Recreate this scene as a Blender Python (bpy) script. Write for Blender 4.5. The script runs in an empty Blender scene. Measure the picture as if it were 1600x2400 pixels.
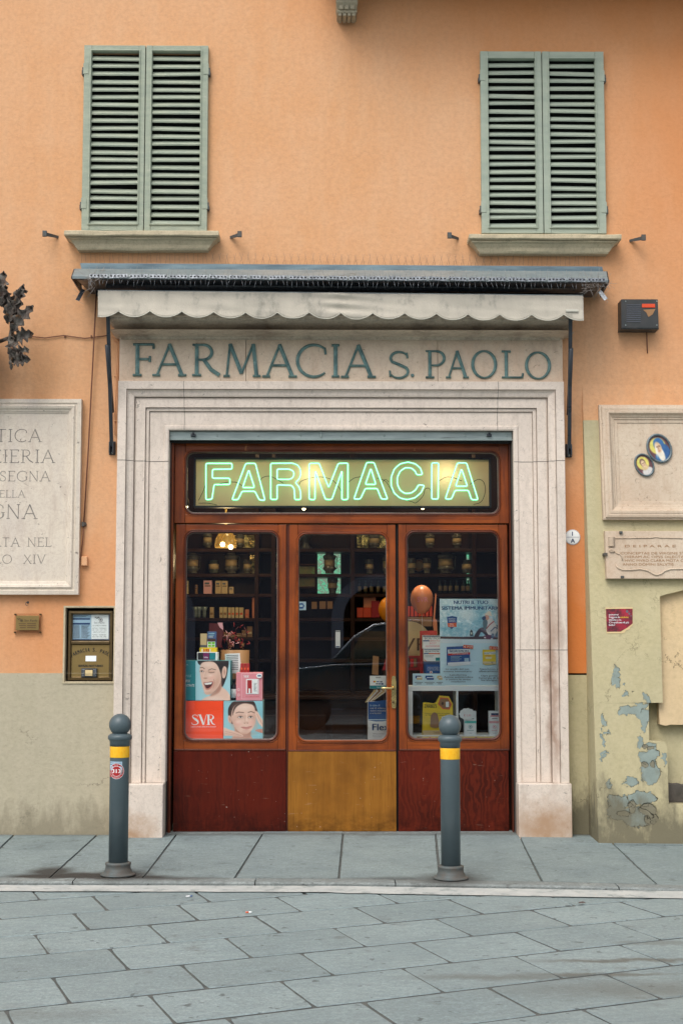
import bpy, bmesh, math, random
import numpy as np
from mathutils import Vector, Matrix, noise as mnoise
random.seed(7)
S = bpy.context.scene
COL = S.collection
# ------------------------------------------------------------------ camera, sky, sun, exposure
F = 3333.0
TH = math.atan(300 / F); PS = math.atan(35 / F)
CAM = Vector((0, -10.2, 1.4))
cd = bpy.data.cameras.new('camera'); cam = bpy.data.objects.new('camera', cd); COL.objects.link(cam)
cam.location = CAM; cam.rotation_euler = (math.pi / 2 + TH, 0, -PS)
cd.sensor_fit = 'VERTICAL'; cd.sensor_height = 36; cd.lens = 36 * F / 2400; cd.clip_end = 400; cd.clip_start = .05
S.camera = cam
w = bpy.data.worlds.new('World'); S.world = w; w.use_nodes = True
wn = w.node_tree; bg = wn.nodes['Background']
sky = wn.nodes.new('ShaderNodeTexSky'); sky.sky_type = 'NISHITA'; sky.sun_disc = False
SUN_EL = math.radians(52); SUN_AZ = math.radians(205)
sky.sun_elevation = SUN_EL; sky.sun_rotation = SUN_AZ; sky.air_density = 1.0; sky.dust_density = 3.0
hs = wn.nodes.new('ShaderNodeHueSaturation'); hs.inputs['Saturation'].default_value = .38
wn.links.new(sky.outputs[0], hs.inputs['Color']); wn.links.new(hs.outputs[0], bg.inputs[0])
bg.inputs[1].default_value = .125
sd = bpy.data.lights.new('sun', 'SUN'); sd.energy = .9; sd.angle = math.radians(35); sd.color = (1, .95, .88)
sun = bpy.data.objects.new('sun', sd); COL.objects.link(sun)
sdir = Vector((math.sin(SUN_AZ) * math.cos(SUN_EL), math.cos(SUN_AZ) * math.cos(SUN_EL), math.sin(SUN_EL)))
sun.rotation_euler = sdir.to_track_quat('Z', 'Y').to_euler(); sun.location = (0, -8, 12)
S.view_settings.view_transform = 'Standard'; S.view_settings.look = 'None'; S.view_settings.gamma = 1
S.view_settings.exposure = 0.75
S.render.engine = 'CYCLES'
S.cycles.max_bounces = 10; S.cycles.transparent_max_bounces = 12
try: S.cycles.use_denoising = True
except Exception: pass

# ------------------------------------------------------------------ pixel of the photo -> point of the place
RM = cam.rotation_euler.to_matrix()
def ray(x, y): return RM @ Vector(((x - 800) / F, (1200 - y) / F, -1))
def W(x, y, Y=0.0):
    d = ray(x, y); return CAM + d * ((Y - CAM.y) / d.y)
def G(x, y, z=0.0):
    d = ray(x, y); return CAM + d * ((z - CAM.z) / d.z)
BZ, BY = 3.25, -.36          # battered wall: flush with the facade at z=BZ, BY proud at z=0
BN = Vector((0, -BZ, BY))    # line from (0,z=BZ) to (BY, 0)
def bat_y(z): return BY * (1 - z / BZ)
def WB(x, y, off=0.0):
    d = ray(x, y)            # Y = BY*(1 - z/BZ) - off
    k = BY / BZ
    t = (BY - off - CAM.y - k * CAM.z) / (d.y + k * d.z)
    return CAM + d * t
def rect(x0, y0, x1, y1, Y=0.0):
    a, b, c, d = W(x0, y0, Y), W(x1, y0, Y), W(x0, y1, Y), W(x1, y1, Y)
    return (a.x + c.x) / 2, (b.x + d.x) / 2, (c.z + d.z) / 2, (a.z + b.z) / 2   # x0,x1,z0,z1

# ------------------------------------------------------------------ materials
def lin(c):
    return tuple(((v / 255) / 12.92 if v <= 10 else (((v / 255) + .055) / 1.055) ** 2.4) for v in c)
def new_mat(name):
    m = bpy.data.materials.new(name); m.use_nodes = True
    nt = m.node_tree; return m, nt, nt.nodes['Principled BSDF']
def N(nt, t, **kw):
    n = nt.nodes.new(t)
    for k, v in kw.items(): setattr(n, k, v)
    return n
def col4(c): return (c[0], c[1], c[2], 1)
def mixc(nt, fac, a, b, mode='MIX'):
    m = N(nt, 'ShaderNodeMix', data_type='RGBA', blend_type=mode)
    for sock, v in ((m.inputs[0], fac), (m.inputs[6], a), (m.inputs[7], b)):
        if isinstance(v, (int, float)): sock.default_value = v
        elif isinstance(v, (tuple, list)): sock.default_value = col4(v)
        else: nt.links.new(v, sock)
    return m.outputs[2]
def mathn(nt, op, a, b=0.5, clamp=False):
    m = N(nt, 'ShaderNodeMath', operation=op); m.use_clamp = clamp
    for i, v in enumerate((a, b)):
        if isinstance(v, (int, float)): m.inputs[i].default_value = v
        else: nt.links.new(v, m.inputs[i])
    return m.outputs[0]
def coord(nt, stretch=(1, 1, 1), world=False):
    if world: src = N(nt, 'ShaderNodeNewGeometry').outputs['Position']
    else: src = N(nt, 'ShaderNodeTexCoord').outputs['Object']
    mp = N(nt, 'ShaderNodeMapping'); mp.inputs['Scale'].default_value = stretch
    nt.links.new(src, mp.inputs[0]); return mp.outputs[0]
def noise(nt, vec, scale, detail=5, rough=.6, dist=0):
    n = N(nt, 'ShaderNodeTexNoise'); n.inputs['Scale'].default_value = scale; n.inputs['Detail'].default_value = detail
    n.inputs['Roughness'].default_value = rough; n.inputs['Distortion'].default_value = dist
    nt.links.new(vec, n.inputs['Vector']); return n
def ramp(nt, fac, lo, hi, a=0.0, b=1.0):
    r = N(nt, 'ShaderNodeMapRange'); r.clamp = True
    for i, v in zip((1, 2, 3, 4), (lo, hi, a, b)): r.inputs[i].default_value = v
    nt.links.new(fac, r.inputs[0]); return r.outputs[0]
def bump(nt, b, height, strength, dist=.01, prev=None):
    n = N(nt, 'ShaderNodeBump'); n.inputs['Strength'].default_value = strength; n.inputs['Distance'].default_value = dist
    nt.links.new(height, n.inputs['Height'])
    if prev is not None: nt.links.new(prev, n.inputs['Normal'])
    if b is not None: nt.links.new(n.outputs[0], b.inputs['Normal'])
    return n.outputs[0]
def mat(name, c, c2=None, rough=.6, metal=0., scale=4, stretch=(1, 1, 1), bs=0., bscale=60, dirt=None, dscale=9, dlo=.62, spec=.5, world=False, island=0., rvar=.1, coat=0., grain=0., puddle=None):
    m, nt, b = new_mat(name)
    v = coord(nt, stretch, world)
    c2 = c2 or tuple(x * .8 for x in c)
    n1 = noise(nt, v, scale)
    out = mixc(nt, ramp(nt, n1.outputs[0], .35, .65), c, c2)
    if dirt:
        n2 = noise(nt, v, dscale, 8, .7)
        out = mixc(nt, ramp(nt, n2.outputs[0], dlo, dlo + .08), out, dirt)
    if island:
        g = N(nt, 'ShaderNodeNewGeometry')
        mul = ramp(nt, g.outputs['Random Per Island'], 0, 1, 1 - island, 1 + island)
        cb = N(nt, 'ShaderNodeCombineXYZ')
        for i in range(3): nt.links.new(mul, cb.inputs[i])
        out = mixc(nt, 1.0, out, cb.outputs[0], 'MULTIPLY')
    if grain:
        gr = noise(nt, v, 48, 5, .85); g3 = noise(nt, coord(nt, (1, 2.2, 1), world), 13, 8, .8)
        out = mixc(nt, ramp(nt, gr.outputs[0], .36, .56, grain * 1.5, 0), out, tuple(x * .35 for x in c))
        out = mixc(nt, ramp(nt, gr.outputs[0], .54, .68, 0, grain), out, tuple(min(1, x * 1.9) for x in c))
        out = mixc(nt, ramp(nt, g3.outputs[0], .40, .56, grain * 1.5, 0), out, tuple(x * .55 for x in c))
        rc_ = N(nt, 'ShaderNodeMapping'); rc_.inputs['Rotation'].default_value = (0, 0, math.radians(-24)); nt.links.new(v, rc_.inputs[0])
        rc2 = N(nt, 'ShaderNodeMapping'); rc2.inputs['Scale'].default_value = (1, 5, 1); nt.links.new(rc_.outputs[0], rc2.inputs[0])
        st_ = noise(nt, rc2.outputs[0], 5, 8, .75); out = mixc(nt, ramp(nt, st_.outputs[0], .54, .70, 0, .5), out, tuple(x * .58 for x in c)); out = mixc(nt, ramp(nt, st_.outputs[0], .30, .44, .35, 0), out, tuple(min(1, x * 1.35) for x in c))
        big = noise(nt, v, .55, 4, .6); out = mixc(nt, ramp(nt, big.outputs[0], .42, .62, 0, .35), out, tuple(x * .72 for x in c))
        sp = noise(nt, v, 34, 1, .4); out = mixc(nt, ramp(nt, noise(nt, v, 16, 2, .5).outputs[0], .70, .72, 0, .8), out, tuple(x * .3 for x in c))
    if puddle:
        for bl, cc, kw in puddle: out = mixc(nt, blobmask(nt, bl, **kw), out, cc)
    nt.links.new(out, b.inputs['Base Color'])
    nt.links.new(ramp(nt, n1.outputs[0], .3, .7, max(0, rough - rvar), min(1, rough + rvar)), b.inputs['Roughness'])
    b.inputs['Metallic'].default_value = metal
    b.inputs['Specular IOR Level'].default_value = spec
    if coat: b.inputs['Coat Weight'].default_value = coat; b.inputs['Coat Roughness'].default_value = .15
    if bs:
        nb = noise(nt, v, bscale, 6, .65); bump(nt, b, nb.outputs[0], bs)
    return m
def flat(name, c, rough=.5, metal=0., emit=0.):
    m, nt, b = new_mat(name)
    b.inputs['Base Color'].default_value = col4(c); b.inputs['Roughness'].default_value = rough; b.inputs['Metallic'].default_value = metal
    if emit:
        b.inputs['Emission Color'].default_value = col4(c); b.inputs['Emission Strength'].default_value = emit
    return m
def blobmask(nt, blobs, warp=.04, wscale=9, edge=.06, detail=6):
    pos = N(nt, 'ShaderNodeNewGeometry').outputs['Position']
    nz = noise(nt, pos, wscale, detail, .65)
    sub = N(nt, 'ShaderNodeVectorMath', operation='SUBTRACT'); nt.links.new(nz.outputs['Color'], sub.inputs[0]); sub.inputs[1].default_value = (.5, .5, .5)
    sc = N(nt, 'ShaderNodeVectorMath', operation='SCALE'); nt.links.new(sub.outputs[0], sc.inputs[0]); sc.inputs['Scale'].default_value = warp * 2
    ad = N(nt, 'ShaderNodeVectorMath', operation='ADD'); nt.links.new(pos, ad.inputs[0]); nt.links.new(sc.outputs[0], ad.inputs[1])
    acc = None
    for b in blobs:
        cx, cz, rx, rz = b[:4]; e = b[4] if len(b) > 4 else edge; a = b[5] if len(b) > 5 else 1.0
        y = b[6] if len(b) > 6 else None
        s1 = N(nt, 'ShaderNodeVectorMath', operation='SUBTRACT'); nt.links.new(ad.outputs[0], s1.inputs[0])
        s1.inputs[1].default_value = (cx, 0, cz) if y is None else (cx, y, 0)
        s2 = N(nt, 'ShaderNodeVectorMath', operation='MULTIPLY'); nt.links.new(s1.outputs[0], s2.inputs[0])
        s2.inputs[1].default_value = (1 / rx, 0, 1 / rz) if y is None else (1 / rx, 1 / rz, 0)
        ln = N(nt, 'ShaderNodeVectorMath', operation='LENGTH'); nt.links.new(s2.outputs[0], ln.inputs[0])
        r = ramp(nt, ln.outputs['Value'], 1 - e, 1 + e, a, 0.0)
        acc = r if acc is None else mathn(nt, 'MAXIMUM', acc, r)
    return acc

MT = {}
def plaster(name, c, c2, c3=None, blobs=None, blobs_col=None, dirtz=None, crack=0., hue=.5, second=None):
    m, nt, b = new_mat(name)
    v = coord(nt, (1, 1, 1), True)
    n1 = noise(nt, v, .9, 4, .55); n2 = noise(nt, coord(nt, (3.0, 3, .7), True), 2.2, 6, .6); n3 = noise(nt, v, 30, 5, .6)
    out = mixc(nt, ramp(nt, n1.outputs[0], .35, .65), c, c2)
    out = mixc(nt, ramp(nt, n2.outputs[0], .45, .75, 0, hue), out, c3 or c2)
    out = mixc(nt, ramp(nt, noise(nt, v, 7, 7, .75).outputs[0], .46, .64, 0, .20), out, c3 or c2)
    out = mixc(nt, ramp(nt, n3.outputs[0], .42, .64, 0, .20), out, tuple(x * .6 for x in c))
    n6 = noise(nt, coord(nt, (1, 1, 2.2), True), 42, 5, .85); out = mixc(nt, ramp(nt, n6.outputs[0], .50, .66, 0, .22), out, tuple(x * .55 for x in c))
    # fine dark specks and pitting
    n4 = noise(nt, v, 85, 2, .5)
    out = mixc(nt, ramp(nt, n4.outputs[0], .72, .78, 0, .35), out, tuple(x * .4 for x in c))
    if blobs: out = mixc(nt, blobmask(nt, blobs, .25, 1.6, .9), out, blobs_col)
    hgt = noise(nt, v, 26, 8, .62).outputs[0]
    pb = None
    if second:
        for bl, cc, kw in second:
            mk = blobmask(nt, bl, **kw)
            ccv = mixc(nt, ramp(nt, noise(nt, v, 14, 6, .6).outputs[0], .35, .65), cc, tuple(x * .82 for x in cc))
            out = mixc(nt, mk, out, ccv)
            inv = mathn(nt, 'SUBTRACT', 1.0, mk)
            pb = bump(nt, None, inv, 1.0, .012, pb)
    if dirtz:   # splash-back dirt above the pavement
        sep = N(nt, 'ShaderNodeSeparateXYZ'); nt.links.new(v, sep.inputs[0])
        a = mathn(nt, 'ADD', ramp(nt, sep.outputs[2], 0, dirtz[0], 1, 0), mathn(nt, 'MULTIPLY', mathn(nt, 'SUBTRACT', noise(nt, coord(nt, (1, 1, .45), True), 7, 8, .7).outputs[0], .55), 1.5), True)
        out = mixc(nt, mathn(nt, 'MULTIPLY', ramp(nt, a, .35, .75), dirtz[1]), out, dirtz[2])
    if crack:
        vo = N(nt, 'ShaderNodeTexVoronoi', feature='DISTANCE_TO_EDGE'); vo.inputs['Scale'].default_value = 1.7
        wv = N(nt, 'ShaderNodeVectorMath', operation='ADD'); nt.links.new(v, wv.inputs[0])
        sc = N(nt, 'ShaderNodeVectorMath', operation='SCALE'); nt.links.new(noise(nt, v, 4, 6, .7).outputs['Color'], sc.inputs[0]); sc.inputs['Scale'].default_value = .5
        nt.links.new(sc.outputs[0], wv.inputs[1]); nt.links.new(wv.outputs[0], vo.inputs['Vector'])
        cr = ramp(nt, vo.outputs['Distance'], .002, .010, 1, 0)
        cr = mathn(nt, 'MULTIPLY', cr, ramp(nt, noise(nt, v, 1.7, 3).outputs[0], .50, .62, 0, crack))
        out = mixc(nt, cr, out, tuple(x * .3 for x in c))
    nt.links.new(out, b.inputs['Base Color']); b.inputs['Roughness'].default_value = .9; b.inputs['Specular IOR Level'].default_value = .2
    bump(nt, b, hgt, .55, .008, pb)
    return m
def stone(name, c, c2, vein, pit=.5, rough=.65, warm=None, stain=None):
    m, nt, b = new_mat(name)
    v = coord(nt, (1, 1, 1), True)
    out = mixc(nt, ramp(nt, noise(nt, v, 2.5, 6).outputs[0], .35, .65), c, c2)
    if warm:
        out = mixc(nt, ramp(nt, noise(nt, coord(nt, (1, 1, .35), True), 3.2, 6, .65).outputs[0], .5, .72, 0, .85), out, warm)
    n = noise(nt, v, 7, 9, .72, 1.4)
    vv = mathn(nt, 'ABSOLUTE', mathn(nt, 'SUBTRACT', n.outputs[0], .5))
    out = mixc(nt, ramp(nt, vv, .0, .012, .6, 0), out, vein)
    n5 = noise(nt, coord(nt, (1, 1, .25), True), 14, 8, .7)
    out = mixc(nt, ramp(nt, n5.outputs[0], .52, .72, 0, .55), out, vein)
    out = mixc(nt, ramp(nt, noise(nt, v, 42, 5, .85).outputs[0], .50, .66, 0, .42), out, vein)
    p = noise(nt, v, 20, 6, .75, 1.2)
    pm = ramp(nt, p.outputs[0], .635, .67, 0, pit)
    out = mixc(nt, pm, out, tuple(x * .32 for x in vein))
    if stain:
        for bl, cc, kw in stain: out = mixc(nt, blobmask(nt, bl, **kw), out, cc)
    nt.links.new(out, b.inputs['Base Color']); b.inputs['Roughness'].default_value = rough; b.inputs['Specular IOR Level'].default_value = .3
    h = mathn(nt, 'SUBTRACT', mathn(nt, 'MULTIPLY', noise(nt, v, 40, 6).outputs[0], .3), pm)
    bump(nt, b, h, .45, .004)
    return m
def wood(name, c, c2, dark, axis='z', rough=.32, wear=None, figure=0., scale=1.0, coat=.10, speck=0.):
    m, nt, b = new_mat(name)
    st = {'z': (1, 1, .05), 'x': (.05, 1, 1)}[axis]
    v = coord(nt, st, True); vw = coord(nt, (1, 1, 1), True)
    g1 = noise(nt, v, 55 * scale, 8, .7); g2 = noise(nt, v, 14 * scale, 4, .6); big = noise(nt, vw, 1.8, 4)
    out = mixc(nt, ramp(nt, g2.outputs[0], .3, .7), c, c2)
    out = mixc(nt, ramp(nt, g1.outputs[0], .5, .72, 0, .6), out, dark)
    out = mixc(nt, ramp(nt, big.outputs[0], .42, .66, 0, .75), out, dark)
    if figure:
        wv = N(nt, 'ShaderNodeTexWave', wave_type='BANDS', bands_direction='X'); wv.inputs['Scale'].default_value = 7.0
        wv.inputs['Distortion'].default_value = 22; wv.inputs['Detail'].default_value = 4; wv.inputs['Detail Scale'].default_value = .9
        nt.links.new(coord(nt, (1.2, 1, .6), True), wv.inputs['Vector'])
        out = mixc(nt, ramp(nt, wv.outputs[0], .3, .9, 0, figure), out, c2)
    if wear:
        wn_ = noise(nt, coord(nt, (1, 1, .3), True), 9, 5, .6)
        out = mixc(nt, ramp(nt, wn_.outputs[0], .67, .70, 0, .8), out, wear)
    if speck:
        sp_ = N(nt, 'ShaderNodeSeparateXYZ'); nt.links.new(vw, sp_.inputs[0])
        kd = mathn(nt, 'MULTIPLY', ramp(nt, sp_.outputs[2], .04, .22, 1, 0), ramp(nt, noise(nt, coord(nt, (1, 1, 1.6), True), 9, 6, .7).outputs[0], .38, .62))
        out = mixc(nt, mathn(nt, 'MULTIPLY', kd, .75), out, tuple(x * .35 for x in dark))
        out = mixc(nt, ramp(nt, noise(nt, coord(nt, (.25, 1, 2.5), True), 20, 4, .7).outputs[0], .66, .70, 0, .22), out, (.45, .34, .25))
        out = mixc(nt, ramp(nt, noise(nt, vw, 60, 2, .5).outputs[0], .76, .78, 0, speck), out, (.6, .5, .42))
    nt.links.new(out, b.inputs['Base Color'])
    nt.links.new(ramp(nt, g1.outputs[0], .3, .8, rough, rough + .22), b.inputs['Roughness'])
    b.inputs['Coat Weight'].default_value = coat; b.inputs['Coat Roughness'].default_value = .25; b.inputs['Specular IOR Level'].default_value = .28 if coat > .06 else .12
    bump(nt, b, g1.outputs[0], .18, .002)
    return m
def glass(name, tint=(.92, .97, .95), refl=1.0, ior=1.5):
    m = bpy.data.materials.new(name); m.use_nodes = True; nt = m.node_tree; nt.nodes.clear()
    o = N(nt, 'ShaderNodeOutputMaterial'); t = N(nt, 'ShaderNodeBsdfTransparent'); g = N(nt, 'ShaderNodeBsdfGlossy')
    t.inputs[0].default_value = col4(tint); g.inputs['Roughness'].default_value = .004; g.inputs[0].default_value = (.95, .97, 1, 1)
    fr = N(nt, 'ShaderNodeFresnel'); fr.inputs[0].default_value = ior
    mx = N(nt, 'ShaderNodeMixShader')
    nt.links.new(mathn(nt, 'MULTIPLY', fr.outputs[0], refl, True), mx.inputs[0])
    nt.links.new(t.outputs[0], mx.inputs[1]); nt.links.new(g.outputs[0], mx.inputs[2]); nt.links.new(mx.outputs[0], o.inputs[0])
    return m

def px_blobs_b(lst, ox, oy, s):
    r = []
    for (cx, cy, rx, ry) in lst:
        p = WB(ox + cx / s, oy + cy / s); q = WB(ox + (cx + rx) / s, oy + cy / s); u = WB(ox + cx / s, oy + (cy - ry) / s)
        r.append((p.x, p.z, abs(q.x - p.x), abs(u.z - p.z)))
    return r
PATCH = px_blobs_b([(632,740,34,92),(740,880,36,20),(712,805,22,9),(905,925,26,58),(850,1000,42,40),(755,1050,95,42),(880,1090,64,52),(888,1175,32,66),(525,1115,22,56),(515,1210,10,30),(550,1265,19,20),(520,1335,18,52),(532,1480,15,42),(850,1320,30,55),(950,1370,62,36),(940,1470,92,78),(955,1610,92,118),(1080,1500,20,52),(780,1690,62,46),(578,1705,26,48),(655,1885,92,58),(870,1850,132,58),(740,1985,200,62),(830,2060,105,60),(600,1980,60,60)], 1280, 1400, 3.92)
PATCH2 = px_blobs_b([(905,1535,32,32),(978,1535,24,32),(790,1930,40,60),(705,1990,60,26),(930,1950,75,60),(955,2040,60,55),(905,1372,24,20),(955,1385,28,18)], 1280, 1400, 3.92)
OR = (.69, .385, .210); OR2 = (.665, .345, .165); OR3 = (.70, .43, .255)
MT['orange'] = plaster('orange_stucco', OR, OR2, OR3, crack=.12,
    blobs=[(1.76, 1.35, .22, 1.0, .6), (2.2, 6.5, 1.8, .75, .7, .7), (2.9, 5.4, .8, 1.6, .7, .6), (-1.9, 1.5, .5, .5, .7, .4)], blobs_col=(.62, .205, .055))
GR = (.49, .435, .315); GR2 = (.45, .405, .30)
MT['grey'] = plaster('grey_beige_stucco', GR, GR2, (.42, .38, .27), dirtz=(.50, .65, (.20, .175, .12)), crack=.8, hue=.7)
MT['green'] = plaster('green_beige_stucco', (.52, .455, .27), (.44, .395, .245), (.54, .48, .31), dirtz=(.75, .9, (.15, .135, .09)), crack=.9,
    second=[(PATCH, (.27, .325, .295), dict(warp=.085, wscale=13, edge=.04, detail=8)), (PATCH2, (.25, .235, .17), dict(warp=.03, wscale=14, edge=.1))])
MT['peach'] = plaster('peach_niche_plaster', (.66, .50, .29), (.60, .46, .28), (.68, .52, .33), crack=1.0)
LD = W(720, 790).z
MT['stone'] = stone('pale_limestone', (.72, .62, .53), (.65, .565, .485), (.44, .37, .31), .8,
    stain=[([(1.28 + .25, .10, .22, .13), (-1.4, .05, .15, .10)], (.42, .27, .17), dict(warp=.16, wscale=12, edge=.8)),
           ([(1.60, 1.2, .035, .6), (1.62, .75, .03, .2)], (.36, .25, .19), dict(warp=.10, wscale=5, edge=.8))])
MT['frieze'] = stone('warm_limestone', (.68, .56, .42), (.63, .50, .38), (.46, .33, .24), .8, warm=(.66, .46, .32))
MT['cornice'] = stone('weathered_limestone', (.62, .53, .41), (.48, .40, .31), (.24, .18, .13), .5, warm=(.14, .09, .065))
MT['plaque'] = stone('cream_limestone', (.68, .60, .49), (.62, .55, .46), (.46, .37, .30), .95, warm=(.55, .49, .44))
MT['plaque2'] = stone('pinkish_travertine', (.60, .50, .38), (.54, .43, .32), (.40, .28, .19), .55, warm=(.58, .42, .30))
MT['sill'] = stone('sill_stone', (.56, .48, .32), (.47, .40, .27), (.26, .22, .15), .5)
MT['corbel'] = stone('corbel_stone', (.40, .35, .24), (.32, .28, .2), (.2, .17, .12), .4)
MT['joint'] = flat('dark_joint', (.11, .095, .08), .9)
WA, WB_, WD = (.17, .032, .006), (.33, .075, .010), (.036, .007, .003)
MT['wood_v'] = wood('varnished_wood_upright', WA, WB_, WD, 'z', wear=(.55, .25, .08))
MT['wood_h'] = wood('varnished_wood_rail', WA, WB_, WD, 'x', wear=(.50, .22, .08))
MT['wood_dk'] = wood('dark_mahogany', (.085, .018, .008), (.13, .03, .012), (.045, .012, .008), 'z')
MT['panel_l'] = wood('mahogany_panel_dark', (.070, .007, .003), (.105, .012, .004), (.028, .005, .003), 'z', figure=.35, scale=.6, speck=.7, rough=.42, coat=.05)
MT['panel_c'] = wood('honey_wood_panel', (.25, .098, .013), (.33, .140, .020), (.13, .048, .008), 'z', scale=1.4, speck=.6, rough=.45, coat=.05)
MT['panel_r'] = wood('mahogany_panel_red', (.085, .009, .004), (.13, .017, .006), (.035, .006, .003), 'z', figure=.55, scale=.6, speck=.6, rough=.42, coat=.05)
MT['int_wood'] = wood('interior_dark_wood', (.030, .012, .006), (.040, .015, .007), (.012, .006, .004), 'z', coat=.05)
MT['shelf_wood'] = wood('interior_shelf_wood', (.035, .014, .007), (.05, .02, .009), (.018, .008, .005), 'x', coat=.05)
MT['dark'] = flat('dark_void_shade', (.006, .006, .006), .9)
MT['glass'] = glass('window_glass', (.96, .985, .975), refl=2.6)
MT['shutter_old'] = mat('peeling_green_paint', (.36, .395, .30), (.29, .335, .265), rough=.75, scale=7, stretch=(1, 1, 4), bs=.5, bscale=50, dirt=(.50, .48, .42), dscale=22, dlo=.60, world=True)
MT['shutter_new'] = mat('sage_green_paint', (.345, .39, .31), (.295, .345, .28), rough=.65, scale=5, stretch=(1, 1, 4), bs=.3, bscale=50, dirt=(.16, .2, .13), dscale=24, dlo=.70, world=True)
MT['rust_metal'] = mat('dark_old_iron', (.07, .085, .09), (.12, .10, .08), rough=.7, metal=.3, scale=20, bs=.3)
MT['hood'] = mat('blue_grey_awning_metal', (.19, .27, .30), (.10, .15, .18), rough=.55, metal=.2, scale=3, stretch=(1, 1, 6), bs=.1, dirt=(.10, .085, .06), dscale=2.5, dlo=.60)
MT['hood2'] = mat('pale_awning_roof_metal', (.25, .29, .29), (.18, .22, .23), rough=.55, metal=.2, scale=6, bs=.1, dirt=(.14, .15, .13), dscale=8, dlo=.6)
MT['spike_strip'] = mat('galvanised_strip', (.27, .29, .31), (.10, .11, .12), rough=.35, metal=.8, scale=60, stretch=(1, 1, 1), dirt=(.05, .05, .05), dscale=45, dlo=.56)
MT['wire'] = flat('thin_steel_wire', (.30, .28, .26), .45, .5)
MT['wire_br'] = flat('rusty_spike_wire', (.22, .15, .12), .6, .2)
MT['canvas'] = mat('weathered_grey_canvas', (.56, .51, .42), (.47, .43, .36), rough=.9, scale=5, stretch=(1, 1, .6), bs=.25, bscale=120, dirt=(.36, .335, .28), dscale=5, dlo=.53)
MT['canvas_edge'] = flat('canvas_binding', (.55, .53, .45), .9)
MT['black_metal'] = mat('black_painted_arm', (.016, .022, .030), (.03, .035, .042), rough=.35, scale=10)
MT['bronze'] = mat('verdigris_bronze', (.17, .29, .275), (.085, .155, .155), rough=.5, metal=.35, scale=16, bs=.3, bscale=80, dirt=(.25, .38, .36), dscale=12, dlo=.60)
MT['engrave'] = mat('worn_paint_groove_shade', (.13, .125, .12), (.30, .27, .23), rough=.9, scale=30, stretch=(1, 1, 1), world=True)  # dark letter strokes: groove shade and worn paint, both put into the colour
MT['brass'] = mat('aged_brass', (.36, .25, .095), (.28, .19, .07), rough=.42, metal=.75, scale=6, bs=.05, dirt=(.42, .33, .17), dscale=7, dlo=.62)
MT['brass_dk'] = mat('dark_brass_frame', (.15, .10, .045), (.10, .07, .03), rough=.45, metal=.7, scale=14)
MT['brass_br'] = mat('polished_brass_handle', (.70, .55, .26), (.60, .45, .18), rough=.25, metal=.9, scale=14)
MT['steel'] = mat('green_grey_steel', (.34, .40, .38), (.22, .27, .26), rough=.4, metal=.35, scale=12, stretch=(.3, 1, 3), dirt=(.10, .12, .11), dscale=7, dlo=.62)
MT['bead'] = mat('dull_glazing_bead', (.17, .14, .12), (.08, .045, .03), rough=.45, scale=6, world=True)
MT['bollard'] = mat('slate_grey_bollard_paint', (.080, .112, .125), (.066, .096, .108), rough=.40, metal=0., scale=4, bs=.04, bscale=90, dirt=(.20, .23, .23), dscale=34, dlo=.70)
MT['bollard_base'] = mat('worn_bollard_base', (.075, .098, .10), (.10, .085, .07), rough=.6, scale=12, bs=.25, dirt=(.16, .10, .06), dscale=12, dlo=.62)
MT['yellow'] = mat('yellow_reflective_band', (.88, .42, .010), (.92, .52, .02), rough=.35, scale=40, stretch=(3, 3, 1))
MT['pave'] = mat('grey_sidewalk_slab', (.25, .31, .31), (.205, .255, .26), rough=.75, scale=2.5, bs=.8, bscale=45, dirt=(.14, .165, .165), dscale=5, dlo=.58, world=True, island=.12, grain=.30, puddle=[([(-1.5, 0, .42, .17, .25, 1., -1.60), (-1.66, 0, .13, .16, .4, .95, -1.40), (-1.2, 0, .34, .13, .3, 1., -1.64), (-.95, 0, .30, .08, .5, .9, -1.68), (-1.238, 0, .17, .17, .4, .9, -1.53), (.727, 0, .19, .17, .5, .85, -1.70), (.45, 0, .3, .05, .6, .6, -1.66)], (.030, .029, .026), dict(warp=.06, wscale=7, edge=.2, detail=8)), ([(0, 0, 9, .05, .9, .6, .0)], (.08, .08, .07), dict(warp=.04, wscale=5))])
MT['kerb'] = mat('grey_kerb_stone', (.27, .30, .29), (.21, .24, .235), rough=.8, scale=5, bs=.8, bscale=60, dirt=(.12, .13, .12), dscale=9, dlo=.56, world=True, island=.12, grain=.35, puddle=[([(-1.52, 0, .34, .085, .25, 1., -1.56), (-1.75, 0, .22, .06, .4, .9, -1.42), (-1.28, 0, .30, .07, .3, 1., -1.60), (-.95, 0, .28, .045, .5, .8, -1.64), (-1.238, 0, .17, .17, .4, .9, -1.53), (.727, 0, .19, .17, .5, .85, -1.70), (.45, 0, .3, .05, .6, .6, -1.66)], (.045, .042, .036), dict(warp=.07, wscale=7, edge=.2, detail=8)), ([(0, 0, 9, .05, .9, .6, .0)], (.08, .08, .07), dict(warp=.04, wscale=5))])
MT['road'] = mat('grey_paving_slab', (.285, .355, .36), (.24, .305, .312), rough=.62, scale=1.7, bs=.7, bscale=55, dirt=(.17, .20, .195), dscale=4.2, dlo=.60, world=True, island=.11, grain=.26, puddle=[([(1.35, 0, .36, .035, .5, .9, -3.72), (1.15, 0, .3, .03, .5, .9, -3.98), (.75, 0, .35, .05, .6, .6, -4.02), (1.3, 0, .5, .12, .6, .55, -4.25), (-1.15, 0, .35, .10, .7, .4, -4.6), (1.55, 0, .16, .05, .3, .5, -3.35)], (.12, .125, .11), dict(warp=.10, wscale=6, edge=.4, detail=8))])
MT['bedding'] = mat('dark_mortar', (.070, .078, .076), (.12, .125, .115), rough=.95, scale=20, bs=.6, world=True)
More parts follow.
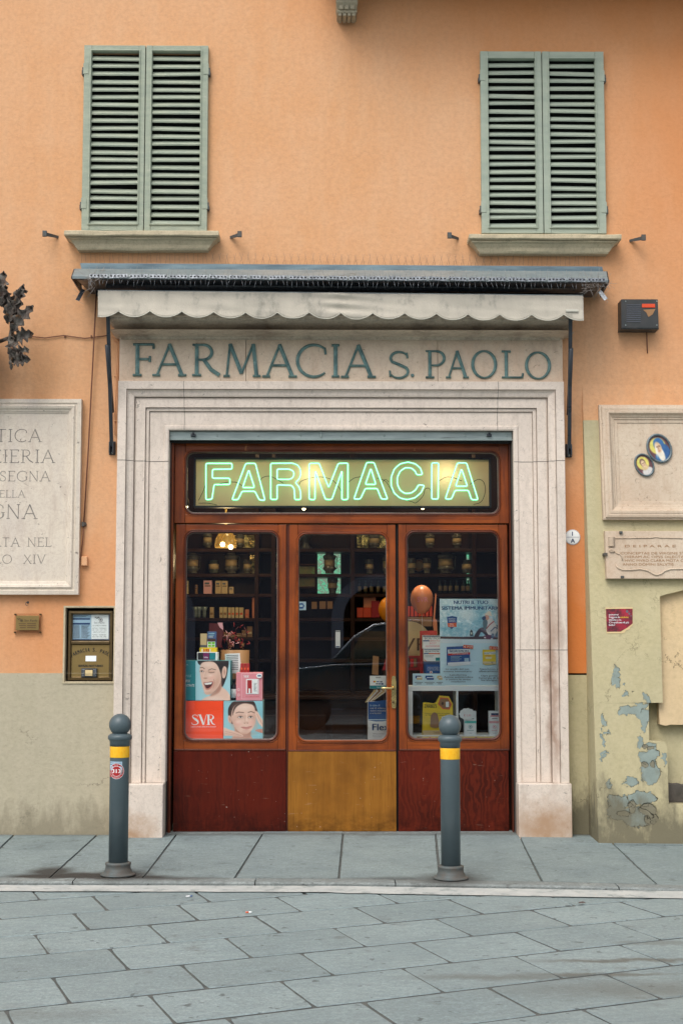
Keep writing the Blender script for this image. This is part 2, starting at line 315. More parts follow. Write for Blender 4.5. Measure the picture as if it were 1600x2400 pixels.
MT['white_line'] = mat('worn_white_line', (.50, .515, .49), (.39, .41, .395), rough=.8, scale=7, bs=.3, dirt=(.27, .30, .29), dscale=9, dlo=.54, world=True)
MT['mud'] = mat('damp_mud', (.07, .062, .05), (.11, .095, .08), rough=.8, scale=14, bs=.7, bscale=40, world=True)
MT['alarm'] = mat('black_alarm_plastic', (.022, .026, .026), (.04, .04, .04), rough=.5, scale=14)
MT['iron_leaf'] = mat('rusty_grey_wrought_iron', (.15, .14, .12), (.055, .035, .028), rough=.7, metal=.3, scale=24, bs=.9, bscale=40, dirt=(.24, .12, .05), dscale=20, dlo=.57)
MT['cable'] = flat('brown_cable', (.16, .06, .03), .6)
MT['jar'] = mat('dark_glazed_jar', (.07, .065, .05), (.16, .15, .12), rough=.18, scale=26, dirt=(.32, .30, .25), dscale=40, dlo=.60)
MT['jar_glass'] = mat('dark_glass_jar', (.05, .06, .05), (.10, .11, .09), rough=.12, scale=20)
MT['label_cream'] = mat('cream_jar_label', (.50, .36, .19), (.44, .31, .16), rough=.6, scale=20)
MT['mirror_green'] = None
C = lambda name, rgb, rough=.5: MT.setdefault(name, flat(name, lin(rgb), rough))
C('white_print', (238, 240, 240)); C('navy_print', (35, 80, 140)); C('black_print', (25, 28, 32)); C('red_print', (200, 30, 30))
C('orange_card', (255, 72, 5)); C('teal_card', (0, 128, 135)); C('sky_card', (160, 208, 218)); C('pink_card', (225, 140, 150)); C('pink_pale', (238, 178, 184))
C('skin', (232, 190, 170)); C('skin_sh', (206, 150, 128)); C('hair', (52, 36, 32)); C('hair_dk', (30, 28, 30)); C('lips', (200, 95, 95)); C('mouth', (110, 30, 35))
C('yellow_card', (238, 205, 30)); C('paper', (240, 243, 242)); C('paper_blue', (170, 200, 220)); C('text_grey', (90, 95, 105)); C('cream_card', (214, 190, 140))
C('blue_card', (20, 80, 150)); C('dkblue_card', (15, 55, 105)); C('lightblue_card', (208, 236, 246)); C('red_card', (165, 25, 28)); C('orange2', (225, 95, 45)); C('crimson', (150, 20, 45))
C('green_card', (120, 195, 60)); C('slate_card', (70, 95, 140)); C('purple', (120, 30, 95)); C('teal2', (90, 200, 190)); C('kraft', (150, 110, 70)); C('halo', (215, 200, 90)); C('robe', (30, 95, 150)); C('robe_lt', (215, 205, 180))
C('brown_c', (75, 45, 35)); C('shelf_white', (246, 250, 250)); C('gold_text', (235, 200, 60)); C('tin_orange', (215, 70, 25)); C('beige_box', (205, 175, 130)); C('dark_red', (95, 18, 18)); C('tan_ball', (215, 130, 85), .35); C('yel_ball', (225, 130, 20), .3)

# ------------------------------------------------------------------ mesh collector
class MB:
    def __init__(s): s.v = []; s.f = []; s.m = []; s.sm = []; s.mats = []
    def mi(s, k):
        if k not in s.mats: s.mats.append(k)
        return s.mats.index(k)
    def add(s, vs, fs, k, smooth=False):
        o = len(s.v); i = s.mi(k); s.v += [Vector(p) for p in vs]
        for f in fs: s.f.append([a + o for a in f]); s.m.append(i); s.sm.append(smooth)
        return s
    def box(s, x0, x1, y0, y1, z0, z1, k, bev=0.):
        if x0 > x1: x0, x1 = x1, x0
        if y0 > y1: y0, y1 = y1, y0
        if z0 > z1: z0, z1 = z1, z0
        b = min(bev, (x1 - x0) * .45, (y1 - y0) * .45, (z1 - z0) * .45)
        if b <= 0:
            vs = [(x, y, z) for x in (x0, x1) for y in (y0, y1) for z in (z0, z1)]
            return s.add(vs, [(0, 1, 3, 2), (4, 6, 7, 5), (0, 4, 5, 1), (2, 3, 7, 6), (0, 2, 6, 4), (1, 5, 7, 3)], k)
        bm = bmesh.new(); bmesh.ops.create_cube(bm, size=1)
        for v in bm.verts: v.co = Vector(((x0 + x1) / 2 + v.co.x * (x1 - x0), (y0 + y1) / 2 + v.co.y * (y1 - y0), (z0 + z1) / 2 + v.co.z * (z1 - z0)))
        bmesh.ops.bevel(bm, geom=list(bm.edges), offset=b, segments=2, affect='EDGES', profile=.5)
        bm.verts.index_update()
        s.add([v.co.copy() for v in bm.verts], [[v.index for v in f.verts] for f in bm.faces], k); bm.free(); return s
    def prism(s, pts, dvec, k, side=None):     # pts: 3D outline, dvec: extrusion
        n = len(pts); pts = [Vector(p) for p in pts]; d = Vector(dvec)
        s.add(pts + [p + d for p in pts], [list(range(n)), list(range(2 * n - 1, n - 1, -1))], k)
        o = len(s.v) - 2 * n; i = s.mi(side or k)
        for a in range(n):
            b = (a + 1) % n; s.f.append([o + a, o + b, o + b + n, o + a + n]); s.m.append(i); s.sm.append(False)
        return s
    def poly(s, pts, k): return s.add(pts, [list(range(len(pts)))], k)
    def tube(s, pts, r, k, n=8, closed=False, rs=None):
        pts = [Vector(p) for p in pts]; m = len(pts); rings = []
        up = None
        for i, p in enumerate(pts):
            a = pts[(i - 1) % m] if (closed or i > 0) else p; b = pts[(i + 1) % m] if (closed or i < m - 1) else p
            t = (b - a)
            if t.length < 1e-9: t = Vector((0, 0, 1))
            t.normalize()
            if up is None: up = t.orthogonal().normalized()
            up = (up - t * up.dot(t)); up = up.normalized() if up.length > 1e-6 else t.orthogonal().normalized()
            q = t.cross(up); rr = rs[i] if rs else r
            rings.append([p + (up * math.cos(2 * math.pi * j / n) + q * math.sin(2 * math.pi * j / n)) * rr for j in range(n)])
        vs = [v for R_ in rings for v in R_]; fs = []
        for i in range(m if closed else m - 1):
            for j in range(n):
                a = i * n + j; b = i * n + (j + 1) % n; c = ((i + 1) % m) * n + (j + 1) % n; d = ((i + 1) % m) * n + j
                fs.append((a, b, c, d))
        if not closed: fs += [list(range(n))[::-1], list(range((m - 1) * n, m * n))]
        return s.add(vs, fs, k, True)
    def lathe(s, prof, c, k, n=24, axis='z', smooth=True, squash=1.0, ks=None, cap=True):   # prof: (r, h)
        c = Vector(c); vs = []
        for r, h in prof:
            for j in range(n):
                a = 2 * math.pi * j / n; x, y = r * math.cos(a), r * math.sin(a)
                vs.append(c + (Vector((x, y * squash, h)) if axis == 'z' else Vector((x, -h, y))))
        fs = []; L = len(prof)
        for i in range(L - 1):
            for j in range(n): fs.append((i * n + j, i * n + (j + 1) % n, (i + 1) * n + (j + 1) % n, (i + 1) * n + j))
        s.add(vs, fs, k, smooth); o = len(s.v) - len(vs); mi = s.mi(k)
        for ring in (0, L - 1):
            if cap and prof[ring][0] > 1e-4: s.f.append([o + ring * n + j for j in range(n)]); s.m.append(mi); s.sm.append(False)
        if ks:
            base = len(s.f) - (2 if prof[0][0] > 1e-4 and prof[-1][0] > 1e-4 else (1 if prof[0][0] > 1e-4 or prof[-1][0] > 1e-4 else 0)) - (L - 1) * n
            for i in range(L - 1):
                if ks.get(i):
                    for j in range(n): s.m[base + i * n + j] = s.mi(ks[i])
        return s
    def sphere(s, c, r, k, n=16, m=10, sc=(1, 1, 1), drop=0.):
        prof = [(max(1e-5, r * math.sin(math.pi * i / m)) , -r * math.cos(math.pi * i / m)) for i in range(m + 1)]
        o = len(s.v); s.lathe(prof, (0, 0, 0), k, n)
        c = Vector(c)
        for i in range(o, len(s.v)):
            v = s.v[i]; zz = v.z
            f = 1 - drop * max(0, -zz / r)
            s.v[i] = c + Vector((v.x * sc[0] * f, v.y * sc[1] * f, zz * sc[2]))
        return s
    def frame(s, x0, x1, z0, z1, prof, k, Y=0., open_bottom=False, slope=None):
        # prof: list of (inward offset from the outer edge, depth towards viewer)
        L = len(prof); rings = []
        for o, d in prof:
            y = Y - d
            if open_bottom: rings.append([(x0 + o, y, z0), (x0 + o, y, z1 - o), (x1 - o, y, z1 - o), (x1 - o, y, z0)])
            else: rings.append([(x0 + o, y, z0 + o), (x0 + o, y, z1 - o), (x1 - o, y, z1 - o), (x1 - o, y, z0 + o)])
        if slope:
            rings = [[slope(p) for p in R_] for R_ in rings]
        vs = [p for R_ in rings for p in R_]; fs = []
        for i in range(L - 1):
            for j in range(3 if open_bottom else 4):
                a, b = i * 4 + j, i * 4 + (j + 1) % 4; fs.append((a, b, b + 4, a + 4))
        return s.add(vs, fs, k)
    def loft(s, layers, k):     # layers: (z, x0, x1, yfront, yback)
        vs = []; fs = []
        for z, x0, x1, yf, yb in layers: vs += [(x0, yf, z), (x1, yf, z), (x1, yb, z), (x0, yb, z)]
        for i in range(len(layers) - 1):
            for j in range(4): a, b = i * 4 + j, i * 4 + (j + 1) % 4; fs.append((a, b, b + 4, a + 4))
        fs += [(0, 1, 2, 3), tuple(4 * (len(layers) - 1) + j for j in (3, 2, 1, 0))]
        return s.add(vs, fs, k)
    def build(s, name, parent=None, loc=None, kind=None, label=None):
        me = bpy.data.meshes.new(name)
        if parent is not None:
            root = parent
            off = Vector(root['_o'])
        else:
            off = Vector(loc) if loc is not None else Vector((0, 0, 0))
        me.from_pydata([v - off for v in s.v], [], s.f)
        for kx in s.mats: me.materials.append(MT[kx])
        me.polygons.foreach_set('material_index', s.m); me.polygons.foreach_set('use_smooth', s.sm)
        me.update(); me.validate()
        bm = bmesh.new(); bm.from_mesh(me); bmesh.ops.recalc_face_normals(bm, faces=bm.faces); bm.to_mesh(me); bm.free()
        o = bpy.data.objects.new(name, me); COL.objects.link(o)
        if parent is not None: o.parent = parent
        else: o.location = off
        o['_o'] = tuple(off)
        if kind: o['kind'] = kind
        if label: o['label'] = label
        return o
def tag(o, label, cat, group=None):
    o['label'] = label; o['category'] = cat
    if group: o['group'] = group
    return o
def thing(name, label, cat, loc, group=None):
    o = bpy.data.objects.new(name, None); COL.objects.link(o); o.location = loc; o.empty_display_size = .1
    o['_o'] = tuple(loc); return tag(o, label, cat, group)
def one(mb, name, label, cat, loc, group=None):
    return tag(mb.build(name, loc=loc), label, cat, group)

# text in the plain default font
_fc = {}
def glyphs(txt):
    if txt not in _fc:
        cu = bpy.data.curves.new('t', 'FONT'); cu.body = txt; cu.resolution_u = 3; cu.size = 1; cu.align_x = 'LEFT'
        o = bpy.data.objects.new('t', cu); COL.objects.link(o); bpy.context.view_layer.update()
        me = bpy.data.meshes.new_from_object(o.evaluated_get(bpy.context.evaluated_depsgraph_get()))
        vs = [(v.co.x, v.co.y) for v in me.vertices]; fs = [list(p.vertices) for p in me.polygons]
        bpy.data.objects.remove(o); bpy.data.meshes.remove(me); bpy.data.curves.remove(cu)
        _fc[txt] = (vs, fs)
    return _fc[txt]
def text(mb, txt, place, k, size, align='C', width=None, bold=0.):
    # place(u, v): 2D -> 3D;  size: cap height; width: forces the width
    vs, fs = glyphs(txt)
    if not vs: return
    x0 = min(v[0] for v in vs); x1 = max(v[0] for v in vs)
    sy = size / .70; sx = sy if not width else width / max(1e-6, (x1 - x0))
    o = {'C': -(x0 + x1) / 2, 'L': -x0, 'R': -x1}[align]
    for dx in ((0,) if not bold else (-bold, bold)):
        mb.add([place((x + o) * sx + dx, y * sy) for x, y in vs], fs, k)
def P(cx, cz, Y):            # upright plane facing the street
    return lambda u, v: (cx + u, Y, cz + v)
def pxP(px, py, Y):
    p = W(px, py, Y); return P(p.x, p.z, Y)

# soft printed pictures: a fine grid whose vertices carry the ink colour
mr, nt_r, b_r = new_mat('printed_ink'); at_ = N(nt_r, 'ShaderNodeAttribute'); at_.attribute_name = 'ink'; nt_r.links.new(at_.outputs['Color'], b_r.inputs['Base Color']); b_r.inputs['Roughness'].default_value = .4; MT['ink'] = mr
def sl(c): c = np.array(c, float) / 255; return np.where(c <= .04045, c / 12.92, ((c + .055) / 1.055) ** 2.4)
class Raster:
    def __init__(s, x0, y0, x1, y1, bg, n=110):
        s.r = (x0, y0, x1, y1); s.nx = n; s.ny = max(2, int(n * (y1 - y0) / (x1 - x0)))
        s.X, s.Y = np.meshgrid(np.linspace(x0, x1, s.nx), np.linspace(y0, y1, s.ny)); s.c = np.ones(s.X.shape + (3,)) * np.array(bg, float)
    def _m(s, d, col, soft, al):     # d<0 inside
        a = np.clip(.5 - d / max(soft, 1e-3), 0, 1)[..., None] * al; s.c = s.c * (1 - a) + np.array(col, float) * a; return s
    def el(s, cx, cy, rx, ry, col, soft=4, al=1., rot=0.):
        u, v = s.X - cx, s.Y - cy; c, q = math.cos(rot), math.sin(rot); a, b = (u * c + v * q) / rx, (-u * q + v * c) / ry
        return s._m((np.sqrt(a * a + b * b) - 1) * min(rx, ry), col, soft, al)
    def poly(s, pts, col, soft=4, al=1., smooth=True):
        if smooth: pts = [tuple(p) for p in cat_close(pts)]
        d = np.full(s.X.shape, 1e9); ins = np.zeros(s.X.shape, bool)
        for i in range(len(pts)):
            (ax, ay), (bx_, by) = pts[i], pts[(i + 1) % len(pts)]; ex, ey = bx_ - ax, by - ay
            t = np.clip(((s.X - ax) * ex + (s.Y - ay) * ey) / (ex * ex + ey * ey + 1e-9), 0, 1); d = np.minimum(d, np.hypot(s.X - ax - t * ex, s.Y - ay - t * ey))
            cnd = ((ay > s.Y) != (by > s.Y)); ins ^= cnd & (s.X < (bx_ - ax) * (s.Y - ay) / ((by - ay) if abs(by - ay) > 1e-9 else 1e-9) + ax)
        return s._m(np.where(ins, -d, d), col, soft, al)
    def ln(s, pts, w, col, soft=3, al=1.):
        d = np.full(s.X.shape, 1e9)
        for (ax, ay), (bx_, by) in zip(pts, pts[1:]):
            ex, ey = bx_ - ax, by - ay; t = np.clip(((s.X - ax) * ex + (s.Y - ay) * ey) / (ex * ex + ey * ey + 1e-9), 0, 1); d = np.minimum(d, np.hypot(s.X - ax - t * ex, s.Y - ay - t * ey))
        return s._m(d - w / 2, col, soft, al)
    def grain(s, amp, sc, seed=0, stretch=1.):
        f = np.vectorize(lambda x, y: mnoise.fractal(Vector((x / sc, y / sc * stretch, seed)), 1.0, 2.0, 3)); g = f(s.X, s.Y)[..., None]
        s.c = np.clip(s.c + g * np.array(amp, float), 0, 255); return s
    def build(s, name, parent, place, inside=None):
        vs = [place(float(x), float(y)) for x, y in zip(s.X.ravel(), s.Y.ravel())]; nx = s.nx
        fs = [(i * nx + j, i * nx + j + 1, (i + 1) * nx + j + 1, (i + 1) * nx + j) for i in range(s.ny - 1) for j in range(nx - 1) if inside is None or inside(float(s.X[i, j]), float(s.Y[i, j]))]
        me = bpy.data.meshes.new(name); off = Vector(parent['_o']); me.from_pydata([v - off for v in vs], [], fs); me.materials.append(MT['ink'])
        ca = me.color_attributes.new('ink', 'FLOAT_COLOR', 'POINT'); L = sl(s.c).reshape(-1, 3); ca.data.foreach_set('color', np.concatenate([L, np.ones((len(L), 1))], 1).ravel().astype('f'))
        o = bpy.data.objects.new(name, me); COL.objects.link(o); o.parent = parent; o['_o'] = tuple(off); return o
def cat_close(pts, n=5):
    pts = [Vector(p) for p in pts]; out = []; L = len(pts)
    for i in range(L):
        a, b, c, d = pts[i - 1], pts[i], pts[(i + 1) % L], pts[(i + 2) % L]
        for s_ in range(n):
            t = s_ / n; out.append(.5 * ((2 * b) + (c - a) * t + (2 * a - 5 * b + 4 * c - d) * t * t + (-a + 3 * b - 3 * c + d) * t ** 3))
    return out

# Roman stroke capitals: (points, width) in a unit-high box
def arc(cx, cy, rx, ry, a0, a1, n=18): return [(cx + rx * math.cos(math.radians(a0 + (a1 - a0) * i / n)), cy + ry * math.sin(math.radians(a0 + (a1 - a0) * i / n))) for i in range(n + 1)]
T_, t_ = 'T', 't'
def sf(x, y, w=.13): return ([(x - w, y), (x + w, y)], t_)
ROM = {
 'F': (.62, [([(.13, 0), (.13, 1)], T_), ([(.0, .98), (.60, .98)], t_), ([(.13, .52), (.50, .52)], t_), sf(.13, .02), ([(.6, 1), (.61, .84)], t_), ([(.5, .61), (.5, .43)], t_)]),
 'E': (.62, [([(.13, 0), (.13, 1)], T_), ([(.0, .98), (.58, .98)], t_), ([(.13, .52), (.48, .52)], t_), ([(0, .02), (.6, .02)], t_), ([(.58, 1), (.59, .86)], t_), ([(.6, 0), (.62, .15)], t_)]),
 'L': (.60, [([(.13, 0), (.13, 1)], T_), ([(0, .02), (.58, .02)], t_), sf(.13, .98), ([(.58, 0), (.61, .17)], t_)]),
 'A': (.86, [([(.06, 0), (.43, 1)], t_), ([(.42, 1), (.80, 0)], T_), ([(.2, .36), (.66, .36)], t_), sf(.05, .02, .11), sf(.80, .02, .12)]),
 'R': (.80, [([(.13, 0), (.13, 1)], T_), ([(.0, .98), (.32, .98)] + arc(.32, .745, .25, .235, 90, -90) + [(.13, .51)], t_), ([(.34, .51), (.55, .2), (.80, .02)], T_), sf(.13, .02)]),
 'P': (.62, [([(.13, 0), (.13, 1)], T_), ([(.0, .98), (.32, .98)] + arc(.32, .72, .26, .26, 90, -90) + [(.13, .46)], t_), sf(.13, .02)]),
 'D': (.80, [([(.13, 0), (.13, 1)], T_), ([(.0, .98), (.3, .98)] + arc(.3, .5, .44, .48, 90, -90) + [(0, .02)], t_)]),
 'M': (1.02, [([(.08, 0), (.17, 1)], t_), ([(.17, 1), (.50, .10)], T_), ([(.50, .10), (.83, 1)], t_), ([(.83, 1), (.93, 0)], T_), sf(.08, .02, .09), sf(.93, .02, .11)]),
 'N': (.86, [([(.12, 0), (.12, 1)], t_), ([(.10, 1), (.74, .0)], T_), ([(.74, 0), (.74, 1)], t_), sf(.12, .02, .1), sf(.74, .98, .1)]),
 'C': (.84, [(arc(.5, .5, .46, .49, 48, 312, 30), t_), ([(.80, .90), (.83, .70)], t_)]),
 'G': (.88, [(arc(.5, .5, .46, .49, 48, 318, 30), t_), ([(.83, .14), (.83, .42)], T_), sf(.83, .43, .1), ([(.80, .90), (.83, .72)], t_)]),
 'O': (.96, [(arc(.48, .5, .44, .48, 0, 360, 40), 'o')]),
 'I': (.28, [([(.14, 0), (.14, 1)], T_), sf(.14, .02), sf(.14, .98)]),
 'S': (.56, [(arc(.28, .74, .21, .24, 35, 180, 12) + [(.10, .62), (.28, .51), (.46, .38)] + arc(.27, .25, .22, .235, 20, -150, 14), t_), ([(.46, .95), (.48, .75)], t_), ([(.05, .28), (.06, .06)], t_)]),
 'T': (.72, [([(.36, 0), (.36, 1)], T_), ([(.02, .98), (.70, .98)], t_), sf(.36, .02, .12)]),
 'Z': (.70, [([(.05, .98), (.64, .98)], t_), ([(.64, .98), (.04, .02)], T_), ([(.04, .02), (.68, .02)], t_), ([(.68, 0), (.7, .14)], t_)]),
 'X': (.80, [([(.08, 1), (.72, 0)], T_), ([(.08, 0), (.70, 1)], t_), sf(.72, .02, .09), sf(.08, .02, .08)]),
 'V': (.80, [([(.04, 1), (.40, 0)], T_), ([(.40, 0), (.76, 1)], t_), sf(.04, .98, .09), sf(.76, .98, .08)]),
 '.': (.24, [([(.10, .0), (.10, .12)], 'D')]), ' ': (.45, [])}
def ribbon(mb, pts, w, place, depth, k, jit=0.):
    # raised ribbon: place(u,v,d) -> 3D, d = height above the surface
    n = len(pts); nr = []
    for i in range(n):
        a = pts[max(0, i - 1)]; b = pts[min(n - 1, i + 1)]
        if i == 0: b = pts[1]
        dx, dy = b[0] - a[0], b[1] - a[1]; l = math.hypot(dx, dy) or 1; nr.append((-dy / l, dx / l))
    vs = []; fs = []; D = depth * (1 + jit)
    for (x, y), (nx, ny), i in zip(pts, nr, range(n)):
        ww = (w(i / (n - 1)) if callable(w) else w) / 2
        for q, d in ((-1, 0), (-1, .55 * D), (0, D), (1, .55 * D), (1, 0)) if depth > .002 else ((-1, D), (1, D)):
            vs.append(place(x + nx * ww * q, y + ny * ww * q, d))
    m = 5 if depth > .002 else 2
    for i in range(n - 1):
        for j in range(m - 1): fs.append((i * m + j, i * m + j + 1, (i + 1) * m + j + 1, (i + 1) * m + j))
    if m == 5: fs += [tuple(range(5)), tuple(range((n - 1) * 5, n * 5))[::-1]]
    mb.add(vs, fs, k)
def roman(mb, ch, h, place, k, depth, T=.115, t=.07, sx=1.0):
    for i, (pts, wt) in enumerate(ROM[ch][1]):
        pts = [(p[0] * sx * h, p[1] * h) for p in pts]
        if wt == 'T': w = T * h
        elif wt == 'D': w = .13 * h
        elif wt == 'o': w = (lambda s_, T=T, t=t: h * (t * .9 + (T - t) * abs(math.cos(2 * math.pi * s_))))
        elif len(pts) > 8: w = (lambda s_, T=T, t=t: h * (t * .85 + (T - t) * .9 * math.sin(math.pi * s_)))
        else: w = t * h
        ribbon(mb, pts, w, place, depth, k, jit=.035 * i)
def roman_w(txt, sx=1.0, sp=.12): return sum(ROM[c][0] * sx + sp for c in txt) - sp

# ================================================================== GROUND
# kerb line on the ground (front edge of the kerb)
KL = [(-9, -1.20), (-4, -1.62), (-1.9, -1.735), (.09, -1.79), (2.02, -1.985), (4, -2.25), (9, -3.0)]
def kerb_y(x, off=0):
    for (a, ya), (b, yb) in zip(KL, KL[1:]):
        if a <= x <= b: return ya + (yb - ya) * (x - a) / (b - a) + off
    return KL[-1][1] + off
def sw_z(x, y): return .036 * max(0, 1 + y / 1.5) - .012 * max(0, x - 1.3) * (1 if x < 3 else 1)
m = MB(); m.box(-60, 60, -60, 30, -.20, -.060, 'bedding'); m.build('ground', kind='structure')
# paving slabs of the street
U = Vector((math.cos(math.radians(24)), math.sin(math.radians(24)))); Nn = Vector((U.y, -U.x))
Vd = Vector((math.cos(math.radians(-70.5)), math.sin(math.radians(-70.5))))
def clip(poly, f):
    out = []
    for i in range(len(poly)):
        a, b = poly[i], poly[(i + 1) % len(poly)]; fa, fb = f(a), f(b)
        if fa >= 0: out.append(a)
        if (fa >= 0) != (fb >= 0): out.append(a + (b - a) * (fa / (fa - fb)))
    return out
OFFS = {0: .246, 1: .023, 2: .289, 3: .533, 4: .162, 5: .446, 6: .041}
m = MB(); rz = random.Random(3)
nv = Vd.dot(Nn)
for k in range(-9, 26):
    n0 = 1.362 + .457 * k; off = OFFS.get(k, (.246 + .243 * k + rz.uniform(-.05, .05)) % .57)
    for j in range(-22, 22):
        u0 = off + .57 * j; u1 = u0 + .57
        g1 = rz.uniform(.009, .015); g2 = rz.uniform(.003, .0085)
        def pt(u, n):   # u measured at the top joint of the row, slanting along Vd
            t = (n - n0) / nv; return U * u + Nn * n0 + Vd * t
        q = [pt(u0 + g2, n0 + g1), pt(u1 - g2, n0 + g1), pt(u1 - g2, n0 + .457 - g1), pt(u0 + g2, n0 + .457 - g1)]
        q = [Vector((p.x, p.y)) for p in q]
        if not any(abs(p.x) < 7 and p.y > -11 for p in q): continue
        q = clip(q, lambda p: kerb_y(max(-9, min(9, p.x)), -.006) - p.y)
        if len(q) < 3: continue
        z = -.024 + rz.uniform(-.0012, .0012); c = sum(q, Vector((0, 0))) / len(q)
        # slightly worn, uneven edge
        def dens(q):
            r = []
            for i in range(len(q)):
                a, b = q[i], q[(i + 1) % len(q)]; nseg = max(1, int((b - a).length / .06))
                for s_ in range(nseg):
                    p = a + (b - a) * s_ / nseg
                    jt = mnoise.noise(Vector((p.x * 14, p.y * 14, k))) * .0028
                    r.append(p + (c - p).normalized() * (abs(jt) + (.006 if s_ == 0 else 0)))
            return r
        qd = dens(q)
        L = len(qd); inn = [p + (c - p).normalized() * .004 for p in qd]
        vs = [(p.x, p.y, z) for p in inn] + [(p.x, p.y, z - .004) for p in qd] + [(p.x, p.y, z - .03) for p in qd]
        fs = [list(range(L))] + [(a, (a + 1) % L, (a + 1) % L + L, a + L) for a in range(L)] + [(a + L, (a + 1) % L + L, (a + 1) % L + 2 * L, a + 2 * L) for a in range(L)]
        m.add(vs, fs, 'road')
        ib = m.mi('bedding')
        for fi in range(len(m.f) - L, len(m.f)): m.m[fi] = ib
# mortar between the slabs, just below their tops
m.add([(-9, -12, -.0305), (9, -12, -.0305), (9, 0, -.0305), (-9, 0, -.0305)], [(0, 1, 2, 3)], 'bedding')
for a in ((-40, -9, -40, 0), (9, 40, -40, 0), (-9, 9, -40, -12)): m.add([(a[0], a[2], -.026), (a[1], a[2], -.026), (a[1], a[3], -.026), (a[0], a[3], -.026)], [(0, 1, 2, 3)], 'road')
m.build('road', kind='structure')
# painted white line hugging the kerb
m = MB(); xs = [-9 + i * .12 for i in range(151)]
for a, b in zip(xs, xs[1:]):
    n1 = .006 + .004 * mnoise.noise(Vector((a * 5, 0, 0))); wv = lambda x: .215 + .03 * (x > 0) + .012 * mnoise.noise(Vector((x * 6, 3, 0)))
    m.add([(a, kerb_y(a, -.012), -.0185), (b, kerb_y(b, -.012), -.0185), (b, kerb_y(b, -wv(b)), -.0185), (a, kerb_y(a, -wv(a)), -.0185)], [(0, 1, 2, 3)], 'white_line')
m.build('road_marking', kind='structure')
# sidewalk slabs, joints read from the picture
JT = [((-400, 1958), (-560, 2045)), ((-150, 1960), (-270, 2046)), ((30, 1961), (-60, 2046)), ((222, 1963), (130, 2046)), ((408, 1964), (344, 2047)), ((610, 1964), (556, 2048)), ((803, 1962), (794, 2049)), ((1020, 1962), (1026, 2051)),
      ((1222, 1972), (1258, 2054)), ((1448, 1984), (1524, 2060)), ((1660, 1990), (1780, 2068)), ((1900, 1990), (2060, 2078)), ((2150, 1990), (2350, 2090)), ((2500, 1990), (2750, 2100))]
m = MB()
def jpt(j, f, dx):
    a = G(*JT[j][0], .03); b = G(*JT[j][1], 0); x = a.x + (b.x - a.x) * ((f - a.y) / (b.y - a.y)); return Vector((x + dx, f))
for j in range(len(JT) - 1):
    g = .006; rows = [(.5, None)]
    cuts = [.5, None]
    if j in (2, 8, 9): cuts = [.5, -.62 if j == 2 else -.42, None]
    for r in range(len(cuts) - 1):
        y0 = cuts[r] - (.004 if r else 0); y1 = cuts[r + 1]
        A = [jpt(j, y0, g), jpt(j + 1, y0, -g)]
        if y1 is None:
            xa = jpt(j, -1.55, g).x; xb = jpt(j + 1, -1.6, -g).x
            B = [Vector((xb, kerb_y(xb, .135))), Vector((xa, kerb_y(xa, .135)))]
        else: B = [jpt(j + 1, y1 + .004, -g), jpt(j, y1 + .004, g)]
        q = A + B; qd = []; c = sum(q, Vector((0, 0))) / 4
        for i in range(4):
            a, b = q[i], q[(i + 1) % 4]; ns = max(1, int((b - a).length / .06))
            for s_ in range(ns):
                p = a + (b - a) * s_ / ns; qd.append(p + (c - p).normalized() * abs(mnoise.noise(Vector((p.x * 9, p.y * 9, j)))) * .008)
        L = len(qd); dz = rz.uniform(-.002, .002)
        zt = lambda p: sw_z(p.x, p.y) + dz
        vs = [(p.x, p.y, zt(p)) for p in qd] + [(p.x, p.y, zt(p) - .05) for p in qd]
        m.add(vs, [list(range(L))] + [(a, (a + 1) % L, (a + 1) % L + L, a + L) for a in range(L)], 'pave')
xs = [-9 + .5 * i for i in range(37)]
for a, b in zip(xs, xs[1:]): m.add([(a, .6, sw_z(a, .6) - .012), (b, .6, sw_z(b, .6) - .012), (b, 0, sw_z(b, 0) - .012), (a, 0, sw_z(a, 0) - .012), (b, kerb_y(b, .12), sw_z(b, -1.5) - .012), (a, kerb_y(a, .12), sw_z(a, -1.5) - .012)], [(0, 1, 2, 3), (3, 2, 4, 5)], 'bedding')
m.build('sidewalk', kind='structure')
m = MB(); x = -9.0
while x < 9:
    x2 = x + rz.uniform(.8, 1.3); n = 6
    for i in range(n):
        a = x + (x2 - x) * i / n + (.003 if i == 0 else 0); b = x + (x2 - x) * (i + 1) / n - (.003 if i == n - 1 else 0)
        za, zb = sw_z(a, -1.6), sw_z(b, -1.6)
        m.add([(a, kerb_y(a, .128), za + .001), (b, kerb_y(b, .128), zb + .001), (b, kerb_y(b, .012), zb), (a, kerb_y(a, .012), za), (b, kerb_y(b, 0), zb - .010), (a, kerb_y(a, 0), za - .010), (b, kerb_y(b, 0), -.06), (a, kerb_y(a, 0), -.06)],
              [(0, 1, 2, 3), (3, 2, 4, 5), (5, 4, 6, 7)], 'kerb')
    x = x2
m.build('kerb', kind='structure')
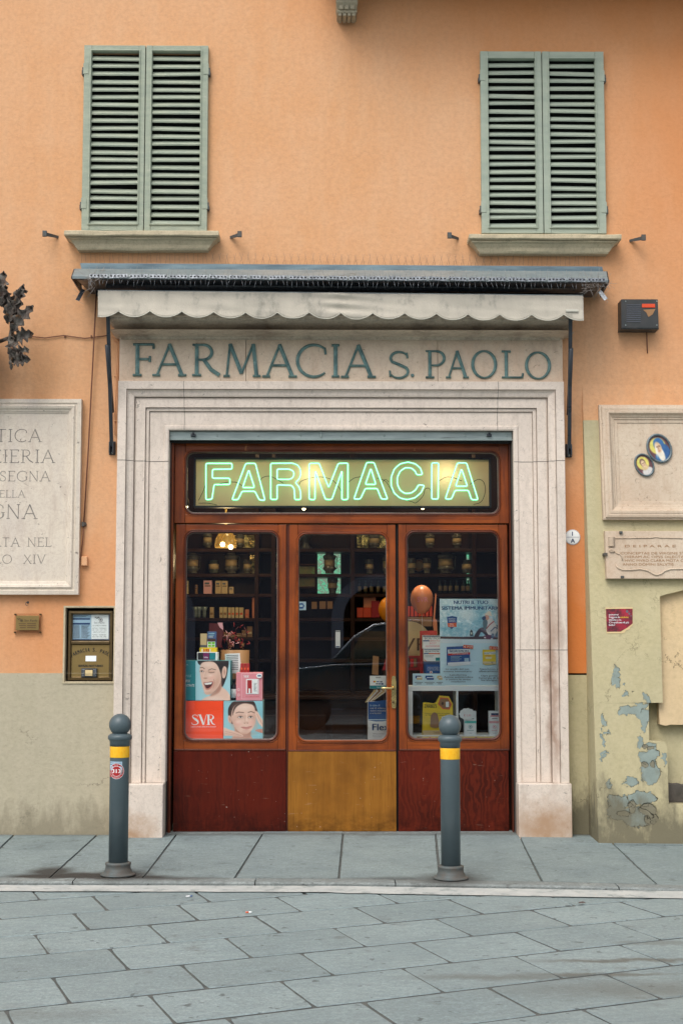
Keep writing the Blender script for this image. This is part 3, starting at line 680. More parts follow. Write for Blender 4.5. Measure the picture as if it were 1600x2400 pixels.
# ================================================================== BUILDING
DX0, DX1, DZ1 = -1.134, 1.339, 2.907            # door opening in the stone surround
bld = thing('pharmacy_building', 'old orange stucco building front with grey beige lower wall and stone doorway', 'building', (0, 0, 0))
def holed(mb, x0, x1, z0, z1, holes, k, Y=0., t=.0):
    xs = sorted({x0, x1, *[h[0] for h in holes], *[h[1] for h in holes]}); zs = sorted({z0, z1, *[h[2] for h in holes], *[h[3] for h in holes]})
    xs = [x for x in xs if x0 <= x <= x1]; zs = [z for z in zs if z0 <= z <= z1]
    for a, b in zip(xs, xs[1:]):
        for c, d in zip(zs, zs[1:]):
            mx, mz = (a + b) / 2, (c + d) / 2
            if any(h[0] < mx < h[1] and h[2] < mz < h[3] for h in holes): continue
            mb.add([(a, Y, c), (b, Y, c), (b, Y, d), (a, Y, d)], [(0, 1, 2, 3)], k)
    for h in holes:
        if h[0] >= x1 or h[1] <= x0 or h[2] >= z1 or (h[2] > -.05 and h[2] < z0 and h[3] < z0): continue
        a, b, c, d = h[0], h[1], max(h[2], z0), h[3]; D = h[4]
        mb.add([(a, Y, c), (b, Y, c), (b, Y, d), (a, Y, d), (a, Y + D, c), (b, Y + D, c), (b, Y + D, d), (a, Y + D, d)], ([(0, 1, 5, 4)] if h[2] >= z0 else []) + [(1, 2, 6, 5), (2, 3, 7, 6), (3, 0, 4, 7)], k)
WL = rect(200, 116, 487, 540); WR = rect(1128, 130, 1410, 546)
CB = rect(153, 1424, 267, 1598)                 # night-service cabinet recess
XB = W(1363, 900).x
holes = [(DX0 - .02, DX1 + .02, -.1, DZ1 + .02, .10), (WL[0] + .03, WL[1] - .03, WL[2] + .02, WL[3] - .03, .18), (WR[0] + .03, WR[1] - .03, WR[2] + .02, WR[3] - .03, .18), (CB[0], CB[1], CB[2], CB[3], .07)]
DADO = W(0, 1578).z; DADO_R = W(1345, 1582).z
m = MB(); holed(m, -7, XB, DADO, 11.5, holes, 'orange'); hw = holes[2]; holed(m, XB, 9, BZ, 11.5, [hw], 'orange')
xs = W(1322, 1600).x
m.build('wall', bld)
# solid mass behind the plaster, with the shop room left free
m = MB(); m.box(-7, 9, .20, .6, 3.25, 11.5, 'dark'); m.box(-7, -1.75, .20, .6, 0, 3.25, 'dark'); m.box(1.95, 9, .20, .6, 0, 3.25, 'dark'); m.box(-7, 9, 0.003, .6, 11.5, 11.6, 'sill')
m.build('wall_core', bld)
m = MB(); hl = [(CB[0], CB[1], CB[2], CB[3], .07)]
holed(m, -7, DX0, -.05, DADO, hl, 'grey', -.004); m.add([(-7, -.004, DADO), (DX0, -.004, DADO), (DX0, 0, DADO + .001), (-7, 0, DADO + .001)], [(0, 1, 2, 3)], 'grey')
m.build('painted_dado', bld)
m = MB(); m.box(DX1 + .02, XB, -.004, .001, -.05, DADO_R, 'green'); m.build('painted_dado', bld)
# battered wall: front sheet with the niche cut out
zc = WB(1370, 985).z
def S3(x, z, off=0): return Vector((x, bat_y(z) - off, z))
xl0 = XB; XE = 9.0
nich = [(1545, 1398), (1552, 1647), (1519, 1648), (1520, 1736), (1556, 1738), (1562, 1750), (1566, 1884)]
npt = [WB(*p) for p in nich]
arcp = [WB(*p) for p in [(1545, 1398), (1560, 1393), (1580, 1388), (1610, 1381), (1650, 1376), (1700, 1374), (1760, 1376), (1810, 1386), (1850, 1400)]]
xr = arcp[-1].x
m = MB()
zs = [0 - .06, 0.25, npt[6].z, npt[3].z, npt[2].z, npt[0].z, arcp[5].z + .02, zc, BZ]
def sheet(mb, x0, x1, z0, z1, k, off=0):
    nz = max(1, int((z1 - z0) / .25))
    for i in range(nz):
        a = z0 + (z1 - z0) * i / nz; b = z0 + (z1 - z0) * (i + 1) / nz
        mb.add([S3(x0, a, off), S3(x1, a, off), S3(x1, b, off), S3(x0, b, off)], [(0, 1, 2, 3)], k)
ztop = arcp[5].z + .05
sheet(m, xl0, XE, -.06, npt[6].z, 'green'); sheet(m, xl0, XE, ztop, zc, 'green'); sheet(m, xl0, XE, zc, BZ, 'orange')
sheet(m, xr, XE, npt[6].z, ztop, 'green')
# left of the niche: polygon
left = [S3(xl0, npt[6].z), npt[6], npt[5], npt[4], npt[3], npt[2], npt[1], npt[0], S3(npt[0].x, ztop), S3(xl0, ztop)]
for a, b in zip([npt[6], npt[5], npt[4]], [npt[5], npt[4], npt[3]]): m.add([S3(xl0, a.z), a, b, S3(xl0, b.z)], [(0, 1, 2, 3)], 'green')
m.add([S3(xl0, npt[3].z), npt[3], npt[2], S3(xl0, npt[2].z)], [(0, 1, 2, 3)], 'green')
m.add([S3(xl0, npt[2].z), npt[1], npt[0], S3(xl0, npt[0].z)], [(0, 1, 2, 3)], 'green')
m.add([S3(xl0, npt[0].z), npt[0], S3(npt[0].x, ztop), S3(xl0, ztop)], [(0, 1, 2, 3)], 'green')
for a, b in zip(arcp, arcp[1:]): m.add([a, b, S3(b.x, ztop), S3(a.x, ztop)], [(0, 1, 2, 3)], 'green')
ND = .14
ring = [npt[6], npt[5], npt[4], npt[3], npt[2], npt[1]] + arcp + [S3(xr, npt[6].z)]
for a, b in zip(ring, ring[1:] + ring[:1]): m.add([a, b, b + Vector((0, ND, 0)), a + Vector((0, ND, 0))], [(0, 1, 2, 3)], 'green')
# left return face of the batter
nz = 14
for i in range(nz):
    a, b = -.06 + (BZ + .06) * i / nz, -.06 + (BZ + .06) * (i + 1) / nz
    if b <= zc or a >= zc: segs = [(a, b, 'green' if b <= zc else 'orange')]
    else: segs = [(a, zc, 'green'), (zc, b, 'orange')]
    for c, d, kk in segs: m.add([(XB, bat_y(c), c), (XB, .0, c), (XB, .0, d), (XB, bat_y(d), d)], [(0, 1, 2, 3)], kk)
m.build('battered_wall', bld)
m = MB()      # back of the niche
for a, b in ((npt[6].z - .05, 1.0), (1.0, 1.5), (1.5, ztop + .02)): m.add([S3(npt[3].x - .05, a, -ND + .003), S3(xr + .05, a, -ND + .003), S3(xr + .05, b, -ND + .003), S3(npt[3].x - .05, b, -ND + .003)], [(0, 1, 2, 3)], 'green')
q0 = WB(1549, 1700); bot = []
pp = [S3(npt[0].x - .0, ztop, -.055)]
for i in range(25): x_ = q0.x + (xr - q0.x) * i / 24; bot.append(S3(x_, q0.z + .010 * mnoise.noise(Vector((x_ * 18, 0, 0))), -.055))
m.prism([S3(q0.x, ztop + .02, -.055)] + bot + [S3(xr, ztop + .02, -.055)], (0, .07, 0), 'peach')
m.build('niche_panel', bld)
m = MB()      # dirty broken ledge low in the niche
z1, z0 = WB(1566, 1840).z, WB(1566, 1883).z; top = []
for i in range(30): x_ = npt[6].x + (xr - npt[6].x) * i / 29; top.append(Vector((x_, bat_y(z1) + .05 + .012 * mnoise.noise(Vector((x_ * 20, 5, 0))), z1 + .016 * mnoise.noise(Vector((x_ * 22, 0, 0))))))
m.add(top + [t + Vector((0, .09, 0)) for t in top], [(i, i + 1, i + 31, i + 30) for i in range(29)], 'mud')
m.add(top + [Vector((t.x, t.y + .02, z0)) for t in top], [(i, i + 1, i + 31, i + 30) for i in range(29)], 'mud')
m.build('broken_ledge', bld)

# balcony above the frame, carried on the corbel that just shows at the top
bal = thing('balcony', 'projecting stone balcony over the right side, only its small carved corbel in view', 'balcony', (W(812, 0).x, 0, 6.1))
c0 = W(787, 35, -.16); c1 = W(838, 35, -.16)
m = MB(); z = c0.z; x0, x1 = c0.x, c1.x
for i in range(4): a = x0 + .012 + (x1 - x0 - .024) * i / 4; m.box(a + .004, a + (x1 - x0 - .024) / 4 - .004, -.150, -.02, z, z + .022, 'corbel', .003)
m.loft([(z + .020, x0 + .008, x1 - .008, -.155, .0), (z + .034, x0 + .006, x1 - .006, -.16, 0), (z + .045, x0 + .012, x1 - .012, -.15, 0), (z + .085, x0, x1, -.185, 0), (z + .10, x0, x1, -.19, 0), (z + .102, x0 + .008, x1 - .008, -.18, 0), (z + .17, x0 + .004, x1 - .004, -.25, 0), (z + .32, x0, x1, -.52, 0)], 'corbel')
for i in range(3): a = x0 + .018 + (x1 - x0 - .036) * i / 3; m.box(a + .006, a + (x1 - x0 - .036) / 3 - .006, -.172, -.15, z + .040, z + .075, 'corbel', .004)
m.build('corbel', bal)
m = MB(); m.loft([(z + .32, x0 - .08, x1 + 3.6, -.60, 0), (z + .40, x0 - .1, x1 + 3.6, -.64, 0), (z + .42, x0 - .14, x1 + 3.6, -.68, 0), (z + .50, x0 - .14, x1 + 3.6, -.68, 0)], 'corbel'); m.build('slab', bal)

# ------------------------------------------------------------------ windows with louvred shutters
def window(px_outer, openings, ysl, nsl, mk, label, sill_px, hinge_ys):
    x0, x1, z0, z1 = rect(*px_outer)
    t = thing('window', label, 'window', ((x0 + x1) / 2, 0, z0))
    m = MB(); m.add([(x0 + .03, .03, z0 + .02), (x1 - .03, .03, z0 + .02), (x1 - .03, .03, z1 - .03), (x0 + .03, .03, z1 - .03)], [(0, 1, 2, 3)], 'dark'); m.build('gap_shade_sheet', t)  # black sheet painted in for the shade behind the slats
    mid = W((openings[0][1] + openings[1][0]) / 2, (px_outer[1] + px_outer[3]) / 2).x
    rr = random.Random(len(label))
    for s_, (a, b) in enumerate(((x0, mid - .003), (mid + .003, x1))):
        o0 = W(openings[s_][0], 330).x; o1 = W(openings[s_][1], 330).x; zt = W(340 if s_ == 0 else 340, ysl[0]).z; zb = W(340, ysl[1]).z
        m = MB(); yf, yb = -.045, .0
        m.box(a, o0, yf, yb, z0, z1, mk, .003); m.box(o1, b, yf, yb, z0, z1, mk, .003)
        m.box(o0 + .0005, o1 - .0005, yf + .002, yb, zt, z1, mk, .003); m.box(o0 + .0005, o1 - .0005, yf + .002, yb, z0, zb, mk, .003)
        m.frame(o0 - .012, o1 + .012, zb - .012, zt + .012, [(0, .045), (0.001, .052), (.008, .054), (.012, .046), (.0125, .02)], mk)
        lf = m.build('shutter', t)
        m = MB(); pitch = (zt - zb) / nsl
        for i in range(nsl):
            c = zb + pitch * (i + .0) + .003; tw = rr.gauss(0, .0032); ty = rr.uniform(-.003, .003); c += rr.gauss(0, .0022)
            h = pitch * .60
            ya, yb2 = -.036 + ty, -.004 + ty
            for (xa, xb_, ca, cb) in ((o0 - .002, o1 + .002, c, c + tw),):
                v = [(xa, ya, ca), (xb_, ya, cb), (xb_, yb2, cb + h), (xa, yb2, ca + h), (xa, ya + .004, ca - .009), (xb_, ya + .004, cb - .009), (xb_, yb2 + .006, cb + h - .010), (xa, yb2 + .006, ca + h - .010)]
                m.add(v, [(0, 1, 2, 3), (4, 5, 1, 0), (7, 6, 5, 4), (3, 2, 6, 7)], mk)
        m.build('louvre_slats', lf)
        for hy in hinge_ys:
            zz = W(340, hy).z; m = MB(); hx = x0 if s_ == 0 else x1; sg = -1 if s_ == 0 else 1
            m.box(hx - sg * .035, hx + sg * .004, -.049, -.044, zz - .03, zz + .05, mk, .001)
            m.box(hx - sg * .004, hx + sg * .016, -.046, -.0, zz - .036, zz - .002, 'rust_metal', .003); m.tube([(hx + sg * .008, -.04, zz - .04), (hx + sg * .008, -.04, zz + .02)], .006, 'rust_metal')
            m.build('hinge', lf)
    a, b, c, d = rect(*sill_px, -.10); m = MB(); H = d - c
    L = [(c, a + .085, b - .085, -.075), (c + H * .10, a + .080, b - .080, -.085), (c + H * .13, a + .072, b - .072, -.086), (c + H * .30, a + .060, b - .060, -.092), (c + H * .48, a + .040, b - .040, -.110), (c + H * .56, a + .022, b - .022, -.134), (c + H * .60, a + .020, b - .020, -.136), (c + H * .605, a + .014, b - .014, -.128), (c + H * .65, a + .014, b - .014, -.128), (c + H * .66, a + .002, b - .002, -.150), (c + H * .72, a, b, -.158), (c + H * .92, a, b, -.158), (c + H * .97, a + .004, b - .004, -.152), (c + H, a + .015, b - .015, -.10)]
    # irregular hand-made stone: subdivide along x
    vs = []; fs = []; nx = 36
    for li, (z_, xa, xb_, yf) in enumerate(L):
        for i in range(nx + 1):
            x_ = xa + (xb_ - xa) * i / nx; nn = mnoise.noise(Vector((x_ * 11, z_ * 30, 2)))
            vs.append((x_, yf + nn * .005, z_ + mnoise.noise(Vector((x_ * 4, li * .2, 9))) * .005))
    for li in range(len(L) - 1):
        for i in range(nx): q = li * (nx + 1) + i; fs.append((q, q + 1, q + nx + 2, q + nx + 1))
    m.add(vs, fs, 'sill'); n0 = (nx + 1)
    for li in range(len(L) - 1):
        for e in (0, nx):
            p, q = Vector(vs[li * n0 + e]), Vector(vs[(li + 1) * n0 + e]); m.add([p, q, (q.x, 0, q.z), (p.x, 0, p.z)], [(0, 1, 2, 3)], 'sill')
    tp = [Vector(vs[(len(L) - 1) * n0 + i]) for i in range(n0)]; bt = [Vector(vs[i]) for i in range(n0)]
    for row in (tp, bt): m.add(row + [Vector((p.x, 0, p.z)) for p in row], [(i, i + 1, i + 1 + n0, i + n0) for i in range(nx)], 'sill')
    m.build('sill', t)
window((197, 112, 488, 545), ((215, 326), (357, 470)), (126, 528), 22, 'shutter_old', 'left upstairs window with peeling grey green louvred shutters closed', (154, 544, 514, 584), (162 + 8, 484))
window((1125, 126, 1414, 551), ((1143, 1252), (1286, 1393)), (140, 533), 22, 'shutter_new', 'right upstairs window with smoother sage green louvred shutters closed', (1097, 552, 1452, 592), (182, 490))
def hook(px, py, sg, label):
    p = W(px, py, -.06); m = MB()
    m.add([(p.x - sg * .045, -.001, p.z + .012), (p.x - sg * .045, -.001, p.z - .006), (p.x + sg * .03, -.115, p.z - .022), (p.x + sg * .03, -.115, p.z + .006),
           (p.x - sg * .030, -.001, p.z + .014), (p.x - sg * .030, -.001, p.z - .004), (p.x + sg * .045, -.110, p.z - .020), (p.x + sg * .045, -.110, p.z + .008)],
          [(0, 1, 2, 3), (4, 5, 6, 7), (0, 3, 7, 4), (1, 2, 6, 5), (2, 3, 7, 6), (0, 1, 5, 4)], 'rust_metal')
    m.box(p.x + sg * .018, p.x + sg * .05, -.125, -.108, p.z - .028, p.z + .016, 'rust_metal', .003)
    one(m, 'shutter_holdback', label, 'shutter catch', (p.x, 0, p.z), 'iron shutter catches beside the sills')
hook(120, 551, -1, 'small iron shutter catch left of the left window sill')
hook(552, 552, 1, 'small iron shutter catch right of the left window sill')
hook(1062, 555, -1, 'small iron shutter catch left of the right window sill')
hook(1492, 560, 1, 'small iron shutter catch right of the right window sill')

# ================================================================== STONE DOORWAY SURROUND
sur = thing('doorway_surround', 'carved pale limestone surround framing the shop front, with inscribed frieze and cornice', 'doorway', ((DX0 + DX1) / 2, 0, 0))
OX0, OX1, OZ1 = -1.492, 1.703, 3.250
JW = DX0 - OX0
prof = [(0, -.02), (0, .115), (.004, .118), (.060, .118), (.0605, .095), (.0635, .095), (.064, .114), (.068, .100), (.082, .092), (.100, .088), (.112, .082), (.1125, .040), (.1165, .040), (.117, .058), (.122, .058), (.124, .064), (.160, .064), (.190, .064), (.1905, .034), (.1945, .034), (.195, .048), (.197, .048), (.214, .048), (.217, .044), (.2175, .020), (.221, .020), (.2215, .034), (.300, .034), (.322, .034), (.324, .040), (.330, .044), (.348, .044), (.358, .040), (JW + .0, .036), (JW, -.18)]
# top band is a little narrower than the jambs, as on the photo, so the profile is scaled there
TW = OZ1 - DZ1
m = MB(); ZB = .40
rings = []
for o, d in prof:
    ot = o * TW / JW; y = -d
    rings.append([(OX0 + o, y, ZB), (OX0 + o, y, OZ1 - ot), (OX1 - o, y, OZ1 - ot), (OX1 - o, y, ZB)])
vs = [p for r in rings for p in r]; fs = []
for i in range(len(prof) - 1):
    for j in range(3): a = i * 4 + j; fs.append((a, a + 1, a + 5, a + 4))
m.add(vs, fs, 'stone')
def jointstrip(mb, fn, w=.0025):   # thin open joint following the profile
    for (o1, d1), (o2, d2) in zip(prof[1:-1], prof[2:-1]):
        a, b = fn(o1, d1 + .0012), fn(o2, d2 + .0012); mb.add([a[0], a[1], b[1], b[0]], [(0, 1, 2, 3)], 'joint')
for zz in (W(340, 1083).z, W(340, 1700).z * 0 + 1.02):
    for sx, bx in ((1, OX0), (-1, OX1)):
        if zz < 2 and sx == -1: zz2 = 1.33
        elif zz < 2: continue
        else: zz2 = zz
        jointstrip(m, lambda o, d: ((bx + sx * o, -d, zz2 - .002), (bx + sx * o, -d, zz2 + .002)))
for xx in (W(434, 950).x, W(1163, 950).x):
    jointstrip(m, lambda o, d: ((xx - .0015, -d, OZ1 - o * TW / JW), (xx + .0015, -d, OZ1 - o * TW / JW)))
m.build('architrave', sur)
for s_, (a, b) in enumerate(((OX0 - .012, DX0 - .003), (DX1 + .003, OX1 + .012))):
    zt = .400; m = MB(); m.box(a, b, -.135, .10, -.02, zt - .002, 'stone', .006); m.build('base_block', sur)
# reveal behind the architrave
m = MB(); m.box(DX0 - .05, DX0 - .001, .0, .12, 0, DZ1, 'joint'); m.box(DX1 + .001, DX1 + .05, .0, .12, 0, DZ1, 'joint'); m.build('reveal', sur)
FZ1 = W(800, 795).z
m = MB(); jx = [OX0, W(578, 850).x, W(1023, 850).x, OX1]
for a, b in zip(jx, jx[1:]): m.box(a + .0015, b - .0015, -.085, .0, OZ1 + .001, FZ1 + .05, 'frieze', .002)
fr = m.build('frieze', sur)
# cornice
cz0 = W(800, 790, -.12).z
m = MB()
def cor(Y, px0, px1): return W(px0, 760, Y).x, W(px1, 760, Y).x
L = []
for py, Y, a, b in ((796, -.10, 284, 1312), (790, -.115, 282, 1314), (788, -.135, 276, 1322), (781, -.15, 274, 1326), (780, -.17, 266, 1334), (777, -.21, 260, 1345), (774, -.30, 259, 1330), (773, -.31, 258, 1338), (752, -.31, 258, 1338), (750, -.325, 255, 1342), (744, -.33, 250, 1346), (740, -.36, 244, 1352), (722, -.365, 242, 1354)):
    p, q = W(a, py, Y), W(b, py, Y); L.append(((p.z + q.z) / 2, p.x, q.x, Y, 0))
L.sort(key=lambda l: l[0])
m.loft(L, 'cornice')
m.build('cornice', sur)
for py0, py1, xx in ((752, 773, 543), (752, 773, 1184)): pass

# bronze lettering on the frieze
sign = thing('bronze_lettering', 'verdigris bronze serif letters reading FARMACIA S. PAOLO across the stone lintel', 'sign', (.1, -.085, W(800, 885).z))
LET = [('F', 312, 361, 806, 881), ('A', 358, 438, 807, 881), ('R', 451, 515, 807, 881), ('M', 524, 611, 807, 883), ('A', 615, 696, 808, 884), ('C', 697, 763, 808, 884), ('I', 777, 795, 808, 884), ('A', 799, 880, 809, 885),
       ('S', 913, 955, 824, 887), ('.', 962, 970, 879, 884), ('P', 997, 1040, 822, 886), ('A', 1044, 1097, 823, 886), ('O', 1107, 1160, 822, 887), ('L', 1175, 1224, 823, 886), ('O', 1233, 1286, 825, 889)]
for ch, a, b, y0, y1 in LET:
    p = W(a, y1, -.085); q = W(b, y0, -.085); h = q.z - p.z; m = MB()
    if ch == '.': m.sphere(((p.x + q.x) / 2, -.09, p.z + .012), .013, 'bronze', 10, 6, (1, .6, 1))
    else:
        wpx = q.x - p.x; sxs = {'A': .90, 'I': .28}.get(ch, ROM[ch][0]); xs_ = [pt[0] for st in ROM[ch][1] for pt in st[0]]
        lo, hi = min(xs_), max(xs_); k = wpx / ((hi - lo) * h)
        roman(m, ch, h, lambda u, v, d, p=p, lo=lo, k=k, h=h: (p.x + u - lo * k * h, -.085 - d, p.z + v), 'bronze', .018, T=.118, t=.072, sx=k)
    m.build('letter', sign)

# ================================================================== SHOP FRONT
SY = .12      # plane of the joinery
shop = thing('shop_front', 'varnished reddish wood shop front with two display windows, a glazed door and transom', 'shop front', ((DX0 + DX1) / 2, SY, .03))
def rp(x0, y0, x1, y1, Y=SY): return rect(x0, y0, x1, y1, Y)
ZF = .036
m = MB()
fx0, fx1 = DX0 + .004, DX1 - .004
ax0, ax1, az0, az1 = rp(410, 1045, 1190, 1230)
zt = DZ1 - .003
m.box(fx0, ax0 - .001, SY - .055, SY + .06, ZF, zt, 'wood_dk', .003); m.box(ax1 + .001, fx1, SY - .055, SY + .06, ZF, zt, 'wood_dk', .003)
m.box(fx0 + .012, fx0 + .020, SY - .062, SY - .05, ZF, zt, 'wood_v', .002)
# transom frame
gx0, gx1, gz0, gz1 = rp(435, 1059, 1169, 1206)
zr0 = W(800, 1228, SY).z
m.box(ax0, gx0 - .0, SY - .02, SY + .05, zr0 + .004, zt, 'wood_v', .003); m.box(gx1, ax1, SY - .02, SY + .05, zr0 + .004, zt, 'wood_v', .003)
m.box(gx0 + .001, gx1 - .001, SY - .0185, SY + .05, gz1, zt, 'wood_h', .003); m.box(gx0 + .001, gx1 - .001, SY - .0185, SY + .05, zr0 + .004, gz0, 'wood_h', .003)
def corners(mb, x0, x1, z0, z1, r, yf, yb, k):
    for cx, cz, sx, sz in ((x0, z0, 1, 1), (x1, z0, -1, 1), (x1, z1, -1, -1), (x0, z1, 1, -1)):
        pts = [(cx, yf, cz)] + [(cx + sx * r * (1 - math.cos(a)), yf, cz + sz * r * (1 - math.sin(a))) for a in [math.pi / 2 * i / 8 for i in range(9)]]
        # a=0 -> (cx, cz+r*sz); a=90 -> (cx+r*sx, cz)
        mb.prism(pts, (0, yb - yf, 0), k)
def rrect(x0, x1, z0, z1, r, y, n=8):
    pts = []
    for cx, cz, a0 in ((x1 - r, z1 - r, 0), (x0 + r, z1 - r, 90), (x0 + r, z0 + r, 180), (x1 - r, z0 + r, 270)):
        for i in range(n + 1): a = math.radians(a0 + 90 * i / n); pts.append((cx + r * math.cos(a), y, cz + r * math.sin(a)))
    return pts
RR = .065
corners(m, gx0, gx1, gz0, gz1, RR, SY - .018, SY + .03, 'wood_h')
m.tube(rrect(gx0, gx1, gz0, gz1, RR, SY - .020), .007, 'wood_dk', closed=True)
m.tube(rrect(gx0 - .009, gx1 + .009, gz0 - .009, gz1 + .009, RR + .006, SY - .019), .004, 'wood_h', closed=True)
m.build('frame', shop)
m = MB(); m.tube(rrect(gx0 + .010, gx1 - .010, gz0 + .010, gz1 - .010, RR - .008, SY - .006), .0040, 'bead', closed=True); m.build('glazing_bead', shop)
m = MB(); pg = rrect(gx0 - .003, gx1 + .003, gz0 - .003, gz1 + .003, RR, SY + .008); m.poly(pg, 'glass'); m.build('transom_glass', shop)
# leaves
def leaf(name, xo0, xo1, g, pan, pk, label=None, door=False):
    zt_ = W(800, 1230, SY).z; yo = 0 if not door else .004
    a, b = W(xo0, 1500, SY).x, W(xo1, 1500, SY).x
    g0, g1, h0, h1 = rp(*g); p0, p1, q0, q1 = rp(*pan)
    m = MB(); yf = SY - .012 + yo; yb = SY + .04
    m.box(a, g0, yf, yb, q1 + .002, zt_, 'wood_v', .003); m.box(g1, b, yf, yb, q1 + .002, zt_, 'wood_v', .003)
    m.box(g0 + .001, g1 - .001, yf + .0015, yb, h1, zt_, 'wood_h', .003); m.box(g0 + .001, g1 - .001, yf + .0015, yb, q1 + .010, h0, 'wood_h', .003)
    corners(m, g0, g1, h0, h1, .066, yf + .003, yb - .01, 'wood_h')
    m.tube(rrect(g0, g1, h0, h1, .066, yf - .001), .0075, 'wood_dk' if not door else 'wood_h', closed=True)
    m.tube(rrect(g0 - .012, g1 + .012, h0 - .012, h1 + .012, .074, yf), .004, 'wood_v', closed=True)
    m.box(a + .002, b - .002, yf - .006, yf + .01, q1 + .000, q1 + .012, 'wood_dk', .003)
    lf = m.build(name, shop, label=label)
    m = MB(); m.poly(rrect(g0 - .003, g1 + .003, h0 - .003, h1 + .003, .07, SY + .012), 'glass'); m.build('glass_pane', lf)
    m = MB(); m.tube(rrect(g0 + .009, g1 - .009, h0 + .009, h1 - .009, .058, SY + .001), .0036, 'bead', closed=True); m.build('glazing_bead', lf)
    m = MB(); m.box(p0, p1, yf - (.001 if not door else .008), yb, ZF + .004, q1 - .001, pk, .002); m.build('lower_panel', lf)
    return lf
leaf('display_window', 411, 670, (433, 1246, 652, 1735), (407, 1759, 670, 1953), 'panel_l', 'left display window over a dark red brown panel')
dr = leaf('door', 677, 927, (697, 1250, 908, 1737), (675, 1761, 928, 1951), 'panel_c', 'glazed shop door with brass handle and honey coloured lower panel', True)
leaf('display_window', 934, 1190, (952, 1246, 1170, 1733), (933, 1759, 1191, 1953), 'panel_r', 'right display window over a figured red wood panel')
m = MB(); a0 = W(670.5, 1500, SY).x; a1 = W(676.5, 1500, SY).x; m.box(a0, a1, SY + .004, SY + .04, ZF, zr0, 'wood_dk'); a0 = W(927.6, 1500, SY).x; a1 = W(933.5, 1500, SY).x; m.box(a0, a1, SY + .010, SY + .04, ZF, zr0, 'dark')
m.build('mullion', shop)
m = MB(); m.box(fx0, fx1, SY - .09, SY + .05, ZF - .03, ZF + .003, 'kerb', .004); m.build('threshold', shop)
# handle
m = MB(); h0, h1, k0, k1 = rp(917, 1584, 928, 1660, SY - .02)
m.prism([(x, SY - .020, z) for x, z in [(h0 + .006, k0), (h1 - .006, k0), (h1 - .002, k0 + .012), (h1 - .002, k0 + .03), (h1, k0 + .04), (h1, k1 - .04), (h1 - .003, k1 - .03), (h1 - .003, k1 - .012), (h1 - .008, k1), (h0 + .008, k1), (h0 + .003, k1 - .012), (h0 + .003, k1 - .03), (h0, k1 - .04), (h0, k0 + .04), (h0 + .002, k0 + .03), (h0 + .002, k0 + .012)]], (0, .010, 0), 'brass_br')
c = W(921, 1613, SY - .03); m.lathe([(.013, 0), (.013, .006), (.008, .01), (.008, .05)], (c.x, SY - .02, c.z), 'brass_br', 14, 'y')
e = W(893, 1612, SY - .07); m.tube([(c.x, SY - .066, c.z), (c.x - .02, SY - .070, c.z + .001), (c.x - .06, SY - .072, c.z + .002), (e.x, SY - .072, c.z + .001)], .008, 'brass_br', 10, rs=[.008, .0085, .007, .0085])
kz = W(922, 1645, SY).z; m.lathe([(.009, 0), (.009, .004), (.004, .005)], (c.x, SY - .02, kz), 'brass_dk', 12, 'y')
m.build('handle', dr)
# metal shutter rail in the head of the opening
m = MB(); r0, r1, s0, s1 = rect(398, 1012, 1199, 1031, .02)
m.box(r0, r1, .0, .05, s0, s1, 'steel', .004); m.box(r0, r1, -.006, .06, s0 - .005, s0 + .002, 'steel'); m.box(r0, r1, .03, .08, s0 - .02, s0 - .006, 'dark')
for px in (450, 510, 605, 705, 800, 900, 995, 1090, 1187): c = W(px, 1021, 0); m.lathe([(.007, 0), (.006, .003), (.002, .004)], (c.x, -.0, c.z), 'steel', 10, 'y')
c = W(752, 1018, -.01); m.box(c.x - .006, c.x + .006, -.016, 0, c.z - .022, c.z + .022, 'steel', .003)
rs_ = one(m, 'roller_shutter_rail', 'grey green riveted steel rail across the head of the shop opening', 'shutter rail', ((r0 + r1) / 2, 0, s0))
for px in (453, 1146):
    c = W(px, 1019, -.02); m = MB(); m.box(c.x - .018, c.x + .018, -.022, 0, c.z - .012, c.z + .008, 'black_metal', .004); m.tube([(c.x, -.03, c.z + .012), (c.x, -.01, c.z + .012)], .008, 'black_metal'); m.build('catch', rs_)

# ------------------------------------------------------------------ neon sign behind the transom glass
NY = .29
ns = thing('neon_sign', 'lit green neon tubes spelling FARMACIA on a pale lit panel inside the transom', 'neon sign', (.1, NY, W(800, 1190, NY).z))
def nz(a, b, Y=NY): return W(380 + a / 1.8667, 980 + b / 1.8667, Y)
mn, nt, b = new_mat('neon_green'); b.inputs['Base Color'].default_value = (.02, .3, .12, 1); b.inputs['Emission Color'].default_value = (.10, .95, .42, 1); b.inputs['Emission Strength'].default_value = 1.25; MT['neon'] = mn
mn, nt, b = new_mat('neon_core'); b.inputs['Emission Color'].default_value = (.62, 1, .80, 1); b.inputs['Emission Strength'].default_value = 1.1; MT['neon_core'] = mn
mn = bpy.data.materials.new('translucent_panel'); mn.use_nodes = True; nt = mn.node_tree; nt.nodes.clear(); o = N(nt, 'ShaderNodeOutputMaterial'); tb = N(nt, 'ShaderNodeBsdfTranslucent'); tb.inputs[0].default_value = (.86, .74, .50, 1)
df = N(nt, 'ShaderNodeBsdfDiffuse'); df.inputs[0].default_value = (.80, .68, .48, 1); mx = N(nt, 'ShaderNodeMixShader'); mx.inputs[0].default_value = .5; nt.links.new(tb.outputs[0], mx.inputs[1]); nt.links.new(df.outputs[0], mx.inputs[2]); nt.links.new(mx.outputs[0], o.inputs[0]); MT['translucent'] = mn
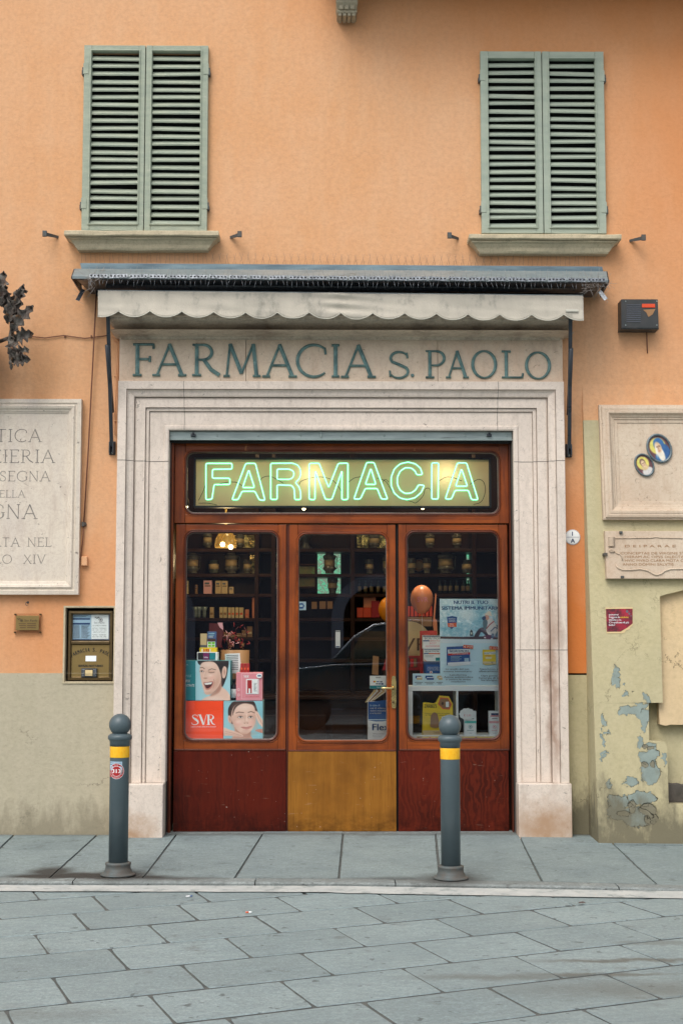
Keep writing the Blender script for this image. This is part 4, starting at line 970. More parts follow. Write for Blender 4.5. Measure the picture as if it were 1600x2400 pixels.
NEON = [
 [(218,355),(192,357),(192,198),(306,198),(306,223),(221,224),(220,263),(296,263),(297,290),(228,291)],
 [(306,357),(366,198),(408,198),(450,360),(425,358),(406,320),(350,320),(332,357)], [(379,226),(352,304),(404,304)],
 [(475,356),(475,198),(570,197),(592,205),(604,222),(606,248),(598,268),(582,282),(598,300),(605,320),(606,356),(580,357),(578,310),(566,294),(503,292),(503,356)], [(503,223),(556,223),(574,232),(577,247),(570,262),(556,268),(503,268)],
 [(643,356),(643,198),(686,197),(728,304),(770,198),(812,197),(812,356),(786,357),(786,230),(742,356),(714,356),(670,230),(668,357)],
 [(838,354),(894,194),(926,194),(985,354),(958,354),(940,308),(888,308),(866,354)], [(912,220),(888,290),(934,290)],
 [(1138,247),(1128,218),(1106,200),(1075,192),(1040,200),(1015,222),(1001,258),(1001,296),(1014,328),(1040,350),(1072,357),(1106,348),(1132,325),(1146,294),(1120,292),(1108,314),(1088,328),(1062,330),(1040,316),(1028,290),(1028,258),(1040,232),(1062,217),(1088,218),(1106,232),(1112,248)],
 [(1178,354),(1178,196),(1208,196),(1206,354)],
 [(1237,354),(1290,196),(1330,196),(1380,357),(1352,357),(1338,316),(1280,316),(1264,354)], [(1308,222),(1282,298),(1334,298)]]
def rounded(pts, r=7):
    out = []; n = len(pts)
    for i in range(n):
        a, b, c = Vector(pts[i - 1]), Vector(pts[i]), Vector(pts[(i + 1) % n])
        d1, d2 = (a - b), (c - b); r1 = min(r, d1.length * .4); r2 = min(r, d2.length * .4)
        p, q = b + d1.normalized() * r1, b + d2.normalized() * r2
        for t in (0, .33, .67, 1): out.append(p * (1 - t) ** 2 + b * 2 * t * (1 - t) + q * t * t)
    return out
grp = [(0,), (1, 2), (3, 4), (5,), (6, 7), (8,), (9,), (10, 11)]
for gidx in grp:
    m = MB()
    for li in gidx:
        pts = rounded(NEON[li]); p3 = [nz(p[0], p[1]) for p in pts]
        m.tube(p3, .0062, 'neon', 8, closed=True); m.tube([p + Vector((0, -.0048, 0)) for p in p3], .0028, 'neon_core', 6, closed=True)
    m.build('neon_letter', ns)
m = MB(); p0 = nz(150, 182, NY + .04); p1 = nz(1428, 384, NY + .04); m.add([(p0.x, NY + .04, p1.z), (p1.x, NY + .04, p1.z), (p1.x, NY + .04, p0.z), (p0.x, NY + .04, p0.z)], [(0, 1, 2, 3)], 'translucent'); m.build('back_panel', ns)
m = MB(); m.frame(p0.x - .015, p1.x + .015, p1.z - .015, p0.z + .015, [(0, -.07), (0, .012), (.012, .012), (.014, 0), (.0142, -.06)], 'black_metal', NY + .03); m.build('sign_frame', ns)
m = MB()
for wr in ([(160,360),(180,320),(190,290)], [(225,300),(260,285),(320,280),(355,300)], [(430,275),(440,260),(470,254),(505,270),(530,285)], [(600,290),(610,275),(650,262),(700,258),(750,275),(790,330)], [(815,280),(840,262),(870,256)], [(940,262),(975,275),(1000,310),(1030,345),(1090,365),(1110,370),(1140,340),(1150,310),(1170,310),(1180,345)], [(1210,275),(1240,258),(1270,260),(1310,275)], [(1345,290),(1380,268),(1405,280),(1412,320),(1395,365),(1360,378)], [(955,290),(975,268),(990,280)], [(160, 372), (200, 372), (240, 380)]):
    pts = [Vector(p) for p in wr]; out = []
    for i in range(len(pts) - 1):
        a, b2, c2, d2 = pts[max(0, i - 1)], pts[i], pts[i + 1], pts[min(len(pts) - 1, i + 2)]
        for s_ in range(6):
            t = s_ / 6; out.append(.5 * ((2 * b2) + (c2 - a) * t + (2 * a - 5 * b2 + 4 * c2 - d2) * t * t + (-a + 3 * b2 - 3 * c2 + d2) * t ** 3))
    out.append(pts[-1]); m = MB(); m.tube([nz(p.x, p.y, NY + .02) for p in out], .0022, 'black_metal', 5); m.build('wire', ns)
m = MB()
for a, b2 in () and ((192, 215), (300, 200), (350, 305), (505, 280), (600, 265), (728, 300), (790, 330), (890, 300), (1000, 290), (1145, 295), (1205, 250), (1282, 305), (1190, 352)): p = nz(a, b2, NY + .008); m.box(p.x - .004, p.x + .004, NY, NY + .038, p.z - .008, p.z + .008, 'bronze')

m = MB()
def plight(name, p, e, col, r=.03):
    l = bpy.data.lights.new(name, 'POINT'); l.energy = e; l.color = col; l.shadow_soft_size = r
    o = bpy.data.objects.new(name, l); COL.objects.link(o); o.location = p; return o
WARM = (1, .74, .38)
plight('sign_back_lamp', nz(655, 260, .43), .85, (1, .80, .52)); plight('sign_back_lamp', nz(1235, 250, .43), .85, (1, .80, .52)); plight('sign_back_lamp', nz(960, 300, .62), .6, (1, .82, .56)); plight('sign_back_lamp', nz(330, 300, .62), .6, (1, .82, .56))
def spot_down(p, e):
    l = bpy.data.lights.new('spot_light', 'SPOT'); l.energy = e; l.color = (1, .84, .62); l.spot_size = math.radians(95); l.spot_blend = .8; l.shadow_soft_size = .04
    o = bpy.data.objects.new('spot_light', l); COL.objects.link(o); o.location = p; o.rotation_euler = (math.radians(-4), 0, 0)
MT['bulb'] = flat('lit_bulb', (1, .80, .45), .4, 0, 5)
for px, py, lb in ((437, 1188, 'lit bulb low in the left corner of the transom'), (712, 1193, 'lit spotlight bulb under the neon sign near the middle'), (990, 1191, 'lit spotlight bulb under the right half of the neon sign')):
    p = W(px, py, .42); m = MB(); m.sphere(p, .013, 'bulb', 12, 8, (1, 1, .8)); m.lathe([(.024, .006), (.02, .05), (.008, .07), (.006, .3)], p, 'brass_dk', 12)
    one(m, 'spot_lamp', lb, 'lamp', p, 'spot bulbs hanging behind the transom'); spot_down(p + Vector((0, .03, -.05)), 14)

# ================================================================== ROOM AND SHELVES
RX0, RX1, RY1, RZ1 = -1.75, 1.95, 3.3, 3.2
m = MB()
m.add([(RX0, .16, 0.01), (RX1, .16, 0.01), (RX1, RY1, .01), (RX0, RY1, .01)], [(0, 1, 2, 3)], 'int_wood')
m.build('shop_floor', kind='structure')
m = MB(); t_w = .1
m.box(RX0 - t_w, RX0, .2, RY1, 0, RZ1, 'int_wood'); m.box(RX1, RX1 + t_w, .2, RY1, 0, RZ1, 'int_wood'); m.box(RX0 - t_w, RX1 + t_w, RY1, RY1 + t_w, 0, RZ1, 'int_wood'); m.box(RX0 - t_w, RX1 + t_w, .2, RY1 + t_w, RZ1, RZ1 + t_w, 'int_wood')
m.box(RX0 - t_w, DX0 + .03, .165, .2, 0, RZ1, 'int_wood'); m.box(DX1 - .03, RX1 + t_w, .165, .2, 0, RZ1, 'int_wood')
m.build('shop_room', bld)
QY = 2.0      # front plane of the shelving
shelf_rows = [(1286, 'top'), (1345, 'second'), (1392, 'third'), (1449, 'fourth'), (1494, 'fifth')]
shv = thing('shelving', 'dark wooden pharmacy shelving across the back of the shop', 'shelving', (.1, QY, 0))
def Q(px, py, Y=QY): return W(px, py, Y)
m = MB()
for py, _ in shelf_rows + [(1545, ''), (1620, '')]:
    z = Q(765, py).z; m.box(RX0 + .02, RX1 - .02, QY - .01, QY + .30, z - .028, z, 'shelf_wood', .004)
m.build('shelf_boards', shv)
m = MB()
for px in (384, 601, 640, 826, 1112, 1230):
    x = Q(px, 1500).x; m.box(x - .018, x + .018, QY - .02, QY + .30, .02, 3.0, 'int_wood', .004)
m.build('uprights', shv)
m = MB(); m.box(RX0 + .02, RX1 - .02, QY + .30, QY + .32, .02, 3.0, 'int_wood'); m.build('back_board', shv)
# antique mirrors set in the shelving; green ones emit an imitated neon reflection
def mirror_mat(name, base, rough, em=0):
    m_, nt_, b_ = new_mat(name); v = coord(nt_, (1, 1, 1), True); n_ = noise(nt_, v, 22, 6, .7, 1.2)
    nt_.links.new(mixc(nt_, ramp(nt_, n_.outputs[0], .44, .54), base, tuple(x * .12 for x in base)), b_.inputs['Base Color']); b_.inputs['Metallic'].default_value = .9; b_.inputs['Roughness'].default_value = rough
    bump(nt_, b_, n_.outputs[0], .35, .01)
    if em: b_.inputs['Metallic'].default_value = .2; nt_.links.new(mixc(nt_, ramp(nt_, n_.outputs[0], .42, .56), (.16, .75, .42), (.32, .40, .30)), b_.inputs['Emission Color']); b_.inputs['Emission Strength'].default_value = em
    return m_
MT['mir_g'] = mirror_mat('green_glow_mirror', (.30, .85, .55), .25, .42); MT['mir_y'] = mirror_mat('antique_mirror_gold', (.95, .75, .35), .22)
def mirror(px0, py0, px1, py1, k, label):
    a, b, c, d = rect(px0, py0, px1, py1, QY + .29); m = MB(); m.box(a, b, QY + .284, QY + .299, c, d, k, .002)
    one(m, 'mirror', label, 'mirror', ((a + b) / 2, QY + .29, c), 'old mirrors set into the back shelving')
mirror(744, 1294, 798, 1346, 'mir_g', 'mottled green mirror with painted-in neon glow behind the tall jar seen through the door')
mirror(744, 1353, 798, 1391, 'mir_g', 'mottled green mirror with painted-in neon glow behind the lower small jar in the door view')
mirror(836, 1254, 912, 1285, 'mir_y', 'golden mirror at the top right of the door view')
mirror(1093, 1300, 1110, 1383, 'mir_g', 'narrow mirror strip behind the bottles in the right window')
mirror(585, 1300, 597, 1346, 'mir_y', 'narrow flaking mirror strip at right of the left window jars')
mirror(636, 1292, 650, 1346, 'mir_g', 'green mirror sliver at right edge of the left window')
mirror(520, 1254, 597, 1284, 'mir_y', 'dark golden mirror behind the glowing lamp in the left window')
# the green neon tint here is only the mirrors' own emission
# jars
def jar(cx, base, wd, ht, kind, label, Y=QY + .12):
    p = W(cx, base, Y); s = abs(W(cx + wd / 2, base, Y).x - p.x); H = W(cx, base - ht, Y).z - p.z
    t = thing('pharmacy_jar', label, 'jar', p, 'old pharmacy jars on the back shelves')
    if kind == 'waist': prof = [(.62, 0), (.66, .03), (.58, .08), (.84, .16), (.96, .22), (.90, .30), (.80, .34), (.78, .66), (.92, .72), (.98, .80), (.86, .88), (.60, .92), (.66, .97), (.62, 1.0)]
    elif kind == 'cup': prof = [(.62, 0), (.68, .04), (.60, .10), (.66, .16), (.80, .30), (.82, .64), (.94, .78), (.98, .86), (.90, .90), (.96, .94), (.90, 1.0)]
    else: prof = [(.80, 0), (.88, .03), (.92, .12), (.94, .28), (.94, .70), (.88, .80), (.72, .86), (.80, .90), (.80, .96), (.40, 1.0)]
    m = MB(); m.lathe([(r * s, h * H) for r, h in prof], p, 'jar' if kind != 'glass' else 'jar_glass', 20); m.build('body', t)
    lo, hi = (.34, .66) if kind != 'glass' else (.30, .68); rr = {'waist': .81, 'cup': .845, 'glass': .96}[kind]
    m = MB(); m.lathe([(rr * s, lo * H), (rr * s + .001, (lo + hi) / 2 * H), (rr * s, hi * H)], p, 'label_cream', 20)
    m.build('jar_label', t)
    if kind == 'waist' and wd > 30:
        for sg in (1,):
            m = MB(); m.tube([(p.x + sg * s * .85, p.y, p.z + H * .85), (p.x + sg * s * 1.12, p.y, p.z + H * .80), (p.x + sg * s * 1.02, p.y, p.z + H * .55), (p.x + sg * s * 1.05, p.y, p.z + H * .3), (p.x + sg * s * .95, p.y, p.z + H * .2)], s * .06, 'jar', 6); m.build('jar_handle', t)
JR = [(486, 1284, 25, 36, 'waist', 'small jar left of the lamp on the top shelf, left window'), (561, 1284, 25, 32, 'waist', 'small jar right of the glowing lamp on the top shelf'),
 (451, 1344, 34, 48, 'waist', 'wide waisted jar at far left of the left window second shelf'), (501, 1344, 25, 32, 'glass', 'small glass jar between the two wide jars in the left window'), (542, 1344, 35, 48, 'waist', 'wide waisted jar in the middle of the left window second shelf'), (580, 1344, 23, 33, 'waist', 'small jar at the right end of the left window second shelf'), (648, 1344, 20, 40, 'waist', 'jar half hidden by the frame at right of the left window'), (646, 1391, 18, 30, 'waist', 'low jar at the right edge of the left window third shelf'),
 (772, 1344, 32, 48, 'waist', 'tall waisted jar before the upper green mirror, door view'), (779, 1391, 26, 36, 'cup', 'cup shaped jar before the lower green mirror, door view'), (876, 1284, 28, 33, 'waist', 'jar before the golden mirror at top of door view'), (865, 1345, 24, 34, 'cup', 'small cup jar alone on the second shelf at right of door view'), (905, 1345, 20, 44, 'waist', 'tall jar cut by the right edge of the door glass'),
 (1007, 1284, 25, 33, 'waist', 'top shelf jar nearer the left in the right window'), (1070, 1284, 25, 33, 'waist', 'top shelf jar nearer the middle of the right window'), (1108, 1284, 14, 30, 'waist', 'narrow jar at the right end of the right window top shelf'),
 (964, 1344, 24, 36, 'cup', 'jar at the left edge of the right window second shelf'), (1000, 1344, 22, 36, 'cup', 'jar just right of the round plate in the right window'), (1044, 1344, 42, 50, 'waist', 'largest wide jar in the middle of the right window'), (1094, 1344, 26, 32, 'glass', 'glass jar at the right end of the right window second shelf')]
for j in JR: jar(*j)
m = MB(); c = W(981, 1325, QY + .2); m.lathe([(.055, 0), (.05, .008), (.036, .006), (.034, .002), (.012, .003)], (c.x, c.y, c.z), 'label_cream', 28, 'y', ks={1: 'kraft'}); one(m, 'plate', 'round cream plate standing between jars in the right window', 'plate', c)
# bottles
def bottle(cx, base, wd, ht, k, label, grp, Y=QY + .1):
    p = W(cx, base, Y); s = abs(W(cx + wd / 2, base, Y).x - p.x); H = W(cx, base - ht, Y).z - p.z
    m = MB(); m.lathe([(s, 0), (s, .62 * H), (s * .8, .70 * H), (s * .35, .76 * H), (s * .35, .86 * H), (s * .5, .87 * H), (s * .5, H)], p, k, 12)
    m.lathe([(s * 1.02, .15 * H), (s * 1.02, .55 * H)], p, 'label_cream' if k != 'black_print' else 'paper', 12)
    one(m, 'bottle', label, 'bottle', p, grp)
od = ['first', 'second', 'third', 'fourth', 'fifth', 'sixth']
for i, px in enumerate((1031, 1043, 1055, 1070, 1085, 1096)): bottle(px, 1389, 9, 29, 'jar_glass', f'{od[i]} from left of the slim bottles on the right window third shelf', 'slim bottles in the right window')
for i, px in enumerate((842, 856, 870, 886, 901)): bottle(px, 1391, 8, 30, 'jar_glass', f'{od[i]} from left of the narrow bottles on the third shelf, door view', 'narrow bottles seen through the door')
# small cartons on shelves
def card(x0, y0, x1, y1, Y, D, k, label=None, cat='box', name='carton', grp=None, bands=(), bev=.002, build=True):
    a, b, c, d = rect(x0, y0, x1, y1, Y); m = MB(); m.box(a, b, Y, Y + D, c, d, k, bev)
    for (u0, v0, u1, v1, kk) in bands: m.add([(a + (b - a) * u0, Y - .0012, c + (d - c) * v0), (a + (b - a) * u1, Y - .0012, c + (d - c) * v0), (a + (b - a) * u1, Y - .0012, c + (d - c) * v1), (a + (b - a) * u0, Y - .0012, c + (d - c) * v1)], [(0, 1, 2, 3)], kk)
    if build: return one(m, name, label, cat, ((a + b) / 2, Y, c), grp)
    return m, (a, b, c, d)
bx = lambda L, row: [(400 + a / 4.357, 400 + b / 4.357) for a, b in L]
ROW3 = [(336, 420, 612, 'pink_pale', 'pale lilac carton'), (456, 515, 615, 'beige_box', 'tall cream carton, left of a pair'), (520, 582, 615, 'beige_box', 'tall cream carton, right of a pair'), (596, 642, 678, 'beige_box', 'short cream carton with orange edge'), (150, 178, 615, 'cream_card', 'cream carton cut by the left window edge'), (250, 272, 655, 'kraft', 'slim brown carton')]
for a, b, y, k, l in ROW3: card(400 + a / 4.357, 1220 + y / 4.357, 400 + b / 4.357, 1391.5, QY + .02, .07, k, l + ' on the left window third shelf', grp='cartons on the back shelves', bands=((.15, .55, .85, .62, 'brown_c'), (.15, .7, .7, .85, 'text_grey')))
ROW4 = [(400, 440, 885, 'beige_box', 'single cream carton'), (498, 534, 885, 'cream_card', 'first carton of the row of cream cartons'), (538, 575, 885, 'cream_card', 'second carton of the row of cream cartons'), (586, 618, 888, 'cream_card', 'third carton, red printed,'), (622, 652, 888, 'cream_card', 'fourth carton, red printed,'), (662, 694, 888, 'cream_card', 'fifth carton, red printed,'), (700, 742, 888, 'cream_card', 'sixth carton, red printed,'), (760, 800, 908, 'tan_ball', 'short orange carton')]
for i, (a, b, y, k, l) in enumerate(ROW4): card(400 + a / 4.357, 1220 + y / 4.357, 400 + b / 4.357, 1448.5, QY + .02, .07, k, l + ' on the left window fourth shelf', grp='cartons on the back shelves', bands=((.15, .3, .85, .5, 'orange2' if i > 2 else 'kraft'),))
card(591, 1398, 597, 1448.5, QY + .02, .05, 'tan_ball', 'tall narrow peach box at the right end of the fourth shelf', grp='cartons on the back shelves')
for i, (px, l) in enumerate(((458, 'left'), (466, 'middle'), (479, 'right'))):
    p = W(px, 1448.5, QY + .06); m = MB(); m.lathe([(.012, 0), (.016, .02), (.017, .06), (.030, .095), (.028, .096), (.015, .06)], p, 'steel', 14); one(m, 'goblet', f'{l} of three small pale glasses on the fourth shelf', 'glass', p, 'small glasses on the back shelf')
for i, (a, b, y) in enumerate(((540, 610, 1140), (620, 660, 1160), (670, 720, 1150), (725, 770, 1120), (780, 835, 1080))): card(400 + a / 4.357, 1220 + y / 4.357, 400 + b / 4.357, 1493.5, QY + .02, .06, 'kraft', f'{od[i]} brown carton from left on the left window fifth shelf', grp='brown cartons low on the back shelves', bands=((.1, .3, .9, .5, 'cream_card'),))
# door view shelves
for i, (a, b, y, base, k, l) in enumerate(((767, 830, 890, 990, 'tin_orange', 'small red orange carton at left of the orange group'), (833, 912, 890, 990, 'tin_orange', 'wide red orange carton in the middle of the orange group'), (915, 1000, 820, 990, 'red_card', 'taller red carton at right of the orange group'), (835, 960, 775, 888, 'tan_ball', 'peach box standing on the orange cartons'))):
    card(660 + a / 4.357, 1220 + y / 4.357, 660 + b / 4.357, 1220 + base / 4.357, QY + .02 if i < 3 else QY + .03, .07, k, l, grp='orange cartons seen through the door')
for i, (a, b, y) in enumerate(((305, 360, 830), (385, 450, 825), (465, 520, 825))): card(660 + a / 4.357, 1220 + y / 4.357, 660 + b / 4.357, 1427, QY - .0, .05, 'kraft', f'{od[i]} dim carton from left under the green mirrors', grp='dim cartons under the mirrors')
card(786, 1478, 797, 1518, .165, .003, 'paper', 'narrow white notice with dark ends stuck inside the door glass', 'notice', 'notice', bands=((.0, .93, 1, .97, 'black_print'), (.1, .02, .9, .09, 'dkblue_card')), bev=0)
m_, R_ = card(697, 1410, 717, 1430, .8, .003, 'paper_blue', build=False, bev=0)
cx, cz = (R_[0] + R_[1]) / 2 - .003, (R_[2] + R_[3]) / 2; m_.poly([(cx + .024 * math.cos(a), .797, cz + .024 * math.sin(a)) for a in [math.pi / 3 * i for i in range(6)]], 'blue_card'); m_.poly([(cx + dx, .795, cz + dz) for dx, dz in ((-.012, -.008), (.012, -.008), (.012, .008), (-.012, .008))], 'paper_blue')
one(m_, 'notice', 'pale square notice with a blue hexagon behind the door glass', 'notice', (cx, .8, R_[2]))
# framed painting
a, b, c, d = rect(699, 1330, 738, 1372, QY + .05); m = MB(); pt = thing('painting', 'small dark framed landscape painting left of the green mirrors', 'painting', ((a + b) / 2, QY, c))
m.frame(a - .04, b + .02, c - .03, d + .03, [(0, -.02), (0, .02), (.012, .03), (.02, .012), (.022, 0)], 'shelf_wood', QY + .05); m.build('picture_frame', pt)
MT['landsc'] = mat('painted_landscape', (.10, .13, .04), (.28, .20, .06), rough=.5, scale=9, world=True, dirt=(.12, .4, .12), dscale=11, dlo=.57)
m = MB(); m.add([(a - .02, QY + .048, c - .01), (b, QY + .048, c - .01), (b, QY + .048, d + .01), (a - .02, QY + .048, d + .01)], [(0, 1, 2, 3)], 'landsc'); m.build('canvas', pt)
# dark bust
p = W(716, 1290, QY + .1); m = MB(); m.lathe([(.05, 0), (.055, .02), (.03, .05), (.028, .07), (.05, .10), (.058, .14), (.052, .18), (.03, .20), (.005, .205)], p, 'alarm', 18); m.sphere((p.x, p.y - .055, p.z + .125), .012, 'alarm', 8, 6)
one(m, 'bust', 'dark rounded bust at the top left of the door view', 'bust', p)
# glass pendant lamp
p = W(529, 1284, 1.5); pl = thing('pendant_lamp', 'glowing amber glass pendant lamp at the top of the left window', 'lamp', p)
mg, nt, b = new_mat('amber_glass'); b.inputs['Base Color'].default_value = (.8, .55, .18, 1); b.inputs['Roughness'].default_value = .2; b.inputs['Transmission Weight'].default_value = .7; b.inputs['Emission Color'].default_value = (1, .6, .15, 1); b.inputs['Emission Strength'].default_value = .05; MT['amber'] = mg
m = MB(); m.lathe([(.088, 0), (.092, .02), (.085, .07), (.06, .12), (.025, .145), (.012, .15), (.006, .5)], p, 'amber', 24); m.build('lamp_shade', pl)
for q in ((522, 1276), (541, 1282)): c = W(q[0], q[1], 1.41); m = MB(); m.sphere(c, .020, 'bulb', 12, 8); m.build('bulb', pl)
plight('pendant_light', p + Vector((0, -.05, -.12)), 1.8, WARM); plight('shop_light', (1.2, 1.3, 3.0), 10, WARM, .1); plight('shop_light', (-.6, 1.2, 3.0), 11, WARM, .1)
# counter
ct = thing('counter', 'dark wooden shop counter low behind the door', 'counter', (-.1, 1.55, .01)); m = MB(); m.box(-.9, .35, 1.35, 1.8, .01, .92, 'int_wood', .005)
for i in range(4): m.box(-.86 + i * .3, -.60 + i * .3, 1.338, 1.352, .12, .80, 'shelf_wood', .006)
m.build('body', ct); m = MB(); m.box(-.94, .39, 1.31, 1.84, .922, .955, 'shelf_wood', .006); m.build('top', ct)

# balloons
def balloon(cx, cy, rx, ry, Y, k, label, tie=None):
    c = W(cx, cy, Y); R_ = abs(W(cx + rx, cy, Y).x - c.x); H = (W(cx, cy - ry, Y).z - c.z) / R_; m = MB()
    m.sphere(c, R_, k, 24, 16, (1, 1, H), .13); m.lathe([(.004, 0), (.010, -.016), (.002, -.018)], (c.x, c.y, c.z - R_ * H + .003), k, 8); m.tube([(c.x, c.y, c.z - R_ * H - .01), (c.x + .01, c.y, c.z - R_ * H - .25), (c.x - .005, c.y + .01, c.z - R_ * H - .5)], .0012, 'paper', 4)
    return m, c, R_
m, c, R_ = balloon(988, 1405, 27, 34, .45, 'tan_ball', ''); text(m, 'SVR', P(c.x, c.z - .02, c.y - R_ - .001), 'pink_card', .035)
one(m, 'balloon', 'peach balloon with faint pale lettering in the right window', 'balloon', c, 'balloons in the shop')
m, c, R_ = balloon(910, 1429, 24, 30, .7, 'yel_ball', ''); one(m, 'balloon', 'yellow orange balloon partly behind the right stile of the door', 'balloon', c, 'balloons in the shop')
m, c, R_ = balloon(996, 1408, 24, 34, .9, 'tan_ball', ''); 

# ------------------------------------------------------------------ left window display
LY = .21
ZBASE = W(520, 1734, LY).z
stg = MB(); a, b, c, d = rect(425, 1734, 660, 1740, LY); stg.box(a, b, .185, .75, c - .05, ZBASE - .0015, 'int_wood', .003); stg.box(a, b, .55, .75, .02, c - .05, 'int_wood'); one(stg, 'display_platform', 'low dark platform under the boxes in the left window', 'display stand', ((a + b) / 2, .45, .02))
def cat_close(pts, n=5):
    pts = [Vector(p) for p in pts]; out = []; L = len(pts)
    for i in range(L):
        a, b, c, d = pts[i - 1], pts[i], pts[(i + 1) % L], pts[(i + 2) % L]
        for s_ in range(n):
            t = s_ / n; out.append(.5 * ((2 * b) + (c - a) * t + (2 * a - 5 * b + 4 * c - d) * t * t + (-a + 3 * b - 3 * c + d) * t ** 3))
    return out
class Pic:   # flat printed picture built as thin stacked shapes, coordinates in zoom pixels
    def __init__(s, ox, oy, sc, Y, clipr=None): s.m = MB(); s.o = (ox, oy, sc); s.Y = Y; s.n = 0; s.c = clipr
    def pt(s, a, b):
        if s.c: a = min(max(a, s.c[0]), s.c[2]); b = min(max(b, s.c[1]), s.c[3])
        return W(s.o[0] + a / s.o[2], s.o[1] + b / s.o[2], s.Y - .0006 * s.n)
    def sh(s, pts, k, smooth=True):
        s.n += 1; pts = cat_close(pts) if smooth else pts
        c = Vector((sum(p[0] for p in pts) / len(pts), sum(p[1] for p in pts) / len(pts)))
        s.m.poly([s.pt(p[0], p[1]) for p in pts], k); return s
    def el(s, cx, cy, rx, ry, k, n=16, rot=0):
        s.n += 1; cr, sr = math.cos(rot), math.sin(rot)
        s.m.poly([s.pt(cx + rx * math.cos(a) * cr - ry * math.sin(a) * sr, cy + rx * math.cos(a) * sr + ry * math.sin(a) * cr) for a in [2 * math.pi * i / n for i in range(n)]], k); return s
    def ln(s, pts, w, k):
        s.n += 1
        for (a, b), (c, d) in zip(pts, pts[1:]):
            l = math.hypot(c - a, d - b) or 1; nx, ny = -(d - b) / l * w / 2, (c - a) / l * w / 2
            s.m.poly([s.pt(a + nx, b + ny), s.pt(c + nx, d + ny), s.pt(c - nx, d - ny), s.pt(a - nx, b - ny)], k)
        return s
    def rc(s, x0, y0, x1, y1, k): return s.sh([(x0, y0), (x1, y0), (x1, y1), (x0, y1)], k, False)
    def tx(s, t, cx, cy, h, k, align='C', width=None, bold=0.):
        s.n += 1; p = s.pt(cx, cy); hh = h / s.o[2] * .00318; ww = width / s.o[2] * .00318 if width else None
        Y = s.Y - .0006 * s.n; c = W(s.o[0] + cx / s.o[2], s.o[1] + cy / s.o[2], Y); text(s.m, t, P(c.x, c.z, Y), k, hh, align, ww, bold); return s
def zbox(ox, oy, sc, x0, y0, x1, y1, Y, D, k, name, label, cat='box', grp=None, bev=.002):
    a, b, c, d = rect(ox + x0 / sc, oy + y0 / sc, ox + x1 / sc, oy + y1 / sc, Y); t = thing(name, label, cat, ((a + b) / 2, Y, c), grp); m = MB(); m.box(a, b, Y, Y + D, c, d, k, bev); m.build('box_body', t); return t
def zstand(t, P_, name='printed_front'): P_.m.build(name, t)
LB = (400, 1220, 4.357)
# orange box
t = zbox(*LB, 134, 1843, 537, 2238, LY, .26, 'orange_card', 'display_box', 'large orange display box with white SVR lettering, bottom left')
pc = Pic(*LB, LY - .0005)
def svr(pc, x0, y0, x1, y1, k, T=.26, t=.055):
    # didone style lettering
    H = y1 - y0; Wd = x1 - x0
    def pl(u, v, d): pc_ = pc.pt(x0 + u, y1 - v); return Vector((pc_.x, pc.Y - .0006 * pc.n, pc_.z))
    pc.n += 1
    h = H
    S_ = [(.27, .80), (.25, .93), (.15, .985), (.07, .93), (.05, .80), (.10, .66), (.19, .52), (.27, .36), (.29, .2), (.24, .06), (.13, .01), (.04, .07), (.01, .22)]
    ribbon(pc.m, [(a * Wd, b * h) for a, b in S_], lambda s: h * (.05 + .17 * math.exp(-((s - .52) / .16) ** 2)), lambda u, v, d: pl(u, v, d), .0001, k)
    ribbon(pc.m, [(.36 * Wd, h), (.52 * Wd, 0)], h * .20, pl, .0001, k); pc.n += 1; ribbon(pc.m, [(.53 * Wd, 0), (.64 * Wd, h)], h * .05, pl, .0001, k); ribbon(pc.m, [(.28 * Wd, h * .98), (.42 * Wd, h * .98)], h * .05, pl, .0001, k); pc.n += 1
    ribbon(pc.m, [(.73 * Wd, 0), (.73 * Wd, h)], h * .19, pl, .0001, k); pc.n += 1
    ribbon(pc.m, [(.65 * Wd, h * .98), (.82 * Wd, h * .98)] + [(a * Wd, b * h) for a, b in arc(.82, .75, .11, .23, 90, -90, 10)] + [(.76 * Wd, h * .52)], lambda s: h * (.05 + .12 * math.exp(-((s - .6) / .16) ** 2)), pl, .0001, k); pc.n += 1
    ribbon(pc.m, [(.82 * Wd, h * .5), (.90 * Wd, h * .10), (1.0 * Wd, h * .02)], lambda s: h * (.16 - .1 * s), pl, .0001, k); ribbon(pc.m, [(.65 * Wd, h * .02), (.80 * Wd, h * .02)], h * .04, pl, .0001, k)
svr(pc, 212, 1982, 452, 2086, 'white_print'); pc.tx('LABORATOIRE DERMATOLOGIQUE', 335, 2112, 11, 'white_print', width=246); zstand(t, pc)
# face box right
t = zbox(*LB, 541, 1843, 941, 2236, LY - .004, .26, 'sky_card', 'display_box', 'pale blue display box with photo of smiling young woman touching her face, bottom row')
SK, SH_, SD, HL, HR = (233, 196, 178), (208, 160, 140), (170, 116, 98), (248, 222, 208), (58, 40, 36)
r = Raster(542, 1845, 940, 2234, (150, 203, 214), 120)
r.el(900, 2040, 120, 200, (128, 190, 204), 120, .6)
r.poly([(590, 2000), (588, 1925), (612, 1876), (640, 1850), (700, 1830), (800, 1830), (850, 1850), (876, 1910), (874, 1980), (700, 2000), (650, 2060), (628, 2080), (610, 2050)], HR, 5).el(700, 1850, 60, 14, (96, 70, 62), 30, .5)
r.poly([(660, 2060), (655, 2160), (630, 2250), (830, 2250), (812, 2180), (814, 2100)], SH_, 6).poly([(670, 2130), (740, 2190), (812, 2130), (812, 2200), (740, 2215), (670, 2190)], SD, 26, .55)
r.el(604, 2030, 19, 40, SK, 5, 1, -.2).el(606, 2032, 9, 24, SD, 10, .6, -.2)
r.poly([(620, 1990), (632, 1925), (668, 1882), (735, 1860), (812, 1866), (854, 1908), (868, 1985), (864, 2060), (840, 2122), (796, 2170), (752, 2184), (708, 2166), (658, 2110), (628, 2050)], SK, 5)
